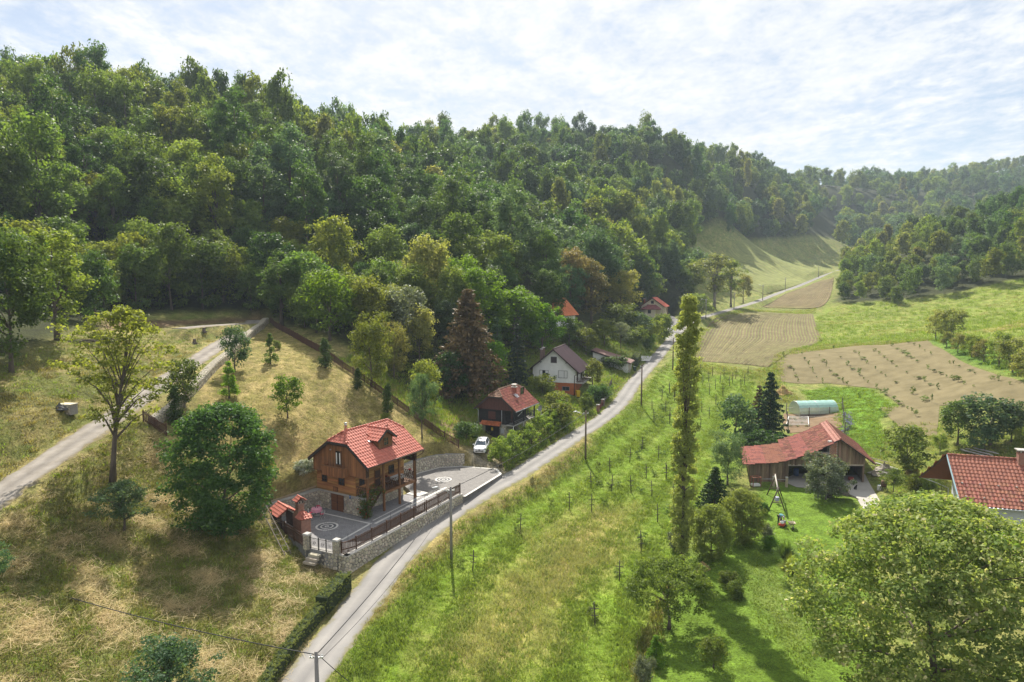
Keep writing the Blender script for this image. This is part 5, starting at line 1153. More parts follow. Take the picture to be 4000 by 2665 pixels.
    rail((6.96, 2.62, 2.03), (6.96, 4.83, 2.03), 9, dk); rail((6.96, 5.07, 2.03), (6.96, 7.33, 2.03), 9, dk); rail((5.5, 7.38, 2.03), (6.83, 7.38, 2.03), 5, dk); rail((5.45, .15, 1.95), (6.7, .15, 1.95), 5, o)
    st = MB().beam((5.62, .35, .05), (5.62, 2.6, 1.95), .06, .26).beam((6.48, .35, .05), (6.48, 2.6, 1.95), .06, .26).build('stair', WOOD_D, o)
    for k in range(9): MB().b6(5.65, 6.45, .32 + k * .25, .6 + k * .25, .18 + k * .205, .22 + k * .205).build('tread', WOOD_P, st)
    MB().beam((6.5, .3, 1.0), (6.5, 2.55, 2.95), .06, .06).build('handrail', WOOD_D, st)
    # house number plates
    pl = M('blue enamel', (.02,.07,.22), (.015,.05,.17), rough=.3); MB().b6(4.62, 4.86, -.085, -.06, 1.66, 1.98).build('number_plate', pl, o).parent = o
    MB().lathe([(.07, 0), (.07, .008), (.001, .008)], (0, 0, 0), 10).build('emblem', M('plate emblem', (.45,.6,.75), (.4,.55,.7), rough=.4), bpy.data.objects['number_plate']).matrix_basis = Matrix.Translation((4.74, -.086, 1.85)) @ Matrix.Rotation(R(90), 4, 'X')
    MB().b6(5.0, 5.16, -.08, -.06, 1.68, 1.86).build('notice_plate', M('notice', (.5,.5,.52), (.05,.05,.06), scale=18, rough=.4), o)
    MB().lathe([(.06, 0), (.09, .05), (.05, .12)], (2.45, -.36, 6.4), 8).build('lamp', STEEL, o)
    return o
wooden_house()
# ---------------------------------------------------------------- things around the wooden house
PICK = M('picket brown', (0.105,0.05,0.03), (0.065,0.032,0.02), scale=5, rough=.7, rnd=.18)
nrm = Vector((-(PF - PA).y, (PF - PA).x, 0)).normalized()
wt = PATIO_Z + .05
def lift(p, z): return Vector((p.x, p.y, z))
picket_fence('brown picket fence on top of the stone wall along the road', [lift(PB + (PA - PB).normalized() * .25 + Vector((.05, .25, 0)), wt), lift(PA + nrm * .22 + Vector((-.1, .12, 0)), wt), lift(PF + nrm * .22 - (PF - PA).normalized() * .15, wt)], 1.12, PICK)
picket_fence('brown picket fence left of the brick fireplace', [lift(PC + (PD - PC).normalized() * .45, PATIO_Z - .12), lift(PD, PATIO_Z - .2)], 1.2, PICK)
def ground_path(L, step=1.6, dz=0.0):
    P = Gm(L); P = spline(P, step); z = hfast(np.array([(p.x, p.y) for p in P])); return [Vector((p.x, p.y, h + dz)) for p, h in zip(P, z)]
picket_fence('long brown picket fence climbing the edge of the dry lawn', ground_path([(1055,1262),(1150,1322),(1300,1412),(1420,1492),(1540,1578),(1650,1658),(1730,1715),(1792,1768)]), 1.1, PICK, step=.15)
picket_fence('short brown picket fence behind the dense dark tree', ground_path([(560,1648),(600,1672),(650,1702)]), 1.2, PICK)
# gabion wall beside the drive
def gabion():
    P = Gm([(610,1668),(700,1600),(790,1510),(868,1428),(950,1350),(1010,1298),(1050,1264)]); P = spline(P, 1.0)
    z = hfast(np.array([(p.x, p.y) for p in P])); cum = [0]
    for i in range(1, len(P)): cum.append(cum[-1] + (P[i] - P[i - 1]).length)
    zi = lambda u: float(np.interp(u, cum, z))
    def top(u, v, o_):
        i = min(len(P) - 2, max(0, int(np.searchsorted(cum, u)) - 1)); d = (P[i + 1] - P[i]).normalized(); q = P[i] + d * (u - cum[i]) + Vector((-d.y, d.x, 0)) * v; return Vector((q.x, q.y, zi(u) + .95 + o_)) - w.location
    w = wall_thing('gabion_wall', 'grey loose stone gabion wall beside the gravel drive', P, lambda u: zi(u) - .3, lambda u: zi(u) + .95, .9, .42, seed=12, coping=False)
    stone_face(w, top, cum[-1], lambda u: 0.0, lambda u: .9, .4, STONE, seed=13, budget=[0]); return w
gw = gabion()
# a rough stone top for the gabion
# gate, pillars and steps
gd = (PB - PC); gl = gd.length; gu = gd.normalized(); ga = math.atan2(gu.y, gu.x)
for k, (p, lb) in enumerate(((PC + gu * .15, 'stone gate pillar next to the brick fireplace'), (PB - gu * .05, 'stone gate pillar at the corner of the road wall'))):
    o = thing('gate_pillar', lb, 'pillar', lift(p, PATIO_Z - .1), ga, 'gate pillars'); MB().b6(-.25, .25, -.25, .25, 0, 1.35).build('core', MORTAR, o)
    for (ux, nx_) in (((1, 0, 0), (0, -1, 0)), ((0, 1, 0), (1, 0, 0)), ((0, -1, 0), (-1, 0, 0))):
        u = Vector(ux); n = Vector(nx_); stone_face(o, lambda a, v, w: u * (a - .25) + n * (.25 + w) + Vector((0, 0, v)), .5, lambda a: .02, lambda a: 1.35, .3, STONE, seed=20 + k, proud=.03)
    MB().box((0, 0, 1.41), (.66, .66, .12), taper=.8).build('cap', CONC, o)
gate = thing('iron_gate', 'black wrought iron gate between the stone pillars', 'gate', lift(PC + gu * .45, PATIO_Z), ga); GW = gl - .85
for a, c in ((0, GW * .36), (GW * .37, GW * .68), (GW * .69, GW)):
    g = MB().b6(a, c, -.02, .02, .08, .12).b6(a, c, -.02, .02, 1.0, 1.04).b6(a, a + .04, -.025, .025, .02, 1.14).b6(c - .04, c, -.025, .025, .02, 1.14).build('gate_leaf', IRON, gate); n = max(4, int((c - a) / .13))
    for i in range(1, n): x = a + (c - a) * i / n; MB().b6(x - .011, x + .011, -.011, .011, .1, 1.0).build('bar', IRON, g)
    mb = MB()
    for i in range(12): t = i / 11 * 6.28 * 1.5; 
    pts = [((a + c) / 2 + .17 * math.cos(t) * (1 - t / 14), 0.02, .55 + .2 * math.sin(t) * (1 - t / 14)) for t in [i * .5 for i in range(24)]]; mb.tube(pts, .012, 5); mb.build('scroll', IRON, g)
ribbon('gate_sill', [PC + gu * .3 + Vector((-gu.y, gu.x, 0)) * .3, PB - gu * .3 + Vector((-gu.y, gu.x, 0)) * .3], .5, PATIO_Z + .012, CONC_W)
sp = PC + gu * (gl * .36); n_out = Vector((gu.y, -gu.x, 0)); so = thing('garden_steps', 'three rough pale stone steps below the iron gate', 'steps', lift(sp + n_out * .15, PATIO_Z - .75), ga)
for k in range(3): MB().box((0, -.2 - .3 * k, .42 - .24 * k), (1.1 + .06 * k, .42, .2), rz=.03 * k).build('step', STONE, so)
# brick fireplace
BRICK = M('fireplace brick', (0.34,0.17,0.115), (0.22,0.11,0.08), scale=4, rough=.85, bump=.3, rnd=.2)
BMORT = M('brick mortar', (0.33,0.26,0.22), (0.26,0.21,0.18), scale=6, rough=.95)
fa = math.atan2((PC - PD).y, (PC - PD).x)
def brick_faces(parent, x0, x1, y0, y1, z0, z1, bud, bw=.25, bh=.085):
    me = MB().b6(-bw / 2 + .008, bw / 2 - .008, -.012, .014, -bh / 2 + .007, bh / 2 - .007).mesh('brick'); me.materials.append(BRICK); rest = MB()
    for (o_, u, L) in (((x0, y0, 0), (1, 0, 0), x1 - x0), ((x1, y0, 0), (0, 1, 0), y1 - y0), ((x1, y1, 0), (-1, 0, 0), x1 - x0), ((x0, y1, 0), (0, -1, 0), y1 - y0)):
        u = Vector(u); rz = math.atan2(u.y, u.x); k = 0; z = z0 + bh / 2
        while z < z1 - bh * .3:
            s = bw / 2 if k % 2 == 0 else 0.0
            while s < L + .01:
                p = Vector(o_) + u * min(max(s, bw * .42), L - bw * .42) + Vector((0, 0, z)); m = Matrix.Translation(p) @ Matrix.Rotation(rz, 4, 'Z')
                if bud[0] > 0: q = bpy.data.objects.new('brick', me); col.objects.link(q); q.parent = parent; q.matrix_basis = m; bud[0] -= 1
                else: rest.add([m @ v.co for v in me.vertices], [tuple(f.vertices) for f in me.polygons])
                s += bw
            z += bh; k += 1
    if rest.v: tag(rest.build('bricks', BRICK, parent), kind='stuff')
def fireplace():
    c = atz(1178, 2078, -24); o = thing('brick_fireplace', 'brick barbecue fireplace with chimney and small red tiled roofs', 'fireplace', c, fa); bud = [300]
    MB().b6(-.95, .15, -.42, .42, 0, 1.55).build('body', BMORT, o); MB().b6(.16, 1.05, -.45, .45, 0, 1.55).build('side_block', BMORT, o)
    brick_faces(o, -.95, .15, -.42, .42, 0, 1.55, bud); brick_faces(o, .16, 1.05, -.45, .45, 0, 1.55, bud)
    sh = MB().add([(-.95,-.42,1.55),(.15,-.42,1.55),(.15,.42,1.55),(-.95,.42,1.55),(-.55,-.30,2.1),(.1,-.30,2.1),(.1,.30,2.1),(-.55,.30,2.1)], [(0,1,5,4),(1,2,6,5),(2,3,7,6),(3,0,4,7),(4,5,6,7)]).build('shoulder', BRICK, o)
    ch = MB().b6(-.54, .09, -.29, .29, 2.1, 3.02).build('chimney', BMORT, o); b2 = [90]; brick_faces(ch, -.54, .09, -.29, .29, 2.1, 2.66, b2); MB().b6(-.6, .15, -.35, .35, 2.68, 2.74).build('band', BRICK, ch)
    for x in (-.42, -.225, -.03):
        for y in (-.31, .31): MB().b6(x - .06, x + .06, y - .02, y + .02, 2.80, 2.98).build('vent', IRON, ch)
    for y in (-.15, .15): MB().b6(.085, .105, y - .06, y + .06, 2.80, 2.98).build('vent', IRON, ch)
    tile_slope(ch, [(-.68,-.46,2.98),(.23,-.46,2.98),(.23,0,3.34),(-.68,0,3.34)], (1,0,0), TILE_S, TILE_R, .28, .28, thick=.05); tile_slope(ch, [(.23,.46,2.98),(-.68,.46,2.98),(-.68,0,3.34),(.23,0,3.34)], (-1,0,0), TILE_S, TILE_R, .28, .28, thick=.05)
    ridge_caps(ch, (-.68, 0, 3.37), (.23, 0, 3.37), TILE_R, r=.07, step=.3)
    tile_slope(o, [(1.18,-.58,1.55),(1.18,.58,1.55),(.45,.1,2.02),(.45,-.1,2.02)], (0,1,0), TILE_S, TILE_R, .29, .29, thick=.05); tile_slope(o, [(.1,-.58,1.55),(1.18,-.58,1.55),(.45,-.1,2.02),(.1,-.1,2.02)], (1,0,0), TILE_S, TILE_R, .29, .29, thick=.05); tile_slope(o, [(1.18,.58,1.55),(.1,.58,1.55),(.1,.1,2.02),(.45,.1,2.02)], (-1,0,0), TILE_S, TILE_R, .29, .29, thick=.05)
    MB().b6(.1,.46,-.12,.12,1.98,2.04).build('roof_cap', TILE_R, o); MB().b6(.3, .9, .44, .475, .6, 1.15).build('fire_opening', IRON, o)
fireplace()
def wood_shed():
    c = atz(1108, 2058, -24); o = thing('wood_shed', 'small shed with red tiled roof and lattice walls behind the fireplace', 'shed', c, fa)
    for x in (-1.0, .85):
        for y in (-.6, .75): MB().b6(x - .06, x + .06, y - .06, y + .06, -.1, 1.55 if y < 0 else 1.35).build('post', WOOD_D, o)
    MB().b6(-1.05, .9, .7, .76, 0, 1.3).build('back_wall', WOOD_D, o)
    for k in range(14):
        x = -1.0 + k * .135
        for s in (-1, 1): MB().beam((x, -.62, .05 if s > 0 else 1.35), (min(.85, x + .45), -.62 + .02 * s, 1.35 if s > 0 else .05), .02, .045).build('lattice_bar', WOOD_D, o)
    tile_slope(o, [(-1.3,-1.0,1.42),(1.15,-1.0,1.42),(1.15,.05,2.1),(-1.3,.05,2.1)], (1,0,0), TILE_S, TILE_R, .33, .34, thick=.06); tile_slope(o, [(1.15,1.1,1.42),(-1.3,1.1,1.42),(-1.3,.05,2.1),(1.15,.05,2.1)], (-1,0,0), TILE_S, TILE_R, .33, .34, thick=.06)
    ridge_caps(o, (-1.3, .05, 2.14), (1.15, .05, 2.14), TILE_R, r=.09)
wood_shed()
# round table and folding chairs
PINK = M('pink gingham cloth', (0.62,0.20,0.30), (0.72,0.42,0.48), scale=14, rough=.9); CUSH = M('red cushion', (0.55,0.06,0.12), (0.42,0.04,0.09), scale=6, rough=.9); WIRON = M('white iron', (0.66,0.65,0.62), (0.55,0.54,0.52), rough=.5)
tc_ = atz(1237, 2013, -24)
t = thing('garden_table', 'round patio table with a pink checked tablecloth', 'table', tc_); MB().lathe([(.02, 0), (.28, .02), (.04, .06), (.035, .70)], n=10).build('pedestal', WIRON, t)
mb = MB(); n = 32; prof = []
for ring, (r, z) in enumerate(((.001, .74), (.5, .74), (.53, .70), (.56, .42))):
    for k in range(n): a = 2 * math.pi * k / n; rr = r * (1 + (.07 * math.sin(8 * a) if ring == 3 else 0)); prof.append((rr * math.cos(a), rr * math.sin(a), z))
mb.add(prof, [(i * n + k, i * n + (k + 1) % n, (i + 1) * n + (k + 1) % n, (i + 1) * n + k) for i in range(3) for k in range(n)]); mb.build('tablecloth', PINK, t)
for dx, dy in ((.1, .05), (-.12, .1)): tag(MB().lathe([(.03, .74), (.035, .84), (.015, .9), (.015, .96)], tc_ + Vector((dx, dy, 0)), 8).build('bottle', M('bottle glass', (.02,.03,.02), rough=.15)), 'dark bottle standing on the pink tablecloth', 'bottle', 'bottles on the pink table')
def chair(label, p, rz, first=[None]):
    if first[0]: o = copy_tree(first[0]); o.location = p; o.rotation_euler = (0, 0, rz); o['label'] = label; return o
    o = thing('folding_chair', label, 'chair', p, rz, 'folding chairs around the pink table')
    for s in (-.19, .19):
        MB().tube([(s, -.22, 0), (s, .18, .46)], .013, 6).build('leg', WIRON, o); MB().tube([(s, .22, 0), (s, -.16, .46), (s, -.24, .88)], .013, 6).build('leg', WIRON, o)
    MB().lathe([(.001, .455), (.2, .455), (.215, .47), (.19, .50), (.001, .505)], (0, 0, 0), 14).build('seat_cushion', CUSH, o)
    MB().tube([(.2 * math.cos(a), -.24, .72 + .2 * math.sin(a)) for a in [i * .524 for i in range(13)]], .012, 6).build('back_ring', WIRON, o); MB().tube([(.1 * math.cos(a), -.24, .72 + .1 * math.sin(a)) for a in [i * .524 for i in range(13)]], .009, 6).build('back_ring', WIRON, o)
    first[0] = o; return o
for lb, px, py, rz in (('white folding chair behind the pink table near the stone wall', 1243, 1994, 2.6), ('white folding chair with red cushion right of the pink table', 1258, 2026, .9), ('white folding chair with red cushion left of the pink table', 1214, 2020, -1.2), ('white folding chair half hidden by the fireplace', 1211, 2033, -.4)): chair(lb, atz(px, py, -24), rz)
# climbing rose at the stair post
def climbing_rose():
    b = HXI(7.0, .0); o = thing('climbing_rose', 'climbing rose with red flowers on the stair post', 'rose', b, HA); rg = np.random.default_rng(3); cen = []; rr = []
    for i in range(80):
        h = rg.random(); cen.append((rg.normal() * .24 + (h > .5) * rg.normal() * .5 - .1, rg.normal() * .22 - .2 + (h > .55) * (h - .5) * 4.6 * rg.random(), .2 + 2.7 * h)); rr.append(.22 + .16 * rg.random())
    V, tt = leaf_cloud(rg, cen, rr, 42, .13); me = cards_mesh('foliage', V, tt); me.materials.append(LF['mid']); link('foliage', me, None, o)
    k = rg.choice(len(cen), 22); V, tt = leaf_cloud(rg, np.array(cen)[k] + np.array((.12, -.25, .05)), [.1] * 22, 5, .14); me = cards_mesh('blossoms', V, tt); me.materials.append(LF['redflower']); link('blossoms', me, None, o)
    mb = MB()
    for s in range(4): mb.tube([(.1 * s - .15, -.1, 0), (.1 * rg.normal(), -.15, 1.0), (.2 * rg.normal(), .1, 2.2)], [.03, .025, .01], 5)
    mb.build('stem', BARK, o)
climbing_rose()
for lb, x, y, z in (('hanging flower basket nearest the far corner post', 6.9, 6.9, 4.7), ('hanging flower basket over the white balcony table', 6.9, 5.9, 4.75), ('pot of red flowers on the balcony wall by the door', 5.75, 4.2, 3.0), ('pot of red flowers at the end of the balcony', 6.5, 7.2, 3.1)):
    o = thing('flower_basket', lb, 'flowers', HXI(x, y, z), HA, 'balcony flowers'); MB().lathe([(.06, -.18), (.13, -.02), (.12, 0)], n=10).build('pot', WOOD_D, o); rg = np.random.default_rng(int(y * 10)); V, tt = leaf_cloud(rg, [(0, 0, .06), (.06, .05, .02), (-.07, 0, .02)], [.16, .12, .12], 30, .09); me = cards_mesh('foliage', V, tt); me.materials.append(LF['mid'] if z > 4 else LF['redflower']); link('foliage', me, None, o)
    if z > 4: MB().tube([(0, 0, 0), (0, 0, .5)], .008, 5).build('hanger', IRON, o)
o = thing('balcony_table', 'balcony table with a white tablecloth', 'table', HXI(6.05, 5.7, 2.03), HA); MB().b6(-.38, .38, -.75, .75, .70, .74).build('top', CLOTHW, o)
for x, y, dx, dy in ((-.385, 0, .01, 1.5), (.385, 0, .01, 1.5), (0, -.755, .77, .01), (0, .755, .77, .01)): MB().b6(x - dx / 2, x + dx / 2, y - dy / 2, y + dy / 2, .42, .71).build('cloth_drop', CLOTHW, o)
for x in (-.3, .3):
    for y in (-.65, .65): MB().b6(x - .03, x + .03, y - .03, y + .03, 0, .7).build('leg', WOOD_D, o)
o = thing('balcony_bench', 'dark bench left of the white balcony table', 'bench', HXI(6.0, 4.2, 2.03), HA); MB().b6(-.2, .2, -.45, .45, .42, .46).build('seat', WOOD_D, o); MB().b6(-.22, -.18, -.45, .45, .46, .9).build('backrest', WOOD_D, o)
for x in (-.16, .16):
    for y in (-.4, .4): MB().b6(x - .03, x + .03, y - .03, y + .03, 0, .42).build('leg', WOOD_D, o)
# thin lamp stakes along the inside of the road fence
for k, f in enumerate((.06, .22, .38, .55, .68, .8)):
    p = PA.lerp(PF, f) + nrm * .85; o = thing('string_light_pole', 'thin grey pole standing inside the road fence', 'pole', lift(p, PATIO_Z), 0, 'thin poles along the patio'); MB().tube([(0, 0, 0), (0, 0, 1.5)], .016, 6).build('rod', IRON, o); MB().lathe([(.05, 0), (.04, .03), (.016, .05)], n=8).build('foot', IRON, o)
# ladder and poles lying outside the left fence
lo_ = n_out * 0 ; a = lift(PD, PATIO_Z - .3) + Vector((-.7, -.6, 0)); c = lift(PC, PATIO_Z - .9) + Vector((-1.6, -.1, 0)); o = thing('wooden_ladder', 'old grey wooden ladder lying outside the left fence', 'ladder', a); d = (c - a); d.z = H(c.x, c.y) - H(a.x, a.y); b0 = Vector((0, 0, H(a.x, a.y) + .15 - a.z)); s = Vector((-d.y, d.x, 0)).normalized() * .28
for k in (-1, 1): MB().beam(b0 + s * k, b0 + d + s * k, .06, .08).build('rail', WOOD_G, o)
for k in range(11): MB().beam(b0 + d * (k + .5) / 11 - s, b0 + d * (k + .5) / 11 + s, .04, .05).build('rung', WOOD_G, o)
# trimmed hedges beside the road
def hedge(label, A, wd, ht, leaf='hedge', dens=520, seed=1):
    P = Gm(A); o = thing('trimmed_hedge', label, 'hedge', P[0]); b = P[0]; rg = np.random.default_rng(seed); body = MB(); cen = []
    L = 0
    for p, q in zip(P[:-1], P[1:]):
        d = (q - p); Ls = d.length; L += Ls; s = Vector((-d.y, d.x, 0)).normalized(); body.beam(p - b + Vector((0, 0, ht * .46)), q - b + Vector((0, 0, ht * .46)), wd * .86, ht * .9)
        for i in range(int(Ls * dens / 10)):
            t = rg.random(); f = rg.integers(0, 4); off = rg.uniform(-wd / 2, wd / 2); h = rg.uniform(.05, ht)
            if f <= 1: h = ht
            else: off = wd / 2 * (1 if f == 2 else -1)
            r = p + d * t + s * off; cen.append((r.x - b.x, r.y - b.y, (p.z + d.z * t - b.z) + h))
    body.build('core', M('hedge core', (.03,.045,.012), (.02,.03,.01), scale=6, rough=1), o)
    V, tt = leaf_cloud(rg, cen, [.11] * len(cen), 14, .085, rnd=.5); me = cards_mesh('foliage', V, tt); me.materials.append(LF[leaf]); link('foliage', me, None, o)
    return o
hedge('trimmed box hedge block beside the corner of the stone wall', [(1258,2400),(1300,2352),(1352,2300)], 1.15, 1.5, seed=2)
hedge('long low trimmed hedge along the road at the bottom', [(985,2800),(1060,2668),(1160,2520),(1268,2388)], .8, 1.05, seed=3)
def shrub_hedge():
    P = Gm([(1975,1845),(2040,1800),(2110,1752),(2180,1704),(2238,1655)]); b = P[0]; o = thing('shrub_hedge', 'tall leafy shrub hedge between the black house and the road', 'hedge', b); rg = np.random.default_rng(9); cen = []; mb = MB()
    for p, q in zip(P[:-1], P[1:]):
        d = q - p; s = Vector((-d.y, d.x, 0)).normalized()
        for i in range(150):
            t = rg.random(); a = rg.random() * 3.14; r = (.55 + .45 * rg.random() ** .5); hh = 3.3 + .5 * math.sin(p.x + t * 9) + .3 * rg.normal(); w = p + d * t + s * (1.5 + 1.75 * math.cos(a) * r); cen.append((w.x - b.x, w.y - b.y, p.z + d.z * t - b.z + max(.15, hh * math.sin(a) * r)))
        for i in range(3): t = (i + rg.random()) / 3; w = p + d * t + s * 1.5 - b; mb.tube([w - Vector((0, 0, .2)), w + Vector((.1, 0, 1.1)), w + Vector((.3 * rg.normal(), .2, 2.3))], [.07, .05, .02], 5)
    V, tt = leaf_cloud(rg, cen, [.42] * len(cen), 36, .22); me = cards_mesh('foliage', V, tt); me.materials.append(LF['light']); link('foliage', me, None, o); mb.build('stem', BARK, o)
shrub_hedge()
hedge('trimmed green hedge block beside the white garage', [(2478,1432),(2492,1408)], 1.6, 2.0, seed=4)
# ---------------------------------------------------------------- other houses
def penta(mb, x0, x1, y0, y1, z0, ze, xm, zr, ze2=None):
    ze2 = ze if ze2 is None else ze2; p = [(x0, z0), (x1, z0), (x1, ze2), (xm, zr), (x0, ze)]; n = 5
    return mb.add([(a, y0, b) for a, b in p] + [(a, y1, b) for a, b in p], [tuple(range(n)), tuple(range(2 * n - 1, n - 1, -1))] + [(i, n + i, n + (i + 1) % n, (i + 1) % n) for i in range(n)])
BLACKW = M('black stained wood', (0.022,0.02,0.022), (0.014,0.013,0.014), scale=3, rough=.7, bump=.2, rnd=.25)
BROWNP = M('brown painted board', (0.115,0.048,0.04), (0.08,0.034,0.03), scale=3, rough=.7, rnd=.12)
TILE_O = M('old clay tile', (0.26,0.085,0.058), (0.13,0.048,0.038), scale=2.0, rough=.75, rnd=.28, hue=.012, c3=(0.28,0.09,0.06))
TILE_M = M('mossy ridge tile', (0.30,0.17,0.11), (0.15,0.10,0.07), scale=3, rough=.85, rnd=.25)
WHITEP = M('white render', (0.74,0.73,0.71), (0.64,0.63,0.61), scale=1.2, rough=.9, bump=.15, detail=8)
GALV = M('galvanised', (0.48,0.49,0.50), (0.38,0.39,0.40), scale=4, rough=.45, metal=.7)
DARKROOM = M('dark interior', (.02,.018,.016), (.012,.011,.01), rough=.9)
YELLOW = M('yellow plastic', (0.62,0.42,0.02), (0.5,0.33,0.015), rough=.45, scale=3)
def black_house():
    c = atz(1871, 1649, -21.0); c.z = CZ - 23.2; o = thing('black_house', 'black timber house on a stone base with weathered half hipped tile roof', 'house', c, R(-26)); W, D = 4.3, 6.9; PW = 5.6
    b = MB().b6(0, W, .02, D, -.8, 2.18).build('stone_base', MORTAR, o); bud = [110]
    stone_face(b, lambda u, v, n: Vector((u, .02 - n, v)), W, lambda u: -.1, lambda u: 2.15, .42, STONE, seed=31, budget=bud, inside=lambda a, v: not (1.0 < a < 3.45 and v < 2.15))
    bud = [60]; stone_face(b, lambda u, v, n: Vector((W + n, u, v)), D, lambda u: -.1, lambda u: 2.1, .5, STONE, seed=32, budget=bud)
    F = Fr((0, 0, 0), (1, 0, 0), (0, 0, 1), (0, -1, 0)); d = fbox(MB(), F, 1.08, 3.35, 0, 1.95, -.05, .03).build('garage_door', BLACKW, o)
    for k in range(9): fbox(MB(), F, 1.1 + k * .25, 1.1 + k * .25 + .235, .02, 1.93, .03, .045).build('board', BLACKW, d)
    fbox(MB(), F, 2.02, 2.32, 1.2, 1.62, .046, .07).build('yellow_sign', YELLOW, d)
    fbox(MB(), F, .98, 3.5, 1.96, 2.14, -.02, .06).build('lintel', CONC, o); fbox(MB(), F, 3.62, 4.1, .95, 1.65, .05, .16).build('meter_box', M('meter grey', (.42,.43,.45), (.36,.37,.39), rough=.5), o)
    can = tile_slope(o, [(.55, -.85, 2.08), (3.75, -.85, 2.08), (3.75, .0, 2.52), (.55, .0, 2.52)], (1, 0, 0), TILE_S, M('orange tile', (.42,.13,.05), (.32,.09,.035), scale=3, rough=.7, rnd=.2), .3, .32, thick=.06, name='canopy')
    MB().b6(.02, W, .05, D, 2.2, 4.35).build('wall_core', BLACKW, o); planks(o, Fr((0, .05, 0), (1, 0, 0), (0, 0, 1), (0, -1, 0)), 0, W, 2.2, 4.3, .2, .035, BLACKW)
    F2 = Fr((W, 0, 0), (0, 1, 0), (0, 0, 1), (1, 0, 0)); planks(o, F2, 0, D, 2.2, 4.3, .2, .03, BLACKW)
    s = fbox(MB(), F, 1.55, 2.7, 2.85, 3.95, -.01, .05).build('shutter', BROWNP, o)
    for k in range(9):
        for a in (1.6, 2.15): fbox(MB(), F, a, a + .5, 2.92 + k * .11, 2.98 + k * .11, .05, .075).build('louvre', BROWNP, s)
    dd = fbox(MB(), F2, 1.6, 2.5, 2.2, 4.15, .03, .07).build('door', BROWNP, o); window(o, F2, 3.4, 4.4, 3.0, 4.0, BROWNP, 2, 1, n0=.03)
    tag(MB().lathe([(.12, 0), (.12, .02), (.001, .02)], n=14).build('lamp', CLOTHW, o)); o.children[-1].matrix_basis = Matrix.Translation((4.15, .0, 4.05)) @ Matrix.Rotation(R(90), 4, 'X')
    XL, XR, XM, ZE, ZR, ZH = -.5, 6.1, 2.8, 4.3, 7.05, 6.15; sl = (ZR - ZE) / (XR - XM); hx = (ZR - ZH) / sl; Y0, Y1 = -.45, 7.5; ya, yb = Y0 + 1.3, Y1 - 1.3
    tz = lambda x: min(ZE + sl * (x - XL), ZE + sl * (XR - x), ZH) - .16
    core = MB(); pl = [(-.05, 4.32), (PW, 4.32), (PW, tz(PW)), (XM + hx, tz(XM + hx)), (XM - hx, tz(XM - hx)), (-.05, tz(-.05))]; n = len(pl); core.add([(p[0], -.1, p[1]) for p in pl] + [(p[0], D + .1, p[1]) for p in pl], [tuple(range(n)), tuple(range(2 * n - 1, n - 1, -1))] + [(i, n + i, n + (i + 1) % n, (i + 1) % n) for i in range(n)]); core.build('gable_core', BROWNP, o)
    planks(o, Fr((0, -.1, 0), (1, 0, 0), (0, 0, 1), (0, -1, 0)), -.05, PW, 4.26, 7, .16, .03, BROWNP, vertical=True, top=tz, name='upright_board')
    bud = [300]
    r = tile_slope(o, [(XR, Y0, ZE), (XR, Y1, ZE), (XM + hx, Y1, ZH), (XM, yb, ZR), (XM, ya, ZR), (XM + hx, Y0, ZH)], (0, 1, 0), TILE_S, TILE_O, .33, .42, budget=bud)
    tile_slope(o, [(XL, Y1, ZE), (XL, Y0, ZE), (XM - hx, Y0, ZH), (XM, ya, ZR), (XM, yb, ZR), (XM - hx, Y1, ZH)], (0, -1, 0), TILE_S, TILE_O, .33, .42, budget=[0])
    tile_slope(o, [(XM - hx, Y0, ZH), (XM + hx, Y0, ZH), (XM, ya, ZR)], (1, 0, 0), TILE_S, TILE_M, .33, .36); tile_slope(o, [(XM + hx, Y1, ZH), (XM - hx, Y1, ZH), (XM, yb, ZR)], (-1, 0, 0), TILE_S, TILE_O, .33, .42, budget=[0])
    u = Vector((0, 0, .04))
    for a, e in (((XM, ya, ZR), (XM, yb, ZR)), ((XM + hx, Y0, ZH), (XM, ya, ZR)), ((XM - hx, Y0, ZH), (XM, ya, ZR)), ((XM + hx, Y1, ZH), (XM, yb, ZR))): ridge_caps(r, Vector(a) + u, Vector(e) + u, TILE_M)
    for a, e in (((XL, Y0 - .02, ZE - .1), (XM - hx, Y0 - .02, ZH - .08)), ((XM + hx, Y0 - .02, ZH - .08), (XR, Y0 - .02, ZE - .1)), ((XM - hx, Y0 - .02, ZH - .08), (XM + hx, Y0 - .02, ZH - .08))): MB().beam(a, e, .04, .16).build('verge_board', FASCIA, o)
    MB().tube([(XR + .06, Y0, ZE - .05), (XR + .06, Y1, ZE - .08)], .07, 8).build('gutter', GALV, o); MB().tube([(XL - .05, Y0, ZE - .05), (XL - .05, Y1, ZE - .08)], .07, 8).build('gutter', GALV, o)
    MB().tube([(3.72, -.06, 4.3), (3.72, -.06, 1.1)], .045, 8).build('downpipe', GALV, o); MB().tube([(XL, .1, 4.2), (-.1, .0, 3.9), (-.1, -.02, 2.3), (-.35, -.05, 2.2), (-.35, -.05, .8)], .05, 8).build('downpipe', GALV, o)
    ch = MB().b6(3.55, 4.05, 3.6, 4.1, 5.6, 7.0).build('chimney', M('red brick plain', (.32,.10,.07), (.22,.07,.05), scale=5, rough=.9, bump=.3), o); MB().b6(3.45, 4.15, 3.5, 4.2, 7.0, 7.12).build('cap', CONC_W, ch); MB().b6(3.6, 4.0, 3.65, 4.05, 7.12, 7.4).build('flue', CONC, ch); MB().b6(3.45, 4.15, 3.5, 4.2, 7.4, 7.46).build('cowl', CONC_W, ch); MB().beam((4.05, 3.5, 6.1), (4.6, 3.5, 5.65), .9, .02).build('flashing', GALV, ch)
    dk = MB().b6(W + .03, PW, -.05, D + .4, 2.05, 2.2).build('porch_deck', CONC, o)
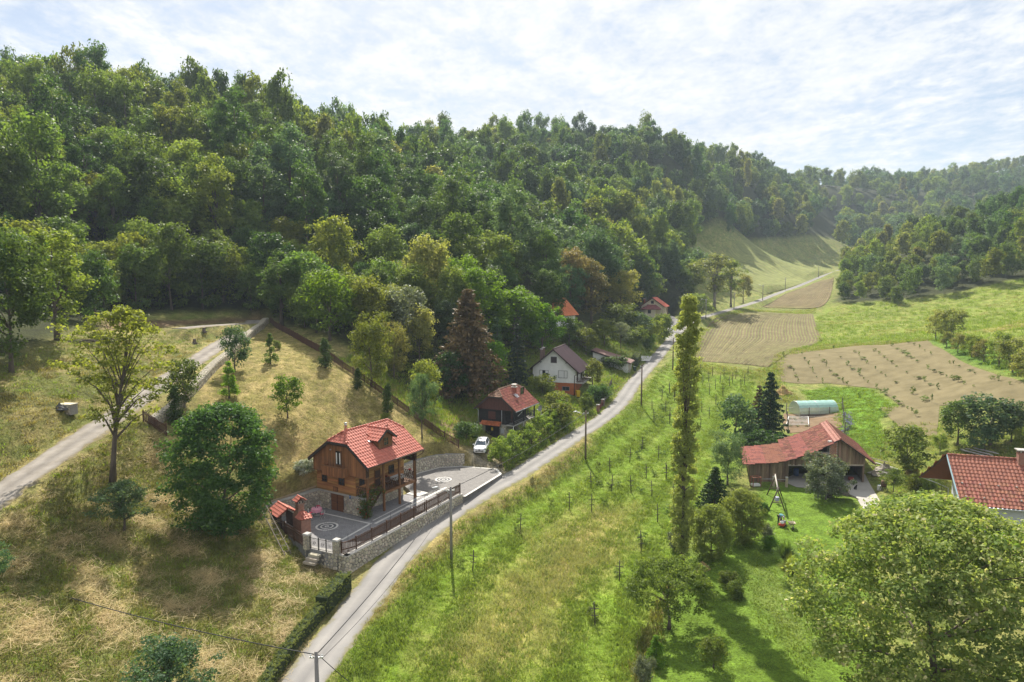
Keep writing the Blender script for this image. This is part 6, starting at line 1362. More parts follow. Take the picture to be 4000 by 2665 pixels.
    for y in (0, 3.4, D + .25): MB().b6(PW - .15, PW, y, y + .15, 2.2, 4.35).build('post', BLACKW, o)
    for (x, y) in ((PW - .1, .05), (PW - .1, 3.5)): MB().tube([(x, y, -.6), (x, y, 2.05)], .06, 8).build('steel_post', WIRON, o)
    for k in range(4):
        z = 2.35 + k * .22; MB().b6(W, PW + .04, -.09, -.05, z, z + .11).build('railing_board', BLACKW, dk); MB().b6(PW + .02, PW + .06, -.05, D + .4, z + .003, z + .113).build('railing_board', BLACKW, dk); MB().b6(W, PW, D + .36, D + .4, z, z + .11).build('railing_board', BLACKW, dk)
    MB().beam((PW + .1, 1.1, 3.35), (PW + .1, 2.6, 3.75), .05, .05).build('awning_pole', WIRON, o)
    st = MB().beam((W + .35, 3.8, -.2), (W + .35, 1.2, 2.0), .05, .25).build('outside_stair', BLACKW, o)
    for k in range(8): MB().b6(W + .25, W + 1.15, 3.5 - k * .3, 3.8 - k * .3, .1 + k * .25, .14 + k * .25).build('tread', WOOD_G, st)
    p = c + Matrix.Rotation(R(-26), 3, 'Z') @ Vector((PW + .9, D + .6, 0)); q = thing('satellite_dish', 'grey satellite dish on a pole beside the black house porch', 'dish', (p.x, p.y, H(p.x, p.y)), R(-60)); zz = c.z + 3.5 - H(p.x, p.y)
    MB().tube([(0, 0, 0), (0, 0, zz)], .04, 8).build('mast', GALV, q); ds = MB().lathe([(.001, -.12), (.2, -.1), (.38, -.03), (.48, .06)], n=18).build('reflector', M('dish grey', (.42,.42,.43), (.36,.36,.37), rough=.5), q); ds.matrix_basis = Matrix.Translation((0, -.12, zz)) @ Matrix.Rotation(R(70), 4, 'X'); MB().tube([(0, -.1, zz - .4), (0, -.65, zz - .2)], .02, 6).build('feed_arm', GALV, q); MB().box((0, -.68, zz - .17), (.12, .14, .1)).build('receiver', CLOTHW, q)
black_house()
ORANGE = M('orange brick render', (0.42,0.13,0.045), (0.32,0.10,0.04), scale=2.2, rough=.85, rnd=.0, bump=.2, c3=(0.38,0.115,0.042))
SHEET = M('purple brown sheet', (0.105,0.06,0.062), (0.075,0.043,0.046), scale=.9, rough=.55, spec=.35, detail=7)
PIPEB = M('brown pipe', (0.05,0.03,0.028), (0.04,0.025,0.022), rough=.4)
def sheet_slope(parent, a, b, c, d, mat, n=24, amp=.035, name='roof', lines=3):
    """corrugated sheet between eave a-b and ridge d-c, laid as separate sheets"""
    a, b, c, d = map(Vector, (a, b, c, d)); nr = (b - a).cross(d - a).normalized(); root = MB().slab([a, b, c, d], .05).build(name, FASCIA, parent)
    cnt = max(1, n // 6)
    for k in range(cnt):
        for row in range(lines):
            t0, t1 = row / lines, min(1, (row + 1) / lines + .02); V = []; Fc = []; m = 25
            for i in range(m):
                s = (k + i / (m - 1)) / cnt * 1.0; w = amp * math.sin(i / (m - 1) * 6 * 2 * math.pi) + amp + .01 + (.012 * (lines - row))
                V.append(a.lerp(b, s).lerp(d.lerp(c, s), t0) + nr * w); V.append(a.lerp(b, s).lerp(d.lerp(c, s), t1) + nr * w)
            for i in range(m - 1): Fc.append((2 * i, 2 * i + 2, 2 * i + 3, 2 * i + 1))
            MB().add(V, Fc).build('sheet', mat, root)
    return root
def white_house():
    c = atz(2081, 1490, -19.06); c.z = CZ - 21.4; o = thing('white_house', 'white gabled house with orange basement and purple brown sheet roof', 'house', c, R(-17.5)); W, D, Z1, ZE, ZR = 7.9, 8.2, 2.34, 4.9, 8.3; XM = W / 2
    bs_ = MB().b6(.04, W - .04, .04, D, -1.0, Z1).build('basement', ORANGE, o); wall = penta(MB(), 0, W, 0, D, Z1 + .003, ZE, XM, ZR - .15).build('wall', WHITEP, o); MB().b6(-.01, 1.0, -.01, .3, -1.0, Z1 + .2).build('wall_pier', WHITEP, o)
    F = Fr((0, 0, 0), (1, 0, 0), (0, 0, 1), (0, -1, 0)); wg = M('grey window frame', (.20,.19,.19), (.15,.145,.145), rough=.5); blind = M('white blind', (.66,.65,.64), (.58,.57,.56), scale=1, rough=.7, stretch=(1, 1, 30)); shd = M('dark shutter', (.06,.045,.05), (.045,.035,.04), scale=1, rough=.6, stretch=(1, 1, 20))
    w = window(o, F, 1.3, 2.95, 3.2, 4.5, wg, 3, 1, n0=.0, depth=.06); fbox(MB(), F, 2.38, 2.88, 4.0, 4.44, .05, .065).build('half_blind', blind, w); fbox(MB(), F, 1.38, 1.8, 3.27, 4.43, .026, .03).build('curtain', CLOTHW, w)
    window(o, F, 4.75, 6.45, 3.2, 4.55, wg, 1, 1, n0=0, depth=.06, glass=blind); fbox(MB(), F, 5.82, 5.90, 3.22, 4.53, .03, .065).build('window_post', wg, o)
    window(o, F, 3.35, 4.5, 5.85, 7.0, wg, 1, 1, n0=0, depth=.05, glass=shd); window(o, F, 5.5, 6.85, .95, 1.7, wg, 2, 1, n0=-.035, depth=.07)
    Fr2 = Fr((W, 0, 0), (0, 1, 0), (0, 0, 1), (1, 0, 0)); brn = M('brown frame', (.10,.055,.045), (.07,.04,.032), rough=.5)
    window(o, Fr2, 1.1, 2.0, Z1 + .15, 4.5, brn, 2, 1, n0=0); window(o, Fr2, 4.6, 5.5, Z1 + .15, 4.5, brn, 2, 1, n0=0); window(o, Fr2, 6.2, 7.2, 3.3, 4.5, brn, 2, 1, n0=0)
    g = fbox(MB(), Fr2, 4.8, 7.4, -.6, 2.0, -.03, .02).build('cellar_door', M('brick red paint', (.33,.09,.06), (.27,.07,.05), rough=.6), o); fbox(MB(), Fr2, 6.08, 6.12, -.6, 2.0, .02, .03).build('door_gap', DARKROOM, g)
    XL, XR = -.85, W + .85; sl = (ZR - ZE) / XM; zl = ZE - sl * .85 + .12; Y0, Y1 = -.7, D + .6; zr = ZR + .1
    sheet_slope(o, (XR, Y0, zl), (XR, Y1, zl), (XM, Y1, zr), (XM, Y0, zr), SHEET, 30); sheet_slope(o, (XL, Y1, zl), (XL, Y0, zl), (XM, Y0, zr), (XM, Y1, zr), SHEET, 30)
    MB().tube([(XM, Y0, zr + .05), (XM, Y1, zr + .05)], .12, 8).build('ridge_cap', SHEET, o)
    for a, e in (((XL, Y0 - .03, zl - .08), (XM, Y0 - .03, zr - .06)), ((XM, Y0 - .03, zr - .06), (XR, Y0 - .03, zl - .08))): MB().beam(a, e, .05, .2).build('verge_board', PIPEB, o)
    for x, z in ((XL + .5, zl + .25), (1.6, 0), (6.3, 0), (XR - .5, zl + .25)):
        z = ZR - abs(x - XM) * sl - .2; MB().b6(x - .06, x + .06, Y0, 0, z - .14, z).build('purlin_end', PIPEB, o)
    for x in (XL - .05, XR + .05): MB().tube([(x, Y0, zl - .03), (x, Y1, zl - .06)], .08, 8).build('gutter', PIPEB, o)
    MB().tube([(XR, Y0 + .05, zl - .1), (XR - .5, -.4, zl - .35), (W - .15, -.09, zl - .55), (W - .15, -.09, -.4)], .06, 8).build('downpipe', PIPEB, o); MB().tube([(XL, Y0 + .05, zl - .1), (XL + .5, -.4, zl - .4), (.12, -.09, zl - .6), (.12, -.09, .4)], .06, 8).build('downpipe', PIPEB, o)
    for y, z in ((2.2, 8.0), (3.6, 8.15)):
        chb = MB().b6(.75, 1.2, y, y + .45, 5.5, z).build('chimney', M('grey brown brick', (.22,.15,.12), (.14,.10,.085), scale=6, rough=.9, bump=.3), o); MB().b6(.7, 1.25, y - .05, y + .5, z, z + .1).build('cap', CONC_W, chb)
    dk = MB().b6(W + .003, W + 1.35, .5, D, Z1 - .12, Z1 + .06).build('balcony', CONC, o)
    for k in range(3):
        z = Z1 + .25 + .3 * k; MB().b6(W + 1.3, W + 1.35, .45, D, z, z + .1).build('railing_board', brn, dk); MB().b6(W, W + 1.3, .45, .5, z, z + .1).build('railing_board', brn, dk)
    for y in (.47, 2.4, 4.4, 6.3, 8.0): MB().b6(W + 1.24, W + 1.3, y, y + .06, Z1, Z1 + 1.0).build('railing_post', brn, dk)
    return c
whc = white_house()
def rot(c, a, v): return c + Matrix.Rotation(a, 3, 'Z') @ Vector(v)
def bin_(label, p, mat, s=1.0):
    o = thing('wheelie_bin', label, 'bin', p, random.uniform(-.4, .4)); MB().add([(-.22*s,-.25*s,.08),(.22*s,-.25*s,.08),(.22*s,.25*s,.08),(-.22*s,.25*s,.08),(-.28*s,-.32*s,.95*s),(.28*s,-.32*s,.95*s),(.28*s,.32*s,.95*s),(-.28*s,.32*s,.95*s)], [(3,2,1,0),(0,1,5,4),(1,2,6,5),(2,3,7,6),(3,0,4,7),(4,5,6,7)]).build('body', mat, o); MB().box((0, .02, .99 * s), (.6 * s, .7 * s, .07)).build('lid', mat, o)
    for x in (-.22, .22): w = MB().lathe([(.1, -.03), (.1, .03), (.001, .03)], n=10).build('wheel', IRON, o); w.matrix_basis = Matrix.Translation((x * s, .25 * s, .1)) @ Matrix.Rotation(R(90), 4, 'Y')
    MB().b6(-.2 * s, .2 * s, .33 * s, .39 * s, .86 * s, .9 * s).build('handle', mat, o)
bin_('yellow wheelie bin at the corner of the white house', rot(whc, R(-17.5), (8.5, -.5, 0)) + Vector((0, 0, .0)), YELLOW, 1.15)
p = G(2450, 1452); bin_('yellow wheelie bin at the end of the white garage', p, YELLOW); p = G(2479, 1450); bin_('dark green wheelie bin by the road before the white garage', p, M('dark green plastic', (.02,.05,.03), (.015,.04,.025), rough=.5))
def white_garage():
    p0 = Vector((24.3, 143, 0)); c = Vector((24.3, 141.8, CZ - 19.95)); lx = Vector((-.93, .37, 0)).normalized(); a = math.atan2(lx.y, lx.x) - math.pi; o = thing('white_garage', 'long low white garage with a brown sloping sheet roof', 'garage', c, a); L, Wd = 7.6, 3.6
    # local x: towards the road (+) ; body from -L..0 ; roof falls towards +x
    V = [(-L, 0, -.5), (0, 0, -.5), (0, Wd, -.5), (-L, Wd, -.5), (-L, 0, 4.0), (0, 0, 1.85), (0, Wd, 1.95), (-L, Wd, 4.1)]
    MB().add(V, [(3, 2, 1, 0), (4, 5, 6, 7), (0, 1, 5, 4), (1, 2, 6, 5), (2, 3, 7, 6), (3, 0, 4, 7)]).build('wall', WHITEP, o)
    sheet_slope(o, (-L - .4, -.35, 4.22), (.6, -.35, 1.83), (.6, Wd + .35, 1.98), (-L - .4, Wd + .35, 4.37), M('brown sheet', (.22,.12,.10), (.17,.09,.075), scale=.8, rough=.6), 30, lines=2)
    MB().beam((-L - .4, -.37, 4.1), (.6, -.37, 1.72), .05, .18).build('verge_board', PIPEB, o); MB().beam((.62, -.35, 1.74), (.62, Wd + .35, 1.9), .05, .16).build('fascia', PIPEB, o)
    MB().b6(0, .05, .5, 3.1, -.4, 1.65).build('garage_door', M('stone beige', (.34,.29,.22), (.27,.23,.18), rough=.8), o); MB().b6(.3, .45, .0, .15, -.4, 1.75).build('post', CONC, o)
    return o
white_garage()
def cream_house():
    c = atz(2505, 1246, -13.6); c.z = CZ - 13.9; o = thing('cream_house', 'cream house with red tiled roof and a porch bay far up the road', 'house', c, R(-22)); W, D, ZE, ZR = 7.0, 7.0, 4.5, 7.0; XM = W / 2; CREAM = M('cream render', (.68,.60,.46), (.60,.53,.41), scale=1, rough=.9); GREYB = M('grey plinth', (.34,.32,.34), (.28,.265,.28), rough=.9)
    penta(MB(), 0, W, 0, D, 1.0, ZE, XM, ZR - .1).build('wall', CREAM, o); MB().b6(-.02, W + .02, -.02, D, -1.2, 1.0 - .003).build('plinth', GREYB, o); tr = M('bright red tile', (.52,.13,.075), (.42,.10,.06), scale=2, rough=.6, rnd=.12); sl = (ZR - ZE) / XM; XL, XR = -.6, W + .6; zl = ZE - .6 * sl + .1; bud = [170]
    tile_slope(o, [(XR, -.6, zl), (XR, D + .5, zl), (XM, D + .5, ZR + .1), (XM, -.6, ZR + .1)], (0, 1, 0), TILE_S, tr, .42, .5, budget=bud); tile_slope(o, [(XL, D + .5, zl), (XL, -.6, zl), (XM, -.6, ZR + .1), (XM, D + .5, ZR + .1)], (0, -1, 0), TILE_S, tr, .42, .5, budget=[0])
    for a, e in (((XL, -.63, zl - .1), (XM, -.63, ZR)), ((XM, -.63, ZR), (XR, -.63, zl - .1))): MB().beam(a, e, .05, .22).build('verge_board', PIPEB, o)
    F = Fr((0, 0, 0), (1, 0, 0), (0, 0, 1), (0, -1, 0)); brn = M('brown frame', (.10,.055,.045)); window(o, F, 3.0, 3.9, 5.2, 6.1, brn, 2, 1)
    F2 = Fr((W, 0, 0), (0, 1, 0), (0, 0, 1), (1, 0, 0)); window(o, F2, 1.8, 2.5, 2.3, 3.8, brn, 1, 1); window(o, F2, 4.6, 5.3, 2.3, 3.8, brn, 1, 1); fbox(MB(), F2, 4.5, 5.2, -.1, .6, .02, .05).build('cellar_window', brn, o)
    bay = MB().b6(1.5, 4.6, -1.9, -.005, .6, 3.5).build('porch_bay', CREAM, o); window(bay, Fr((0, -1.9, 0), (1, 0, 0), (0, 0, 1), (0, -1, 0)), 2.4, 3.4, 2.2, 3.3, brn, 2, 1); tp = M('porch tile', (.25,.085,.08), (.17,.06,.06), scale=2, rough=.7, rnd=.2)
    tile_slope(bay, [(.2, -2.5, 3.5), (6.4, -2.5, 3.5), (4.4, -.0, 4.9), (2.2, 0, 4.9)], (1, 0, 0), TILE_S, tp, .42, .5, name='porch_roof'); tile_slope(bay, [(6.4, -2.5, 3.5), (6.4, 0, 3.5), (4.4, 0, 4.9)], (0, 1, 0), TILE_S, tp, .42, .5, name='porch_roof'); tile_slope(bay, [(.2, 0, 3.5), (.2, -2.5, 3.5), (2.2, 0, 4.9)], (0, -1, 0), TILE_S, tp, .42, .5, name='porch_roof')
    MB().b6(4.7, 6.3, -.03, -.01, -1.0, .75).build('cellar_door', PIPEB, o); MB().tube([(W - .1, -.1, 4.2), (W - .1, -.1, -.5)], .06, 6).build('downpipe', PIPEB, o)
    ch = MB().b6(.3, .75, 2.0, 2.45, 4.5, 6.6).build('chimney', MATS['red brick plain'], o); MB().b6(.2, .85, 1.9, 2.55, 6.6, 6.7).build('cap', CONC_W, ch)
    MB().tube([(1.2, 1.2, 6.0), (1.2, 1.2, 7.2)], .03, 6).build('mast', GALV, o)
    for k in range(9): MB().box((W + .12, D - .15, -.3 + k * .48), (.3, .3, .22)).build('quoin', BRICK, o)
cream_house()
def plain_house(name, label, px, py, t, base, yaw, W, D, ZE, ZR, tm, wm, tw=.5, bud=160):
    d = att(px, py, t); c = Vector((d.x, d.y, base)); o = thing(name, label, 'house', c, yaw); XM = W / 2; sl = (ZR - ZE) / XM; zl = ZE - .6 * sl + .1
    penta(MB(), 0, W, 0, D, -2, ZE, XM, ZR - .1).build('wall', wm, o)
    for pts, u, b in (([(W + .6, -.6, zl), (W + .6, D + .6, zl), (XM, D + .6, ZR + .1), (XM, -.6, ZR + .1)], (0, 1, 0), bud), ([(-.6, D + .6, zl), (-.6, -.6, zl), (XM, -.6, ZR + .1), (XM, D + .6, ZR + .1)], (0, -1, 0), bud)): r = tile_slope(o, pts, u, TILE_S, tm, tw, tw * 1.1, budget=[b])
    ridge_caps(r, (XM, -.6, ZR + .14), (XM, D + .6, ZR + .14), tm); window(o, Fr((0, 0, 0), (1, 0, 0), (0, 0, 1), (0, -1, 0)), W * .3, W * .3 + 1, 1.2, 2.3, PIPEB); MB().b6(W * .62, W * .62 + 1, -.04, -.005, -.5, 2.0).build('door', PIPEB, o); return o
plain_house('orange_roofed_house', 'house with bright orange tiled roof half hidden behind the acacias', 2062, 1290, 152, H(att(2110,1290,152).x, att(2110,1290,152).y) - 2.4, R(-40), 6.5, 9.0, 3.3, 6.4, M('orange clay tile', (.60,.19,.075), (.50,.15,.06), scale=2, rough=.6, rnd=.1), WHITEP)
pb = att(2038, 1078, 190); plain_house('hidden_house', 'dark brown roof of a house among the forest trees', 2032, 1078, 190, pb.z - 4.2, R(82), 5.5, 4.6, 2.4, 4.6, M('brown old tile', (.16,.085,.07), (.11,.06,.05), scale=2, rough=.8, rnd=.2), CONC_W, bud=60)
pb = att(3200, 862, 600); plain_house('forest_cabin', 'small dark cabin alone in the far wood', 3198, 868, 600, att(3198, 868, 600).z - 1.0, R(75), 7, 12, 3.5, 7.5, M('brown sheet cabin', (.12,.075,.075), (.09,.055,.055), scale=1, rough=.7), PIPEB, tw=1.2, bud=80)
# ---------------------------------------------------------------- barn
def barn():
    c = Vector((29.4, 82.3, CZ - 25.3)); o = thing('barn', 'open fronted wooden barn with long swooping rusty tile roof', 'barn', c, 0); SX = .29
    def q(x, y, z): return Vector((x + SX * y, y, z))
    D = 10.0; BOARD = M('barn board', (.27,.19,.125), (.13,.092,.065), scale=1.6, rough=.9, bump=.3, rnd=.4, stretch=(3, 3, .4), hue=.02); TB = M('rusty barn tile', (.17,.07,.047), (.08,.038,.031), scale=1.3, rough=.9, rnd=.38, hue=.015, c3=(.16,.062,.045), spec=.1); TB2 = M('new barn tile', (.30,.13,.095), (.24,.10,.075), scale=2, rough=.8, rnd=.1)
    prof = [(-.95, 2.28), (1.9, 2.5), (4.3, 2.82), (7.3, 3.75), (10.85, 5.5), (15.3, 2.35)]
    bud = [300]; n = len(prof) - 1
    for i in (3, 2, 1, 0):
        (x0, z0), (x1, z1) = prof[i], prof[i + 1]; yb_ = D if i > 1 else 8.2
        y0 = -.7 + (.0 if i > 0 else .35)
        P = [q(x1, yb_, z1), q(x0, yb_, z0), q(x0, y0, z0), q(x1, y0, z1)]
        tile_slope(o, P, (q(0, -1, 0)).normalized(), FASCIA, TB2 if False else TB, .42, .46, thick=.08, budget=bud, amp=.02)
    tile_slope(o, [q(prof[5][0], -.7, prof[5][1]), q(prof[5][0], D, prof[5][1]), q(prof[4][0], D, prof[4][1]), q(prof[4][0], -.7, prof[4][1])], q(0, 1, 0).normalized(), FASCIA, TB, .42, .46, thick=.08, budget=[120], amp=.02)
    # two columns of newer tiles beside the ridge
    nb = MB()
    for k in range(22):
        for s in range(3):
            f0, f1 = .02 + s * .1, .02 + (s + 1) * .1; y0, y1 = -.6 + k * .48, -.6 + (k + .95) * .48; a = lambda f, y: q(prof[4][0] + (prof[3][0] - prof[4][0]) * f, y, prof[4][1] + (prof[3][1] - prof[4][1]) * f + .075)
            if s < 2: MB().slab([a(f0, y0), a(f0, y1), a(f1 - .004, y1), a(f1 - .004, y0)], .03).build('new_tile', TB2, o)
    ridge_caps(o, q(prof[4][0], -.7, prof[4][1] + .06), q(prof[4][0], D, prof[4][1] + .06), TB2, r=.12, step=.42)
    top = lambda x: float(np.interp(x, [p[0] for p in prof], [p[1] for p in prof])) - .16
    F = Fr((0, 0, 0), (1, 0, 0), (0, 0, 1), (0, -1, 0))
    planks(o, F, 0, 1.9, 0, 3, .24, .03, BOARD, vertical=True, top=top); planks(o, F, 2.0, 4.6, 0, 3, .24, .03, BOARD, vertical=True, top=top)
    planks(o, F, 4.6, 7.4, 2.1, 4, .2, .03, BOARD, vertical=True, top=top); planks(o, F, 10.6, 14.1, 2.2, 5, .22, .03, BOARD, vertical=True, top=top)
    bk = M('barn brick', (.42,.22,.14), (.30,.16,.11), scale=3, rough=.9, rnd=.2, bump=.3); pier = MB().b6(9.6, 10.6, .0, .5, 0, 5.1).build('brick_pier', CONC, o); me = MB().b6(-.12, .12, -.02, .02, -.05, .05).mesh('brick'); me.materials.append(bk)
    for k in range(26):
        for x in ((9.75, 10.05, 10.35) if k % 2 else (9.9, 10.2, 10.45)): e = bpy.data.objects.new('brick', me); col.objects.link(e); e.parent = pier; e.location = (x, -.012, 2.3 + k * .108)
    br = MB().b6(7.4, 9.59, .1, .3, 2.0, 3.7).build('brick_infill', CONC, o)
    for k in range(15):
        for j in range(8):
            x = 7.55 + j * .26 + (.13 if k % 2 else 0); z = 2.06 + k * .11
            if x < 9.5 and z < top(x) - .2: e = bpy.data.objects.new('brick', me); col.objects.link(e); e.parent = br; e.location = (x, .09, z)
    for x0, x1 in ((4.6, 9.6), (10.6, 13.9)): MB().b6(x0, x1, -.03, .17, 2.02, 2.22).build('lintel', M('pale lintel', (.44,.38,.30), (.34,.29,.23), rough=.9), o)
    for x in (0, 1.95, 4.6, 7.2, 13.95): MB().b6(x - .1, x + .1, -.02, .2, -.1, 2.25).build('post', M('barn post', (.24,.17,.12), (.15,.11,.08), scale=3, rough=.9), o)
    rw = MB().add([q(14.05, .1, -.2), q(14.05, 9.6, -.2), q(14.05, 9.6, 3.0), q(14.05, .1, 3.0), q(13.9, .1, -.2), q(13.9, 9.6, -.2), q(13.9, 9.6, 3.0), q(13.9, .1, 3.0)], [(0, 1, 2, 3), (7, 6, 5, 4), (3, 2, 6, 7), (0, 3, 7, 4), (1, 5, 6, 2)]).build('side_wall', BOARD, o)
    pl = [(0, -.2), (14, -.2), (14, top(14)), (10.85, top(10.85)), (7.3, top(7.3)), (4.3, top(4.3)), (1.9, top(1.9)), (0, top(0))]; MB().add([q(a, 9.7, b) for a, b in pl], [tuple(range(len(pl)))]).build('back_wall', BOARD, o); MB().add([q(0, .1, -.2), q(0, 8, -.2), q(0, 8, 2.2), q(0, .1, 2.2)], [(0, 1, 2, 3)]).build('left_wall', BOARD, o)
    MB().b6(4.7, 4.76, .2, 8, -.1, 2.6).build('partition', BOARD, o)
    for x in (4.8, 7.4, 10.6, 13.6): MB().beam(q(x, 0, top(x) - .2), q(x, 9.5, top(x) - .2), .14, .16).build('purlin', WOOD_G, o)
barn()
# odds and ends stored in the barn
for lb, nm, x, y, s, m in (('red crate inside the right barn opening', 'crate', 42.3, 83.2, (.5, .4, .35), M('crate red', (.3,.05,.04), rough=.6)), ('blue barrel inside the left barn opening', 'barrel', 36.2, 85.0, (.35, .35, .8), M('barrel blue', (.03,.08,.2), rough=.5)), ('grey workbench inside the right barn opening', 'workbench', 41.0, 86.5, (1.6, .6, .85), WOOD_G)):
    o = thing(nm, lb, nm, (x, y, CZ - 25.3), .2)
    if nm == 'barrel': MB().lathe([(.001, 0), (.3, 0), (.33, .2), (.33, .65), (.3, .88), (.001, .88)], n=14).build('drum', m, o); MB().lathe([(.34, .28), (.35, .3), (.34, .32)], n=14).build('hoop', m, o)
    elif nm == 'crate':
        for k in range(3): MB().b6(-.25, .25, -.2, -.18, k * .12, k * .12 + .1).build('slat', m, o); MB().b6(-.25, .25, .18, .2, k * .12, k * .12 + .1).build('slat', m, o)
        MB().b6(-.26, -.24, -.2, .2, 0, .35).build('end', m, o); MB().b6(.24, .26, -.2, .2, 0, .35).build('end', m, o); MB().b6(-.24, .24, -.18, .18, 0, .02).build('bottom', m, o)
    else:
        MB().b6(-.8, .8, -.3, .3, .8, .86).build('top', m, o)
        for a in (-.7, .7):
            for b in (-.24, .24): MB().b6(a - .05, a + .05, b - .05, b + .05, 0, .8).build('leg', m, o)
# ---------------------------------------------------------------- tiled house at the right edge
def right_house():
    Z = lambda z: CZ + z; R0 = Vector((45.3, 69.6, Z(-18.5))); d = Vector((.956, -.294, 0)).normalized(); f = Vector((-.29, -.957, 0)).normalized(); L = 15.0; o = thing('tiled_house', 'pale house with a large red brown tiled roof at the right edge', 'house', (R0.x, R0.y, Z(-25.3)), 0); b = Vector(o.location)
    P = lambda s, e, z: R0 + d * s + f * e - b + Vector((0, 0, z)); TR = M('red brown tile', (.34,.125,.075), (.22,.08,.055), scale=1.8, rough=.7, rnd=.22, hue=.01)
    bud = [300]; r = tile_slope(o, [P(0, 4.9, -3.72), P(L, 4.9, -3.72), P(L, 0, 0), P(0, 0, 0)], d, TILE_S, TR, .36, .44, budget=bud, amp=.04)
    tile_slope(o, [P(L, -3.6, -3.5), P(-1.45, -3.6, -3.5), P(0, 0, 0), P(L, 0, 0)], -d, TILE_S, TR, .36, .44, budget=[0])
    ridge_caps(r, P(0, 0, .05), P(L, 0, .05), TR, r=.12, step=.42); vb = M('pale blue board', (.42,.58,.66), (.34,.48,.56), rough=.6)
    MB().beam(P(-.06, .0, -.03), P(-.06, 5.0, -3.83), .05, .24).build('verge_board', vb, o); MB().beam(P(-.06, 0, -.05), P(-1.52, -3.65, -3.62), .05, .2).build('verge_board', WOOD_D, o)
    for k in range(5): MB().beam(P(.1, .7 + k * .8, -.3 - .75 * (.7 + k * .8)), P(1.5, .7 + k * .8, -.3 - .75 * (.7 + k * .8)), .1, .1).build('rafter', WOOD_D, o)
    w = M('pale blue render', (.58,.60,.64), (.50,.52,.56), rough=.9); pts = [P(1.6, 4.0, -6.9), P(1.6, -3.4, -6.9), P(1.6, -3.4, -3.3), P(1.6, 0, -.35), P(1.6, 4.0, -3.4)]; pt2 = [p + d * (L - 2) for p in pts]
    MB().add(pts + pt2, [(0, 1, 2, 3, 4)[::-1], (5, 6, 7, 8, 9), (0, 4, 9, 5), (1, 6, 7, 2), (4, 3, 8, 9), (3, 2, 7, 8)]).build('wall', w, o)
    Fs = Fr(P(1.6, 0, 0), -f, (0, 0, 1), -d); window(o, Fs, -1.6, -.6, -5.6, -4.3, WIRON, 2, 1, n0=.01); MB().tube([P(-1.2, -3.7, -3.6), P(.3, -3.6, -4.1), P(1.3, -3.5, -4.5), P(1.3, -3.5, -6.9)], .05, 7).build('downpipe', GALV, o)
    MB().tube([P(-1.45, -3.7, -3.58), P(L, -3.7, -3.58)], .08, 8).build('gutter', GALV, o); MB().tube([P(0, 5.0, -3.82), P(L, 5.0, -3.82)], .08, 8).build('gutter', GALV, o)
    c = P(6.4, .35, 0); ch = MB().box((c.x, c.y, c.z - .0), (.62, .62, 1.7), math.atan2(d.y, d.x)).build('chimney', M('chimney brick', (.33,.17,.13), (.24,.12,.09), scale=5, rough=.9, bump=.3), o)
    for i in (-1, 1):
        for j in (-1, 1): MB().box((c.x + i * .24, c.y + j * .24, c.z + .95), (.12, .12, .22), math.atan2(d.y, d.x)).build('cap_leg', CONC, ch)
    MB().box((c.x, c.y, c.z + 1.1), (.95, .95, .09), math.atan2(d.y, d.x)).build('cap', CONC, ch)
    for k in range(9):
        for e in (2.9, 4.2): m = P(.6 + k * 1.55, e, -.76 * e + .12); MB().box(m, (.12, .16, .1)).build('snow_guard', GALV, r)
right_house()
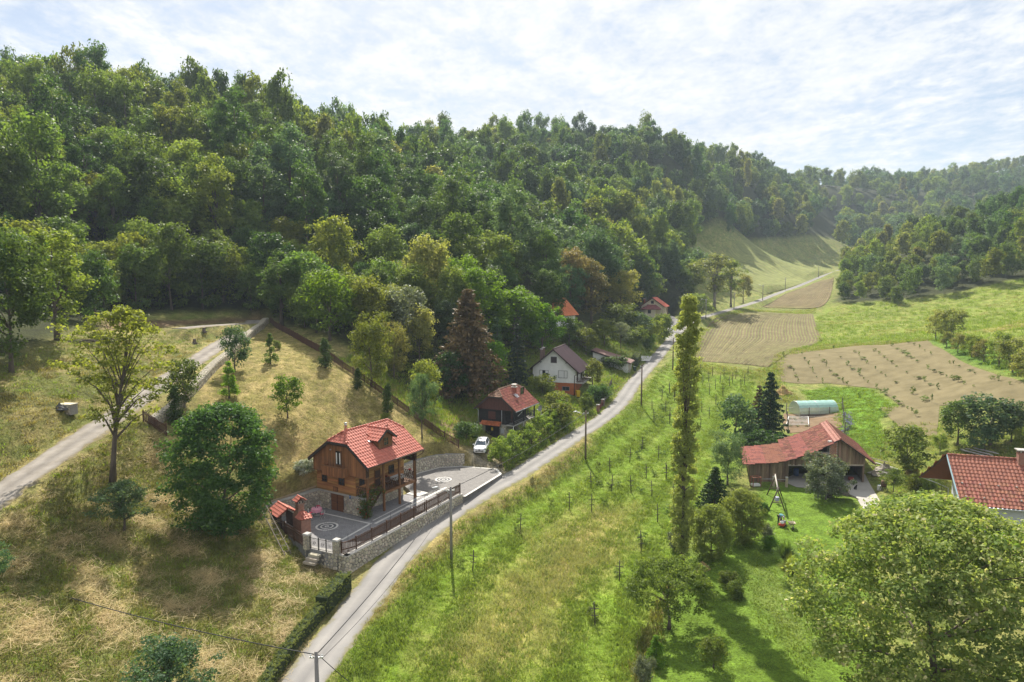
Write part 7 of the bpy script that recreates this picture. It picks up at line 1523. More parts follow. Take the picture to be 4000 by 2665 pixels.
# ---------------------------------------------------------------- car
def loft(mb, secs, smooth=True, cap=True):
    n = len(secs[0]); b = len(mb.v); V = [p for s in secs for p in s]; Fc = []
    for i in range(len(secs) - 1):
        for k in range(n): k2 = (k + 1) % n; Fc.append((i * n + k, i * n + k2, (i + 1) * n + k2, (i + 1) * n + k))
    if cap: Fc += [tuple(range(n - 1, -1, -1)), tuple((len(secs) - 1) * n + k for k in range(n))]
    return mb.add(V, Fc, smooth)
def car():
    c = atz(1875, 1786, -23.7); c = Vector((c.x, c.y, 0)) + Vector((.15, .9, 0)); c.z = H(c.x, c.y) + .02; o = thing('parked_car', 'white estate car parked in front of the black house', 'car', c, R(-5))
    PW = M('white car paint', (.78,.78,.79), (.74,.74,.75), scale=1, rough=.18, spec=.6); G2 = M('car glass', (.05,.08,.11), (.03,.05,.07), scale=.8, rough=.05, spec=.8); BLK = M('black trim', (.015,.015,.016), rough=.5)
    S = []
    for y, w, zb, zt, zc in ((-2.06, .52, .34, .56, .60), (-2.0, .70, .26, .64, .70), (-1.85, .80, .2, .72, .80), (-1.5, .855, .19, .80, .90), (-1.0, .865, .19, .88, .98), (-.4, .865, .19, .92, 1.0), (.6, .865, .19, .95, 1.0), (1.5, .865, .2, .98, 1.02), (1.95, .82, .24, .98, 1.03), (2.1, .70, .36, .9, .98)):
        half = [(.0, zb), (w * .86, zb), (w, zb + .14), (w * 1.0, (zb + zt) / 2), (w * .97, zt - .04), (w * .88, zt + (zc - zt) * .55), (w * .45, zc), (0, zc + .01)]
        S.append([(x, y, z) for x, z in half] + [(-x, y, z) for x, z in half[-2:0:-1]])
    body = loft(MB(), S).build('body', PW, o)
    base = [(-.78, -1.02, .93), (.78, -1.02, .93), (.80, .3, .96), (.78, 2.0, .98), (-.78, 2.0, .98), (-.80, .3, .96)]; top = [(-.58, -.32, 1.42), (.58, -.32, 1.42), (.62, .5, 1.475), (.56, 1.72, 1.43), (-.56, 1.72, 1.43), (-.62, .5, 1.475)]
    MB().add(base + top, [(i, (i + 1) % 6, 6 + (i + 1) % 6, 6 + i) for i in range(6)]).build('side_window', G2, o)
    rf = MB().add([(-.60,-.34,1.425),(.60,-.34,1.425),(.64,.5,1.48),(.58,1.78,1.435),(-.58,1.78,1.435),(-.64,.5,1.48),(-.3,-.3,1.46),(.3,-.3,1.46),(.32,.5,1.52),(.3,1.7,1.475),(-.3,1.7,1.475),(-.32,.5,1.52)], [(0,1,7,6),(1,2,8,7),(2,3,9,8),(3,4,10,9),(4,5,11,10),(5,0,6,11),(6,7,8,9,10,11)], True).build('roof', PW, o)
    for s in (-1, 1):
        MB().beam((s * .77, -1.05, .93), (s * .60, -.34, 1.42), .07, .06).build('windscreen_pillar', PW, o); MB().beam((s * .79, 1.95, .98), (s * .58, 1.74, 1.42), .2, .07).build('rear_pillar', PW, o); MB().beam((s * .815, .45, .95), (s * .635, .42, 1.46), .06, .05).build('door_pillar', BLK, o)
        MB().tube([(s * .60, -.2, 1.5), (s * .62, .6, 1.535), (s * .57, 1.6, 1.49)], .018, 6).build('roof_rail', STEEL, o)
        m = MB().lathe([(.001, -.08), (.07, -.06), (.09, 0), (.06, .07), (.001, .09)], n=10).build('wing_mirror', PW, o); m.matrix_basis = Matrix.Translation((s * .96, -.72, 1.0)) @ Matrix.Scale(1.3, 4, (1, 0, 0)); MB().beam((s * .84, -.72, .95), (s * .92, -.72, .98), .05, .04).build('mirror_arm', BLK, o)
        hl = MB().add([(s*.46,-2.035,.66),(s*.74,-1.93,.70),(s*.80,-1.72,.80),(s*.62,-1.90,.79),(s*.46,-2.05,.60),(s*.76,-1.95,.62),(s*.845,-1.72,.70),(s*.5,-2.045,.6)], [(0,1,2,3),(0,4,5,1),(1,5,6,2)] if s < 0 else [(3,2,1,0),(1,5,4,0),(2,6,5,1)]).build('headlight', M('headlamp', (.30,.32,.35), (.10,.10,.12), scale=9, rough=.1), o)
        MB().b6(s * .72 - .08, s * .72 + .08, -1.98, -1.94, .36, .42).build('fog_lamp', MATS['headlamp'], o); MB().b6(s * .7 - .1, s * .7 + .1, 2.02, 2.08, .72, .98).build('tail_light', M('tail red', (.35,.01,.01), rough=.3), o)
        for y in (-1.30, 1.28):
            w = MB().lathe([(.20, -.09), (.30, -.1), (.315, -.06), (.315, .06), (.30, .1), (.20, .09)], n=18).build('wheel', M('tyre rubber', (.02,.02,.02), rough=.9), o); w.matrix_basis = Matrix.Translation((s * .78, y, .315)) @ Matrix.Rotation(R(90), 4, 'Y'); MB().lathe([(.001, .075 * s), (.08, .09 * s), (.2, .07 * s), (.2, -.05 * s)], n=14).build('rim', STEEL, w)
    MB().add([(-.55,-2.03,.645),(.55,-2.03,.645),(.5,-2.085,.58),(-.5,-2.085,.58)], [(3,2,1,0)]).build('grille', BLK, o); MB().b6(-.52, .52, -2.075, -2.03, .36, .47).build('lower_intake', BLK, o); MB().b6(-.26, .26, -2.085, -2.076, .30, .40).build('number_plate', CLOTHW, o)
    d = [(0, .14), (.075, 0), (0, -.14), (-.075, 0)]; mb = MB(); mb.add([(x, -2.105, .63 + z) for x, z in d] + [(x * .5, -2.105, .63 + z * .5) for x, z in d] + [(x, -2.06, .63 + z) for x, z in d], [(i, 4 + i, 4 + (i + 1) % 4, (i + 1) % 4) for i in range(4)] + [(i, (i + 1) % 4, 8 + (i + 1) % 4, 8 + i) for i in range(4)]); mb.build('emblem', STEEL, o)
    MB().add([(-.10,-2.09,.50),(.10,-2.09,.50),(.13,-2.075,.70),(-.13,-2.075,.70)], [(0,1,2,3)]).build('emblem_ground', BLK, o); MB().tube([(0, 1.6, 1.47), (0, 1.72, 1.62)], .008, 5).build('aerial', BLK, o); MB().beam((-.6, -.9, 1.0), (-.05, -.75, 1.12), .015, .015).build('wiper', BLK, o)
car()
# ---------------------------------------------------------------- lamp poles and wires
CONCP = M('pole grey', (.27,.25,.235), (.19,.175,.165), scale=3, rough=.9, bump=.2, stretch=(3, 3, .4)); WOODP = M('pole brown', (.17,.125,.095), (.11,.08,.06), scale=3, rough=.9, bump=.2, stretch=(3, 3, .4))
POLES = [('grey utility pole cut off by the bottom edge of the picture', None, 7.0, False, CONCP), ('grey lamp pole between the stone wall and the vineyard', (1763,2183), 289, True, CONCP), ('brown lamp pole beside the roadside shrub hedge', (2287,1797), 194, True, WOODP), ('dark bare pole opposite the white house', (2505,1586), 163, False, WOODP), ('lamp pole beside the poplar near the white garage', (2628,1447), 128, True, WOODP), ('brown pole at the corner of the ploughed field', (2719,1325), 92, False, WOODP), ('lamp pole with a strut where the side road leaves', (2757,1250), 82, True, CONCP), ('bare pole on the bend after the side road', (2867,1211), 66, False, CONCP), ('lamp pole on the straight above the ploughed field', (2979,1175), 62, True, CONCP), ('bare pole below the far field', (3067,1134), 48, False, CONCP), ('lamp pole high up the valley road', (3197,1084), 44, True, CONCP), ('last tiny pole beyond the top of the road', (3305,1032), 28, False, CONCP)]
TOPS = []
for i, (lb, b, h, lamp, mt) in enumerate(POLES):
    if b is None: p = Vector((-10.3, 34.2, H(-10.3, 34.2)))
    else: p = G(*b); h = h * mpp(p)
    o = thing('utility_pole', lb, 'pole', p, 0, 'poles along the road'); r = .15
    MB().tube([(0, 0, -.3), (0, 0, h * .5), (0, 0, h)], [r, r * .85, r * .68], 10).build('shaft', mt, o); MB().beam((-.35, 0, h - .35), (.35, 0, h - .35), .07, .07).build('cross_arm', GALV, o)
    for x in (-.3, 0, .3): MB().lathe([(.03, 0), (.05, .05), (.03, .12), (.001, .14)], (x, 0, h - .3), 8).build('insulator', CLOTHW, o)
    if lamp: a = MB().tube([(0, 0, h - .7), (-.5, 0, h - .35), (-1.25, 0, h - .12)], .03, 7).build('lamp_arm', GALV, o); l = MB().lathe([(.001, -.3), (.09, -.25), (.13, 0), (.10, .22), (.001, .28)], n=10).build('lamp_head', M('lamp head', (.62,.63,.64), (.5,.51,.52), rough=.3), o); l.matrix_basis = Matrix.Translation((-1.45, 0, h - .08)) @ Matrix.Rotation(R(80), 4, 'Y') @ Matrix.Scale(.6, 4, (1, 0, 0))
    if 'strut' in lb: MB().tube([(-.1, 0, h * .8), (-2.2, .2, -.3)], .06, 7).build('strut', WOODP, o)
    TOPS.append(p + Vector((0, 0, h - .2)))
WIRE = M('wire', (.02,.02,.022), rough=.6)
def wire(lb, a, b, sag, r=.017, grp='overhead wires along the road'):
    a, b = Vector(a), Vector(b); o = MB().tube([a.lerp(b, t) - Vector((0, 0, sag * 4 * t * (1 - t))) for t in [i / 16 for i in range(17)]], r, 5).build('overhead_wire', WIRE); tag(o, lb, 'wire', grp)
nm = ['the bottom edge and the first lamp pole', 'the first lamp pole and the shrub hedge', 'the shrub hedge and the white house', 'the white house and the garage', 'the garage and the ploughed field', 'the ploughed field and the side road', 'the side road and the bend', 'the bend and the straight', 'the straight and the far field', 'the far field and the upper road']
for i in range(10): wire(f'overhead wire between {nm[i]}', TOPS[i], TOPS[i + 1], .5, .03 if i < 2 else .022)
wire('overhead wire crossing the hay field to the left edge', TOPS[0], att(-120, 2200, 52), .6, .028); wire('overhead wire leaving the bottom pole to the right', TOPS[0] + Vector((.1, 0, 0)), att(1700, 2900, 36), .3, .02); wire('second thinner wire above the road near the stone wall', TOPS[0] + Vector((.3, 0, -.2)), TOPS[1] + Vector((.3, 0, -.4)), .9, .014)
# ---------------------------------------------------------------- vineyard posts and vines
VP = [(1086*1.7,1312*1.7),(1195*1.7,1225*1.7),(1308*1.7,1172*1.7),(1359*1.7,1178*1.7),(1358*1.7,1122*1.7),(1405*1.7,1130*1.7),(1401*1.7,1083*1.7),(1450*1.7,1133*1.7),(1447*1.7,1063*1.7),(1485*1.7,1100*1.7),(1498*1.7,1143*1.7),(1513*1.7,1055*1.7),(1530*1.7,1100*1.7),(1473*1.7,1270*1.7),(1423*1.7,1335*1.7),(1367*1.7,1437*1.7),(1511*1.7,1200*1.7),(1475*1.7,1035*1.7)]
VP += [(1700 + x / 1.96, 1100 + y / 1.96) for x, y in [(1660,980),(1735,910),(1762,1000),(1832,915),(1792,855),(1675,1075),(1795,1090)]]
VP += [(2600 + x / 1.681, 1200 + y / 1.681) for x, y in [(25,565),(25,740),(245,510),(283,490),(327,540),(357,500),(288,575),(285,730),(383,460),(308,450),(420,520),(438,500),(460,470),(495,535),(517,510),(540,450),(376,585),(230,440),(230,795),(330,640),(60,600),(237,690),(5,1130),(50,1265)]]
vproto = None; GP = Gm(VP)
for i, p in enumerate(GP):
    hh = 2.0
    if vproto is None:
        vproto = thing('vine_post', 'dark wooden vineyard post with cross arms standing in the grass', 'post', p, 0, 'vineyard posts'); m_ = M('vine post wood', (.075,.062,.052), (.045,.038,.032), scale=4, rough=.9)
        MB().tube([(0, 0, -.2), (.02, 0, 1.0), (0, 0, 2.05)], [.055, .05, .045], 7).build('stake', m_, vproto); MB().beam((-.38, 0, 1.45), (.38, 0, 1.45), .04, .05).build('cross_arm', m_, vproto); MB().beam((-.3, 0, .85), (.3, 0, .85), .035, .045).build('cross_arm', m_, vproto); o = vproto
    else: o = copy_tree(vproto)
    o.location = p; o.rotation_euler = (random.uniform(-.04, .04), random.uniform(-.05, .05), random.uniform(-.5, .5)); o.scale = (1, 1, random.uniform(.9, 1.1))
VN = [(2700 + 0, 0)]
rv = random.Random(4); vl = []
for p in GP[:26]:
    for k in range(1): vl.append((p.x + rv.uniform(-2.2, 2.2), p.y + rv.uniform(.6, 2.6)))
for (x, y) in vl: plant('grape_vine', 'low green grape vine growing between the vineyard posts', 'vine', 'sap1', 'mid', (x, y, H(x, y)), rv.uniform(.7, 1.4), rv.uniform(.8, 1.5), 'grape vines')
# ---------------------------------------------------------------- hazel field and kitchen garden
def z3(L): return [(2600 + x / 1.681, 1200 + y / 1.681) for x, y in L]
SOIL = M('dry field soil', (.20,.168,.092), (.128,.108,.057), scale=.35, rough=.95, bump=.5, bscale=3.0, detail=10, spec=.05, c3=(.168,.14,.076)); SOIL2 = M('garden soil', (.22,.155,.095), (.15,.105,.065), scale=.9, rough=.95, bump=.6, bscale=5, spec=.05)
drape('hazel_field', Gm(z3([(725,300),(900,285),(1200,262),(1500,228),(1690,205),(1760,255),(1900,330),(2100,420),(2354,500),(2700,600),(2700,760),(2354,700),(2150,610),(1800,650),(1780,850),(1600,840),(1500,760),(1430,690),(1410,660),(1540,650),(1400,535),(1200,515),(1060,500),(900,505),(760,490),(735,400)])), SOIL, lift=.06, step=2.0)
HR = [[(775,325),(820,400),(870,490)],[(890,310),(935,395),(990,465),(1030,500)],[(1010,325),(1085,425),(1190,520),(1230,570)],[(1100,283),(1200,385),(1300,475),(1380,540),(1470,600),(1590,670),(1640,720)],[(1245,300),(1345,395),(1480,480),(1590,550),(1670,595),(1780,650)],[(1370,290),(1515,395),(1615,460),(1700,490),(1785,545)],[(1450,240),(1620,340),(1760,430),(1850,465),(1960,510),(2020,525)],[(1600,238),(1740,310),(1860,370),(1960,410),(2060,455),(2180,485),(2260,510)],[(1240,560),(1300,630),(1330,650)],[(1500,770),(1410,690)]]
rh = random.Random(8)
for row in HR:
    P = [Vector((a, b, 0)) for a, b in row]; L = []
    for a, b in zip(P[:-1], P[1:]):
        n = max(1, int((b - a).length / 34)); L += [a.lerp(b, k / n) for k in range(n)]
    L.append(P[-1]); pts = Gm(z3([(v.x + rh.uniform(-5, 5), v.y + rh.uniform(-3, 3)) for v in L]))
    for p in [p for p in pts if rh.random() < .82]: plant('hazel_bush', 'small young bush planted in a row of the brown field', 'bush', rh.choice(['sap0', 'sap1', 'sap1']), rh.choice(['mid', 'dark', 'mid']), p + Vector((0, 0, .04)), .45 + rh.random() ** 2 * 1.3, .4 + rh.random() ** 2 * 1.2, 'young bushes planted in rows')
drape('vegetable_plot', Gm(z3([(775,700),(970,705),(1155,695),(1160,790),(1060,800),(960,815),(800,830),(770,780)])), SOIL2, lift=.06, step=1.0)
def yard():
    drape('concrete_yard', Gm(z3([(800,1120),(860,1095),(1310,1100),(1345,1170),(1405,1270),(1440,1350),(1320,1375),(1285,1310),(1250,1250),(1180,1222),(1040,1200),(860,1185),(800,1160)])), M('yard concrete', (.40,.375,.335), (.30,.28,.25), scale=.5, rough=.9, bump=.2, bscale=10, detail=8), lift=.06, step=1.0)
yard()
def greenhouse():
    a = atz(3103, 1617, -24); b = atz(3251, 1613, -24); c = (a + b) / 2; c.z = H(c.x, c.y); L = (b - a).length; o = thing('polytunnel', 'green foil polytunnel behind the vegetable plot', 'greenhouse', c, math.atan2(b.y - a.y, b.x - a.x)); r = 1.9; h = 2.3
    def foil(nm, col1, alpha):
        m = M(nm, col1, tuple(x * .9 for x in col1), scale=2, rough=.25, spec=.5); m.node_tree.nodes['Principled BSDF'].inputs['Alpha'].default_value = alpha; return m
    G1 = foil('green foil', (.32,.52,.47), .88); G3 = foil('clear foil', (.55,.62,.58), .55); n = 12
    arc = [(0 - r * math.cos(math.pi * k / n), h * math.sin(math.pi * k / n) ** .75) for k in range(n + 1)]
    for nm, ks, mt in (('lower_foil', (0, 1), G3), ('upper_foil', tuple(range(2, n - 2)), G1), ('lower_foil', (n - 2, n - 1), G3)):
        mb = MB(); seg = 16
        for k in ks:
            for s in range(seg): x0, x1 = -L / 2 + L * s / seg, -L / 2 + L * (s + 1) / seg; w = .035 * math.sin(s * 2.4); w2 = .035 * math.sin((s + 1) * 2.4); (y0, z0), (y1, z1) = arc[k], arc[k + 1]; mb.add([(x0, y0, z0 - w), (x1, y0, z0 - w2), (x1, y1, z1 - w2), (x0, y1, z1 - w)], [(0, 1, 2, 3)], True)
        mb.build(nm, mt, o)
    for s in range(5): x = -L / 2 + L * s / 4; MB().tube([(x, y, max(0, z - .02)) for y, z in arc], .03, 6, smooth=True).build('hoop', GALV, o)
    for x in (-L / 2, L / 2): MB().add([(x, y, z) for y, z in arc], [tuple(range(n + 1))]).build('end_foil', G3, o)
    for f in (.22, .75): x = -L / 2 + L * f; MB().b6(x - .04, x + .04, -r - .12, -r - .05, 0, 1.5).build('stake', WOOD_D, o)
    MB().b6(-L / 2, L / 2, -r - .06, -r, 0, .3).build('base_board', WOOD_G, o)
greenhouse()
wf = M('white bar', (.72,.71,.68), (.6,.59,.57), rough=.6)
pa, pb_, pc_, pd_ = Gm([(3000 + x / 5.227, 1380 + y / 5.227) for x, y in [(370,1510),(830,1500),(820,1335),(420,1335)]])
o = thing('cold_frame', 'white barred cold frame in the vegetable plot', 'frame', pa); zz = Vector((0, 0, .35))
for k in range(7): MB().beam(pa.lerp(pd_, k / 6) - pa + zz, pb_.lerp(pc_, k / 6) - pa + zz, .09, .07).build('bar', wf, o)
for a, b in ((pa, pd_), (pb_, pc_)): MB().beam(a - pa + zz * .95, b - pa + zz * .95, .09, .09).build('side_bar', wf, o)
for p in (pa, pb_, pc_, pd_): MB().b6(p.x - pa.x - .04, p.x - pa.x + .04, p.y - pa.y - .04, p.y - pa.y + .04, p.z - pa.z, p.z - pa.z + .36).build('leg', wf, o)
for k in range(9):
    p = pa.lerp(pb_, .1 + .1 * k).lerp(pd_.lerp(pc_, .1 + .1 * k), rh.random()); plant('vegetable', 'leafy vegetable plant under the white cold frame', 'vegetable', 'sap1', 'mid', p, .45, .6, 'vegetables in the plot')
gp = [(3072,1620),(3075,1655),(3078,1690),(3290,1600),(3294,1630),(3296,1660),(3300,1700)]; GPs = Gm(gp); prev = None
for i, p in enumerate(GPs):
    o = thing('garden_stake', 'grey garden fence stake left of the vegetable plot' if i < 3 else 'grey garden fence stake right of the vegetable plot', 'stake', p, 0, 'garden stakes left' if i < 3 else 'garden stakes right'); MB().b6(-.06, .06, -.06, .06, -.1, 2.0).build('post', WOOD_G, o); MB().box((0, 0, 2.03), (.14, .14, .06)).build('cap', WOOD_G, o)
for k, (a, b, h) in enumerate(((0, 3, 1.2), (1, 5, 1.3))): p, q = GPs[a] + Vector((0, 0, h)), GPs[b] + Vector((0, 0, h)); tag(MB().tube([p, p.lerp(q, .5) - Vector((0, 0, .1)), q], .022, 5).build('white_rope', CLOTHW), 'white rope stretched in front of the polytunnel' if k == 0 else 'white rope stretched across the vegetable plot', 'rope')
for i, (px, py) in enumerate(((3318,1672),(3300,1700),(3310,1645))): plant_px('lavender_bush', ['upper', 'lower', 'rear'][i] + ' purple lavender bush right of the vegetable plot', 'bush', 'sap1', 'lavender', px, py, 42, 36)
mb = MB()
def heap(name, lb, cat, px, py, w, h, mat, seed, n=9, blades=None):
    p = G(px, py); s = mpp(p); w *= s; h *= s; o = thing(name, lb, cat, p); rg = np.random.default_rng(seed); V = []; Fc = []; R_ = 14
    for i in range(n):
        f = i / (n - 1)
        for k in range(R_): a = 2 * math.pi * k / R_; q = w / 2 * f * (1 + .15 * rg.normal()); V.append((q * math.cos(a), q * math.sin(a) * .7, h * (1 - f) ** 1.1 * (1 + .12 * rg.normal()) - .06 * (f == 1)))
    for i in range(n - 1):
        for k in range(R_): Fc.append((i * R_ + k, i * R_ + (k + 1) % R_, (i + 1) * R_ + (k + 1) % R_, (i + 1) * R_ + k))
    MB().add(V, Fc).build('mound', mat, o)
    if blades:
        cen = np.array(V)[rg.choice(len(V), 70)]; VV, tt = leaf_cloud(rg, cen, [w * .09] * 70, 14, w * .16, asp=9, up=.9); me = cards_mesh('straw', VV, tt); me.materials.append(blades); link('straw', me, None, o)
    return o
STRAW = leaf_mat('straw blade', (.56,.46,.26), (.40,.31,.16), trans=.3, vary=.12)
heap('straw_heap', 'golden straw heap beside the dark spruce above the garden', 'heap', 3058, 1538, 80, 26, M('straw', (.40,.27,.12), (.28,.18,.08), scale=4, rough=1), 1, blades=STRAW)
heap('gravel_heap', 'dark grey gravel heap on the left hillside', 'heap', 233, 1600, 56, 24, M('dark gravel', (.12,.12,.12), (.07,.07,.07), scale=6, rough=1, bump=.5), 2)
heap('straw_heap', 'brown cut grass heap at the foot of the poplar', 'heap', 2745, 2225, 70, 26, M('straw', (.40,.27,.12)), 3, blades=STRAW)
heap('rubble_heap', 'pale sand and rubble heap behind the barn corner', 'heap', 3455, 1850, 110, 40, M('rubble', (.38,.34,.28), (.27,.24,.20), scale=4, rough=1, bump=.6), 4)
# ---------------------------------------------------------------- things in the barn yard
def skin(name, pts, edges, rad, mat, parent, sub=1):
    me = bpy.data.meshes.new(name); me.from_pydata(pts, edges, []); me.update(); o = link(name, me, mat, parent); md = o.modifiers.new('skin', 'SKIN'); md.use_smooth_shade = True
    for i, r in enumerate(rad): me.skin_vertices[0].data[i].radius = (r, r)
    me.skin_vertices[0].data[0].use_root = True; s = o.modifiers.new('sub', 'SUBSURF'); s.levels = sub; s.render_levels = sub; return o
def person():
    b = atz(3045, 2049, -26); b.z = H(b.x, b.y); o = thing('person', 'man in a blue green shirt and dark trousers bending over the red mower', 'person', b, R(8)); SK = M('skin', (.42,.24,.17), (.38,.21,.15), rough=.6); SHIRT = M('blue green shirt', (.10,.24,.27), (.08,.19,.22), scale=6, rough=.9); TRO = M('dark trousers', (.03,.032,.04), (.022,.024,.03), scale=6, rough=.9); HAIR = M('grey hair', (.45,.43,.41), (.36,.34,.33), scale=12, rough=.9)
    P = [(0,.1,.92),(.03,-.1,1.05),(.07,-.32,1.04),(.10,-.46,.97),(.12,-.55,.90),(.14,-.60,.82), (-.10,.08,.86),(-.15,-.03,.48),(-.15,.03,.09),(-.16,-.13,.05), (.11,.08,.86),(.17,-.03,.48),(.17,.04,.09),(.19,-.12,.05), (-.12,-.36,1.0),(-.20,-.42,.72),(-.25,-.50,.47),(-.26,-.53,.40), (.26,-.34,1.0),(.30,-.34,.74),(.17,-.42,.56),(.13,-.45,.51)]
    E = [(0,1),(1,2),(2,3),(3,4),(4,5),(0,6),(6,7),(7,8),(8,9),(0,10),(10,11),(11,12),(12,13),(2,14),(14,15),(15,16),(16,17),(2,18),(18,19),(19,20),(20,21)]
    Rd = [.14,.13,.15,.06,.10,.085, .09,.065,.045,.045, .09,.065,.045,.045, .06,.045,.033,.035, .06,.045,.033,.035]
    for h, base in ((17, Vector((-.26,-.53,.40))), (21, Vector((.13,-.45,.51)))):
        for k in range(4): i = len(P); P += [tuple(base + Vector((-.03 + .02 * k, -.02, -.04))), tuple(base + Vector((-.03 + .02 * k, -.045 - .005 * (k in (1, 2)), -.075)))]; E += [(h, i), (i, i + 1)]; Rd += [.01, .009]
        i = len(P); P += [tuple(base + Vector((.045, -.02, -.01))), tuple(base + Vector((.06, -.05, -.04)))]; E += [(h, i), (i, i + 1)]; Rd += [.011, .009]
    body = skin('body', P, E, Rd, SK, o)
    skin('shirt', [(0,.06,.95),(.03,-.1,1.06),(.07,-.32,1.05),(.09,-.42,1.0),(-.12,-.36,1.01),(-.17,-.40,.84),(.26,-.34,1.01),(.29,-.34,.84)], [(0,1),(1,2),(2,3),(2,4),(4,5),(2,6),(6,7)], [.165,.16,.175,.09,.085,.07,.085,.07], SHIRT, o)
    skin('trousers', [(0,.1,.90),(-.10,.08,.84),(-.15,-.03,.48),(-.15,.03,.1),(.11,.08,.84),(.17,-.03,.48),(.17,.04,.1)], [(0,1),(1,2),(2,3),(0,4),(4,5),(5,6)], [.165,.12,.085,.07,.12,.085,.07], TRO, o)
    for s in (-1, 1): MB().box((s * .17, -.06, .045), (.1, .28, .09)).build('shoe', IRON, o)
    hr = MB().lathe([(.001, .115), (.07, .095), (.105, .03), (.10, -.02), (.07, -.05)], n=12).build('hair', HAIR, o); hr.matrix_basis = Matrix.Translation((.115, -.53, .90)) @ Matrix.Rotation(R(38), 4, 'X')
    fc = MB().lathe([(.001, .02), (.018, .0), (.001, -.02)], n=6).build('nose', SK, o); fc.location = (.15, -.685, .82)
    for s in (-1, 1): MB().lathe([(.001, .012), (.012, 0), (.001, -.012)], (0, 0, 0), 6).build('eye', IRON, o).location = (.14 + s * .032, -.685, .845)
    for s in (-1, 1): MB().lathe([(.001, .03), (.02, 0), (.001, -.03)], (0, 0, 0), 6).build('ear', SK, o).location = (.13 + s * .098, -.57, .86)
    # mower
    m = thing('lawn_mower', 'red and white lawn mower in front of the bending man', 'mower', Vector((b.x, b.y, b.z)) + Vector((.0, -.62, 0)), R(-35)); RED = M('mower red', (.45,.05,.02), (.35,.04,.018), rough=.35)
    loft(MB(), [[(x * s, y * s + .0, z) for x, y in ((-.24,-.3),(.24,-.3),(.3,-.15),(.3,.3),(-.3,.3),(-.3,-.15))] for s, z in ((1.0, .1), (1.02, .2), (.85, .3), (.5, .32))], smooth=False).build('deck', RED, m); MB().lathe([(.17, .3), (.2, .36), (.19, .5), (.12, .55), (.001, .56)], n=14).build('engine_cover', CLOTHW, m)
    for x in (-.3, .3):
        for y in (-.26, .28): w = MB().lathe([(.09, -.025), (.1, 0), (.09, .025)], n=12).build('wheel', IRON, m); w.matrix_basis = Matrix.Translation((x * 1.1, y, .1)) @ Matrix.Rotation(R(90), 4, 'Y')
    for x in (-.2, .2): MB().tube([(x, .25, .22), (x, .6, .34), (x, .85, .3)], .014, 6).build('handle_bar', IRON, m)
    bg = loft(MB(), [[(-.2, y, .12), (.2, y, .12), (.22, y, z), (-.22, y, z)] for y, z in ((.34, .3), (.5, .46), (.8, .42), (.88, .25))], smooth=False).build('grass_bag', M('bag stripe', (.3,.3,.3), (.04,.04,.045), scale=5, rough=.9, stretch=(.2, 8, .2)), m)
    # wheelbarrow
    w = thing('wheelbarrow', 'pale wheelbarrow standing on the lawn beside the man', 'wheelbarrow', G(3092, 2062), R(-8)); T = M('barrow beige', (.50,.44,.33), (.40,.35,.26), scale=4, rough=.5)
    o_ = [(-.30,-.45),(.30,-.45),(.36,.35),(-.36,.35)]; i_ = [(-.17,-.22),(.17,-.22),(.2,.22),(-.2,.22)]
    MB().add([(x, y, .62 if y < 0 else .58) for x, y in o_] + [(x, y, .33) for x, y in i_] + [(x * .93, y * .93, .60 if y < 0 else .565) for x, y in o_] + [(x * .93, y * .93, .35) for x, y in i_], [(0,1,5,4),(1,2,6,5),(2,3,7,6),(3,0,4,7),(7,6,5,4),(12,13,9,8),(13,14,10,9),(14,15,11,10),(15,12,8,11),(12,15,14,13),(8,9,1,0),(9,10,2,1),(10,11,3,2),(11,8,0,3)]).build('tray', T, w)
    for s in (-1, 1): MB().tube([(s * .06, -.62, .17), (s * .2, 0, .33), (s * .28, .95, .62)], .018, 6).build('handle', STEEL, w); MB().tube([(s * .22, .25, .33), (s * .25, .33, 0)], .016, 6).build('leg', STEEL, w)
    wh = MB().lathe([(.1, -.04), (.17, -.03), (.18, 0), (.17, .03), (.1, .04)], n=14).build('wheel', IRON, w); wh.matrix_basis = Matrix.Translation((0, -.6, .18)) @ Matrix.Rotation(R(90), 4, 'Y')
person()
def swing():
    A = Vector((29.3, 73.4, 0)); B = Vector((30.7, 77.8, 0)); A.z = H(A.x, A.y); B.z = H(B.x, B.y); o = thing('garden_swing', 'brown wooden A frame garden swing on the mown lawn', 'swing', A); d = (B - A); s = Vector((d.y, -d.x, 0)).normalized(); h = 2.45; z = Vector((0, 0, h)); WD = M('swing wood', (.11,.075,.05), (.07,.048,.034), scale=4, rough=.85)
    MB().tube([z - d * .06, d + z + d * .04], .085, 9).build('top_beam', M('peeled log', (.42,.38,.33), (.30,.27,.23), scale=4, rough=.8), o)
    for e in (Vector((0, 0, 0)), d):
        for k in (-1, 1): MB().tube([e + s * .85 * k + Vector((0, 0, -.1)), e - s * .12 * k + z * 1.06], .07, 8).build('leg', WD, o)
        MB().beam(e + s * .55 - s * .0 + Vector((0, 0, .85)), e - s * .55 + Vector((0, 0, .85)), .06, .09).build('brace', WD, o)
    m = d * .45
    for k in (-1, 1): MB().tube([m + d * .05 * k + z, m + d * .05 * k + s * .1 + Vector((0, 0, .75))], .012, 5).build('rope', CLOTHW, o)
    st = MB().box(m + s * .1 + Vector((0, 0, .55)), (.4, .42, .4)).build('swing_seat', M('blue swing seat', (.10,.10,.30), (.55,.55,.6), scale=4, rough=.6), o); MB().box(m + s * .1 + Vector((0, 0, .3)), (.3, .3, .14)).build('footrest', M('orange plastic', (.5,.25,.06), (.6,.55,.5), scale=4, rough=.6), o)
swing()
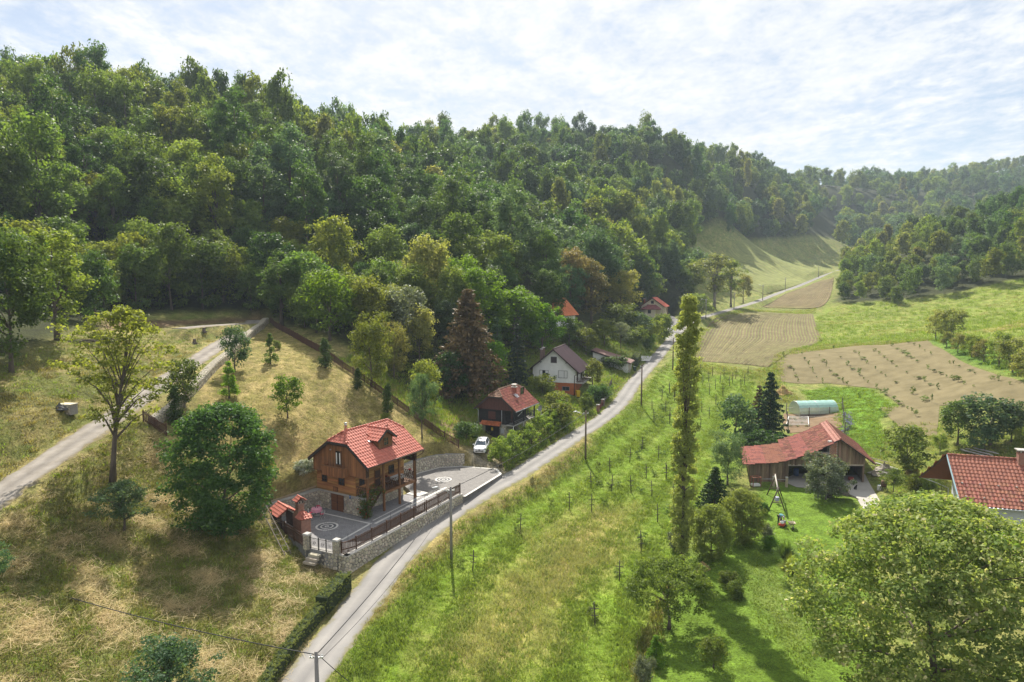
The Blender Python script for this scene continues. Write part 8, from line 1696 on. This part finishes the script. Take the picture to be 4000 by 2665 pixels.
def cart():
    p = G(3262, 1945); o = thing('farm_cart', 'old grey wooden cart tilted on its wheel under the barnyard tree', 'cart', p, R(-24)); o.rotation_euler = (0, R(9), R(-24)); m = WOOD_G; L, W_ = 2.5, 1.3
    bed = MB().b6(-L / 2, L / 2, -W_ / 2, W_ / 2, .72, .78).build('bed', m, o)
    for y in (-W_ / 2, W_ / 2):
        for k in range(2): MB().b6(-L / 2, L / 2, y - .02, y + .02, .80 + k * .2, .98 + k * .2).build('side_board', m, o)
    for x in (-L / 2, L / 2):
        for k in range(2): MB().b6(x - .02, x + .02, -W_ / 2 + .03, W_ / 2 - .03, .80 + k * .2, .98 + k * .2).build('end_board', m, o)
    for y in (-W_ / 2 - .08, W_ / 2 + .08): w = MB().lathe([(.18, -.09), (.36, -.1), (.4, 0), (.36, .1), (.18, .09), (.001, .05)], n=16).build('wheel', M('old tyre', (.10,.085,.07), (.06,.05,.045), rough=.9), o); w.matrix_basis = Matrix.Translation((-.75, y, .38)) @ Matrix.Rotation(R(90), 4, 'X')
    MB().beam((-.75, -W_ / 2, .4), (-.75, W_ / 2, .4), .08, .08).build('axle', IRON, o); MB().beam((L / 2, 0, .7), (L / 2 + 1.1, 0, .55), .08, .08).build('drawbar', m, o)
cart()
def dog():
    p = G(3342, 1914); o = thing('dog', 'small black dog sitting on the concrete yard', 'dog', p, R(20)); FU_ = M('black fur', (.03,.026,.022), (.018,.016,.014), scale=14, rough=.9)
    P = [(0,.12,.16),(0,.04,.30),(0,-.06,.42),(0,-.10,.52),(0,-.13,.58),(0,-.22,.56), (-.09,.12,.10),(-.10,-.02,.08),(-.10,.06,.03),(-.10,-.08,.02), (.09,.12,.10),(.10,-.02,.08),(.10,.06,.03),(.10,-.08,.02), (-.07,-.08,.34),(-.07,-.10,.16),(-.07,-.11,.02),(-.07,-.15,.015), (.07,-.08,.34),(.07,-.10,.16),(.07,-.11,.02),(.07,-.15,.015), (0,.24,.06),(.06,.34,.04), (-.05,-.11,.66),(.05,-.11,.66)]
    E = [(0,1),(1,2),(2,3),(3,4),(4,5),(0,6),(6,7),(7,8),(8,9),(0,10),(10,11),(11,12),(12,13),(2,14),(14,15),(15,16),(16,17),(2,18),(18,19),(19,20),(20,21),(0,22),(22,23),(4,24),(4,25)]
    skin('body', P, E, [.12,.12,.11,.075,.075,.04,.07,.05,.03,.025,.07,.05,.03,.025,.045,.032,.026,.024,.045,.032,.026,.024,.03,.015,.02,.02], FU_, o)
    MB().lathe([(.065, 0), (.072, .015), (.065, .03)], (0, -.09, .485), 10).build('collar', M('red collar', (.35,.02,.02), rough=.6), o)
dog()
# frames, posts, planks and barrel around the barn
rw_ = M('red frame wood', (.30,.11,.07), (.20,.08,.05), scale=4, rough=.8)
p = G(2951, 1900); o = thing('wooden_crate_frame', 'red brown open wooden frame box left of the barn front', 'frame', p, .15)
for x in (-.5, .5):
    for y in (-.35, .35): MB().b6(x - .04, x + .04, y - .04, y + .04, 0, 1.15).build('upright', rw_, o)
for y in (-.35, .35): MB().b6(-.54, .54, y - .035, y + .035, 1.15, 1.22).build('rail', rw_, o)
for x in (-.5, .5): MB().b6(x - .035, x + .035, -.31, .31, 1.155, 1.215).build('rail', rw_, o)
MB().b6(-.5, .5, -.35, .35, .1, .3).build('box', wf, o)
pp = []
for lb, px, py in (('concrete post with a blue cap before the barn', 3022, 1900), ('leaning pale concrete post at the yard edge', 3072, 1903)):
    p = G(px, py); pp.append(p); o = thing('concrete_post', lb, 'post', p, .1, 'concrete posts before the barn'); MB().box((0, 0, .55), (.24, .24, 1.25), taper=.9).build('shaft', M('orange concrete', (.52,.42,.32), (.42,.34,.26), scale=4, rough=.9), o); MB().box((0, 0, 1.2), (.28, .28, .08)).build('cap', CONC_W, o)
tag(MB().tube([pp[0] + Vector((-1.6, 0, .9)), pp[0] + Vector((0, -.15, .95)), pp[1] + Vector((.8, -.15, .85))], .03, 6).build('pipe_rail', GALV), 'grey pipe rail resting against the two concrete posts', 'rail')
for i in range(7):
    p = G(3430 + i * 11, 1812 + i * 7 + (i % 3) * 10); tag(MB().box((0, 0, 0), (.24, 2.6 + .4 * (i % 3), .05)).build('plank', CONC_W if i % 2 else WOOD_G), 'loose plank on the heap behind the barn corner', 'plank', 'planks behind the barn'); q = bpy.context.scene.objects[-1] if False else [x for x in col.objects if x.name.startswith('plank')][-1]
    q.name = 'loose_plank'; q.location = p + Vector((0, 0, .55 - .04 * i)); q.rotation_euler = (.05 * i, .1, .5 + .12 * i)
for i in range(8):
    p = G(3790 + i * 9, 1772 + (i % 3) * 4); q = MB().box((0, 0, 0), (.22, 3.0, .06)).build('stacked_board', M('silver board', (.40,.385,.36), (.28,.265,.25), scale=3, rough=.9, rnd=.15)); tag(q, 'silvery board on the pile behind the tiled roof', 'board', 'boards behind the tiled roof'); q.location = p + Vector((0, 0, .25 + .07 * (i // 2))); q.rotation_euler = (0, 0, .25 + .05 * (i % 4))
p = G(3452, 1918); o = thing('barrel', 'brown barrel on a trestle right of the concrete yard', 'barrel', p, 0); MB().lathe([(.001, .5), (.26, .5), (.32, .75), (.32, 1.0), (.27, 1.25), (.001, 1.25)], n=14).build('drum', M('barrel brown', (.16,.085,.055), (.10,.055,.04), rough=.8), o)
for k in range(3): MB().lathe([(.325, .62 + k * .22), (.335, .64 + k * .22), (.325, .66 + k * .22)], n=14).build('hoop', IRON, o)
for x in (-.3, .3):
    for y in (-.25, .25): MB().beam((x * 1.2, y * 1.2, 0), (x * .8, y * .8, .5), .06, .06).build('leg', WOOD_G, o)
p = G(3434, 1915); o = thing('bucket', 'white plastic canister beside the brown barrel', 'canister', p, 0); MB().box((0, 0, .3), (.36, .26, .6)).build('tank', wf, o); MB().lathe([(.05, .6), (.05, .68), (.001, .69)], n=10).build('cap', M('blue cap', (.05,.2,.4), rough=.5), o)
# ornamental grasses
def tuft_big(lb, px, py, hp, wp, seed):
    p = G(px, py); s = mpp(p); h, w = hp * s, wp * s; o = thing('ornamental_grass', lb, 'grass clump', p, 0, 'big ornamental grass clumps'); rg = np.random.default_rng(seed); V = []; T = []
    for i in range(900):
        a = rg.random() * 6.28; L = h * (1.0 + .5 * rg.random()); sp_ = (.15 + .85 * rg.random()); d = np.array((math.cos(a), math.sin(a), 0)); sd_ = np.array((-math.sin(a), math.cos(a), 0)) * .045
        pr = [np.array((0, 0, 0)) + d * .06 + np.array((0, 0, 0))]; 
        for k in range(1, 5): f = k / 4; pr.append(d * (w / 2 * sp_ * f ** 1.3) + np.array((0, 0, L * (f - .62 * sp_ * f * f))))
        for k in range(4): ww = sd_ * (1 - k / 4.2); w2 = sd_ * (1 - (k + 1) / 4.2); V += [pr[k] - ww, pr[k] + ww, pr[k + 1] + w2, pr[k + 1] - w2]; T += [.3 + .6 * rg.random()] * 4
    me = cards_mesh('blades', np.array(V), np.array(T)); me.materials.append(LF['light'] if seed == 1 else LF['mid']); link('blades', me, None, o); MB().lathe([(.001, .12), (.15, .06), (.2, -.05)], n=10).build('crown_base', STRAW, o)
tuft_big('upper of the two big arching grass clumps at the lawn corner', 3069, 2205, 82, 125, 2); tuft_big('lower of the two big arching grass clumps at the lawn corner', 3090, 2275, 95, 140, 1)
# left hillside leftovers
p = G(240, 1578) - Vector((0, 0, .9)); o = thing('ruined_wall', 'pale ruined stone wall stub on the left hillside', 'ruin', p, R(-12)); MB().box((0, 0, .35), (2.9, .9, 1.0)).build('core', MORTAR, o)
stone_face(o, lambda u, v, n: Vector((u - 1.45, -.45 - n, v)), 2.9, lambda u: -.1, lambda u: .85, .35, STONE, seed=44); MB().box((0, 0, .89), (3.0, 1.0, .08)).build('slab', STONE, o)
for lb, px, py in (('dark tree stump nearest the drive on the left', 760, 1342), ('dark tree stump under the gravel turning place', 797, 1298)):
    p = G(px, py); o = thing('tree_stump', lb, 'stump', p, 0, 'tree stumps beside the drive'); MB().lathe([(.42, -.1), (.3, .1), (.24, .4), (.22, .7)], n=9).build('bole', BARK, o); MB().lathe([(.22, .7), (.001, .72)], n=9).build('cut_face', WOOD_G, o)
    for k in range(5): a = k * 1.3; MB().tube([(.2 * math.cos(a), .2 * math.sin(a), .1), (.55 * math.cos(a), .55 * math.sin(a), .05), (.8 * math.cos(a), .8 * math.sin(a), -.05)], [.09, .05, .02], 5).build('root', BARK, o)
p = G(330, 1345); o = thing('brush_pile', 'pile of grey cut branches above the left hillside', 'brush pile', p, R(14)); rb = random.Random(3)
for i in range(60): a = Vector((rb.uniform(-4.5, 3), rb.uniform(-.7, .7), rb.uniform(.05, .5))); d = Vector((rb.uniform(1.5, 3.5), rb.uniform(-.5, .5), rb.uniform(-.15, .25))); MB().tube([a, a + d * .5 + Vector((0, 0, .06)), a + d], [.045, .035, .012], 5).build('branch', WOOD_G, o)
# brick gate posts and old fence by the white house
for lb, px, py in (('brick gate post nearest the road below the white house', 2336, 1612), ('brick gate post beside the old board fence', 2354, 1590)):
    p = G(px, py); o = thing('brick_gate_post', lb, 'gate post', p, R(-30), 'brick gate posts'); MB().b6(-.19, .19, -.19, .19, -.1, 1.3).build('core', BMORT, o); brick_faces(o, -.19, .19, -.19, .19, 0, 1.3, [90]); MB().box((0, 0, 1.34), (.5, .5, .08)).build('cap', CONC, o)
picket_fence('old grey board fence beside the brick gate posts', ground_path([(2358,1592),(2366,1565),(2376,1535),(2390,1500)], 1.2), 1.15, WOOD_G, step=.2, pw=.15)
picket_fence('low rusty metal fence between the two brick gate posts', ground_path([(2338,1608),(2352,1592)], .8), .9, M('rusty iron', (.20,.07,.045), (.14,.05,.035), rough=.8), step=.12, pw=.05)
p = G(2265, 1352); o = thing('garden_shed', 'dark little garden shed behind the white house roof', 'shed', p, R(-20)); MB().b6(-1.6, 1.6, -1, 1, 0, 2.0).build('wall', WOOD_D, o); MB().beam((-1.8, 0, 2.08), (1.8, 0, 2.2), 2.4, .08).build('roof', GALV, o); MB().b6(-.4, .4, -1.03, -1.0, 0, 1.8).build('door', WOOD_G, o)
tag(MB().add([tuple(v) for v in [a + Vector((0, 0, .08)) for a in Gm([(2492,1412),(2505,1392),(2548,1392),(2538,1412)])]], [(0, 1, 2, 3)]).build('driveway_pad', CONC_W), kind='structure')
# ---------------------------------------------------------------- grass, straw and weeds
def tuft_model(rg, n, h, spread, wd, mat, lie=0.0, curve=.5):
    V = []; T = []
    for i in range(n):
        a = rg.random() * 6.28; L = h * (.6 + .8 * rg.random()); d = np.array((math.cos(a), math.sin(a), 0)); o = np.array((rg.normal(), rg.normal(), 0)) * spread * .5; s = np.array((-math.sin(a), math.cos(a), 0)) * wd * (.6 + .8 * rg.random())
        lean = lie + (1 - lie) * .35 * rg.random(); p1 = o + d * L * .5 * lean + np.array((0, 0, L * .55 * (1 - lean * .8))); p2 = o + d * L * (lean + curve * .3) + np.array((0, 0, L * (1 - lean * .92) * .95)); t = .25 + .6 * rg.random()
        V += [o - s, o + s, p1 + s * .8, p1 - s * .8, p1 - s * .8, p1 + s * .8, p2 + s * .15, p2 - s * .15]; T += [t] * 8
    me = cards_mesh('tuft', np.array(V), np.array(T)); me.materials.append(mat); return bpy.data.objects.new('tuft', me)
GR = {'green': leaf_mat('grass green', (.20,.265,.04), (.12,.175,.024), trans=.4, vary=.15), 'fresh': leaf_mat('grass fresh', (.20,.275,.035), (.12,.185,.02), trans=.4, vary=.12), 'dry': leaf_mat('grass dry', (.28,.24,.09), (.17,.15,.05), trans=.35, vary=.2), 'olive': leaf_mat('grass olive', (.20,.205,.055), (.115,.13,.03), trans=.35, vary=.2), 'seed': leaf_mat('grass seed', (.34,.335,.125), (.22,.245,.07), trans=.35, vary=.15), 'straw': STRAW}
ROADLINES = [[(p.x, p.y) for p in L[::2]] for L in (ROAD, DRIVE, DRIVE2, SIDE)]
def fbm(x, y, s):
    return (np.sin(x * .37 * s + 1.3 * np.sin(y * .29 * s)) + np.sin(y * .41 * s + 1.7 * np.sin(x * .23 * s + 1)) + .6 * np.sin((x + y) * .93 * s + 2 * np.sin(y * .61 * s))) / 2.6
def grass(name, label, polypx, dens, models, choose, size=(.7, 1.3), seed=1, clear=2.0, maxn=40000, avoid=()):
    P = [(p.x, p.y) for p in Gm(polypx)]; P2 = np.array(P); rg = np.random.default_rng(seed); mn, mx = P2.min(0), P2.max(0); area = (mx - mn).prod(); n = int(min(area * dens, 400000)); q = mn + rg.random((n, 2)) * (mx - mn); q = q[poly_mask(q, P2)]
    t = q[:, 1]; keep = rg.random(len(q)) < np.clip(55.0 / np.maximum(t, 30), .25, 1.0); q = q[keep]
    for L in ROADLINES:
        q = q[edge_dist(q, L, False) > clear]
    q = q[~poly_mask(q, [(p.x, p.y) for p in PADP])]
    for a in avoid: q = q[~poly_mask(q, a)]
    if len(q) > maxn: q = q[rg.choice(len(q), maxn, replace=False)]
    z = hfast(q); idx, sc_ = choose(q, rg); s = (size[0] + (size[1] - size[0]) * rg.random(len(q))) * sc_; k = sc_ > 0; q, z, idx, s = q[k], z[k], idx[k], s[k]
    gn_scatter(name, np.column_stack([q, z - .02]), rg.random(len(q)) * 6.28, np.column_stack([s, s, s]), idx, models, label=label, cat='grass'); print(name, len(q))
rgm = np.random.default_rng(77)
def mods(L): return [tuft_model(rgm, *a[:-1], mat=GR[a[-1]]) if False else tuft_model(rgm, a[0], a[1], a[2], a[3], GR[a[5]], lie=a[4]) for a in L]
# hay field: short green under matted straw
hay = mods([(16, .28, .5, .022, .35, 'olive'), (16, .30, .5, .022, .3, 'green'), (22, .62, .8, .010, .93, 'straw'), (22, .85, .9, .009, .96, 'straw'), (14, .30, .5, .02, .5, 'dry'), (16, .26, .5, .022, .3, 'olive')])
def ch_hay(q, rg):
    f = .8 * fbm(q[:, 0] * 1.0 - q[:, 1] * .6, q[:, 1] * 2.2 + q[:, 0] * .9, 1.5) + .6 * fbm(q[:, 0] + q[:, 1], q[:, 1] * 1.6, 3.4) + .3 * rg.normal(size=len(q)); idx = np.where(f > .46, rg.integers(2, 4, len(q)), np.where(f > .05, 4, rg.choice([0, 1, 5, 0], len(q)))); return idx.astype(int), np.where(f > .46, 1.05, 1.0)
grass('hay_grass', 'matted half dry hay grass on the slope below the drive', [(-500,2900),(-500,2160),(0,1950),(260,1780),(480,1640),(640,1720),(900,1880),(1040,2040),(1190,2150),(1330,2230),(1340,2310),(1230,2420),(980,2800),(900,2900)], 15, hay, ch_hay, seed=3, clear=2.2, maxn=26000)
hill = mods([(14, .3, .5, .024, .3, 'olive'), (14, .34, .5, .024, .3, 'dry'), (14, .3, .5, .024, .3, 'green')])
grass('hillside_grass', 'rough olive grass on the hillside left of the drive', [(-500,1500),(0,1445),(330,1300),(700,1290),(900,1290),(700,1440),(480,1590),(200,1780),(0,1910),(-500,2120)], 5, hill, lambda q, rg: (np.where(fbm(q[:, 0], q[:, 1], 1.0) > .2, 1, rg.choice([0, 2, 0], len(q))).astype(int), np.ones(len(q))), seed=4, clear=1.9, maxn=12000)
lawn = mods([(12, .12, .45, .022, .5, 'dry'), (12, .12, .45, .022, .5, 'olive'), (12, .10, .4, .022, .5, 'dry')])
grass('lawn_grass', 'short sun dried lawn grass above the wooden house', [(1050,1275),(1400,1490),(1790,1775),(1700,1820),(1560,1800),(1400,1880),(1230,1910),(1050,1985),(960,1860),(720,1690),(840,1470),(980,1330)], 9, lawn, lambda q, rg: (np.where(fbm(q[:, 0], q[:, 1], 1.6) > .25, rg.choice([0, 2], len(q)), 1).astype(int), np.ones(len(q))), seed=5, maxn=16000)
vine = mods([(16, .32, .5, .024, .25, 'fresh'), (16, .40, .5, .024, .25, 'green'), (16, .75, .5, .016, .3, 'seed'), (14, .34, .5, .024, .35, 'dry'), (12, .55, .5, .03, .2, 'olive')])
seedpatch = np.array([(p.x, p.y) for p in Gm([(1700,2560),(1950,2280),(2150,2080),(2330,1980),(2440,1980),(2400,2150),(2200,2350),(2100,2520),(1900,2700)])])
bankp = np.array([(p.x, p.y) for p in Gm([(1330,2480),(1560,2200),(1770,2035),(1950,1935),(2200,1770),(2290,1690),(2330,1740),(2120,1910),(1910,2020),(1700,2190),(1480,2420)])])
ditch = np.array([(p.x, p.y) for p in Gm([(2440,2800),(2520,2480),(2560,2380),(2620,2250),(2640,2300),(2580,2480),(2500,2800)])])
def ch_vine(q, rg):
    f = fbm(q[:, 0], q[:, 1], 1.3) + .3 * rg.normal(size=len(q)); sd_ = edge_dist(q, seedpatch) * np.where(poly_mask(q, seedpatch), 1, -1); inp = rg.random(len(q)) < np.clip(.25 + sd_ / 7 + .4 * f, 0, .62); bk = poly_mask(q, bankp); dt = poly_mask(q, ditch)
    rw = np.sin(edge_dist(q, ROADLINES[0], False) * 6.2832 / 4.4); idx = np.where(rw + .4 * f > 0, 0, 1); idx = np.where(inp, 2, idx); idx = np.where(bk & (f > -.1), 3, idx); idx = np.where(dt, rg.choice([3, 4, 4], len(q)), idx); s = np.where(inp, 1.0, np.where(dt, 1.3, np.where(rw + .4 * f > 0, .6, .95))); return idx.astype(int), s
grass('vineyard_grass', 'lush green and seeding grass between the vineyard posts', [(1080,2900),(1330,2520),(1560,2240),(1800,2035),(2050,1890),(2300,1715),(2480,1560),(2570,1450),(2650,1395),(2760,1450),(2950,1468),(3000,1500),(2960,1600),(2830,1700),(2740,1900),(2660,2190),(2590,2400),(2500,2700),(2420,2900)], 9, vine, ch_vine, seed=6, clear=1.45, maxn=34000)
gl = mods([(14, .09, .45, .022, .4, 'fresh'), (14, .11, .45, .022, .4, 'green'), (12, .30, .5, .024, .3, 'green')])
bank = np.array([(p.x, p.y) for p in Gm([(2960,2150),(3130,2330),(3200,2500),(3150,2640),(2980,2480),(2900,2250)])])
grass('garden_grass', 'mown bright green grass of the garden', [(2640,2240),(2800,2080),(3000,1890),(3060,1895),(3240,1915),(3350,1960),(3420,2080),(3420,2300),(3500,2900),(2450,2900),(2560,2500)], 6, gl, lambda q, rg: (np.where(poly_mask(q, bank), 2, rg.integers(0, 2, len(q))).astype(int), np.ones(len(q))), seed=7, maxn=12000)
rough_ = mods([(16, .45, .6, .03, .25, 'green'), (16, .5, .6, .03, .25, 'seed'), (16, .4, .6, .03, .25, 'dry'), (14, .8, .7, .035, .2, 'fresh')])
YARDX = [[(28, 81.5), (48, 83), (50, 97), (30, 96)]]
grass('verge_grass', 'tall grass and weeds on the verges left of the road', [(1700,1790),(1690,1700),(1560,1590),(1430,1490),(1310,1410),(1450,1330),(1700,1330),(1950,1300),(2130,1310),(2300,1280),(2560,1240),(2620,1320),(2540,1420),(2440,1530),(2330,1640),(2200,1730),(1990,1840),(1960,1760)], 6, rough_, lambda q, rg: (rg.choice([0, 3, 0, 2], len(q)).astype(int), np.ones(len(q))), seed=8, clear=1.8, maxn=14000, avoid=[[(-5.5, 89), (1.5, 86), (5.5, 104), (-1, 106)], [(2, 122), (12, 118), (16, 130), (5, 134)]])
grass('meadow_grass', 'meadow grass on the slope right of the fields', [(3190,1345),(3190,1235),(3300,1190),(3700,1155),(4000,1090),(4300,1000),(4400,1500),(4000,1480),(3640,1330),(3250,1345),(3040,1388)], 2.2, rough_, lambda q, rg: (np.where(fbm(q[:, 0], q[:, 1], .5) > .3, rg.choice([1, 0, 2], len(q)), rg.choice([0, 3], len(q))).astype(int), np.ones(len(q)) * 1.1), seed=9, maxn=14000)
grass('orchard_grass', 'rough grass between barn, orchard and tiled house', [(3380,1760),(3560,1650),(3800,1660),(4300,1680),(4400,2100),(3700,2050),(3480,1960),(3440,1880)], 4, rough_, lambda q, rg: (rg.choice([0, 0, 2, 1], len(q)).astype(int), np.ones(len(q)) * .75), seed=10, maxn=8000)
grass('field_edge_grass', 'tall grass on the edges of the ploughed field', [(2650,1440),(2690,1400),(2735,1300),(2790,1240),(2930,1207),(3190,1205),(3185,1224),(2930,1217),(2795,1258),(2750,1310),(2715,1400),(2700,1410),(2930,1448),(3010,1438),(3032,1385),(3200,1345),(3300,1345),(3600,1322),(3640,1330),(3300,1355),(3060,1392),(3050,1500),(3130,1560),(3000,1600),(2960,1480)], 6, rough_, lambda q, rg: (rg.choice([0, 1, 2, 0], len(q)).astype(int), np.ones(len(q)) * 1.1), seed=11, clear=1.8, maxn=9000)
crop = mods([(16, .35, .6, .04, .35, 'fresh')])
grass('clover_plot', 'dense bright green crop beside the vegetable garden', [(3130,1530),(3240,1512),(3390,1512),(3510,1590),(3430,1640),(3500,1760),(3430,1790),(3300,1720),(3250,1620)], 7, crop, lambda q, rg: (np.zeros(len(q), int), np.ones(len(q))), seed=12, maxn=8000)
# ---------------------------------------------------------------- haze in the valley air
hz = M('haze volume', (1, 1, 1)); nt = hz.node_tree; nt.nodes.clear(); out = nt.nodes.new('ShaderNodeOutputMaterial'); pv = nt.nodes.new('ShaderNodeVolumePrincipled'); pv.inputs['Color'].default_value = (.72, .86, 1.0, 1); pv.inputs['Density'].default_value = HAZE; pv.inputs['Anisotropy'].default_value = 0.0; nt.links.new(pv.outputs[0], out.inputs['Volume'])
if HAZE > 0: tag(MB().b6(gx[0] - 5, gx[-1] + 5, gy[0] - 5, gy[-1] + 5, float(gz.min()) - 1.5, float(gz.max()) + 40).build('haze', hz), 'thin pale summer haze in the valley air', 'haze', kind='stuff')
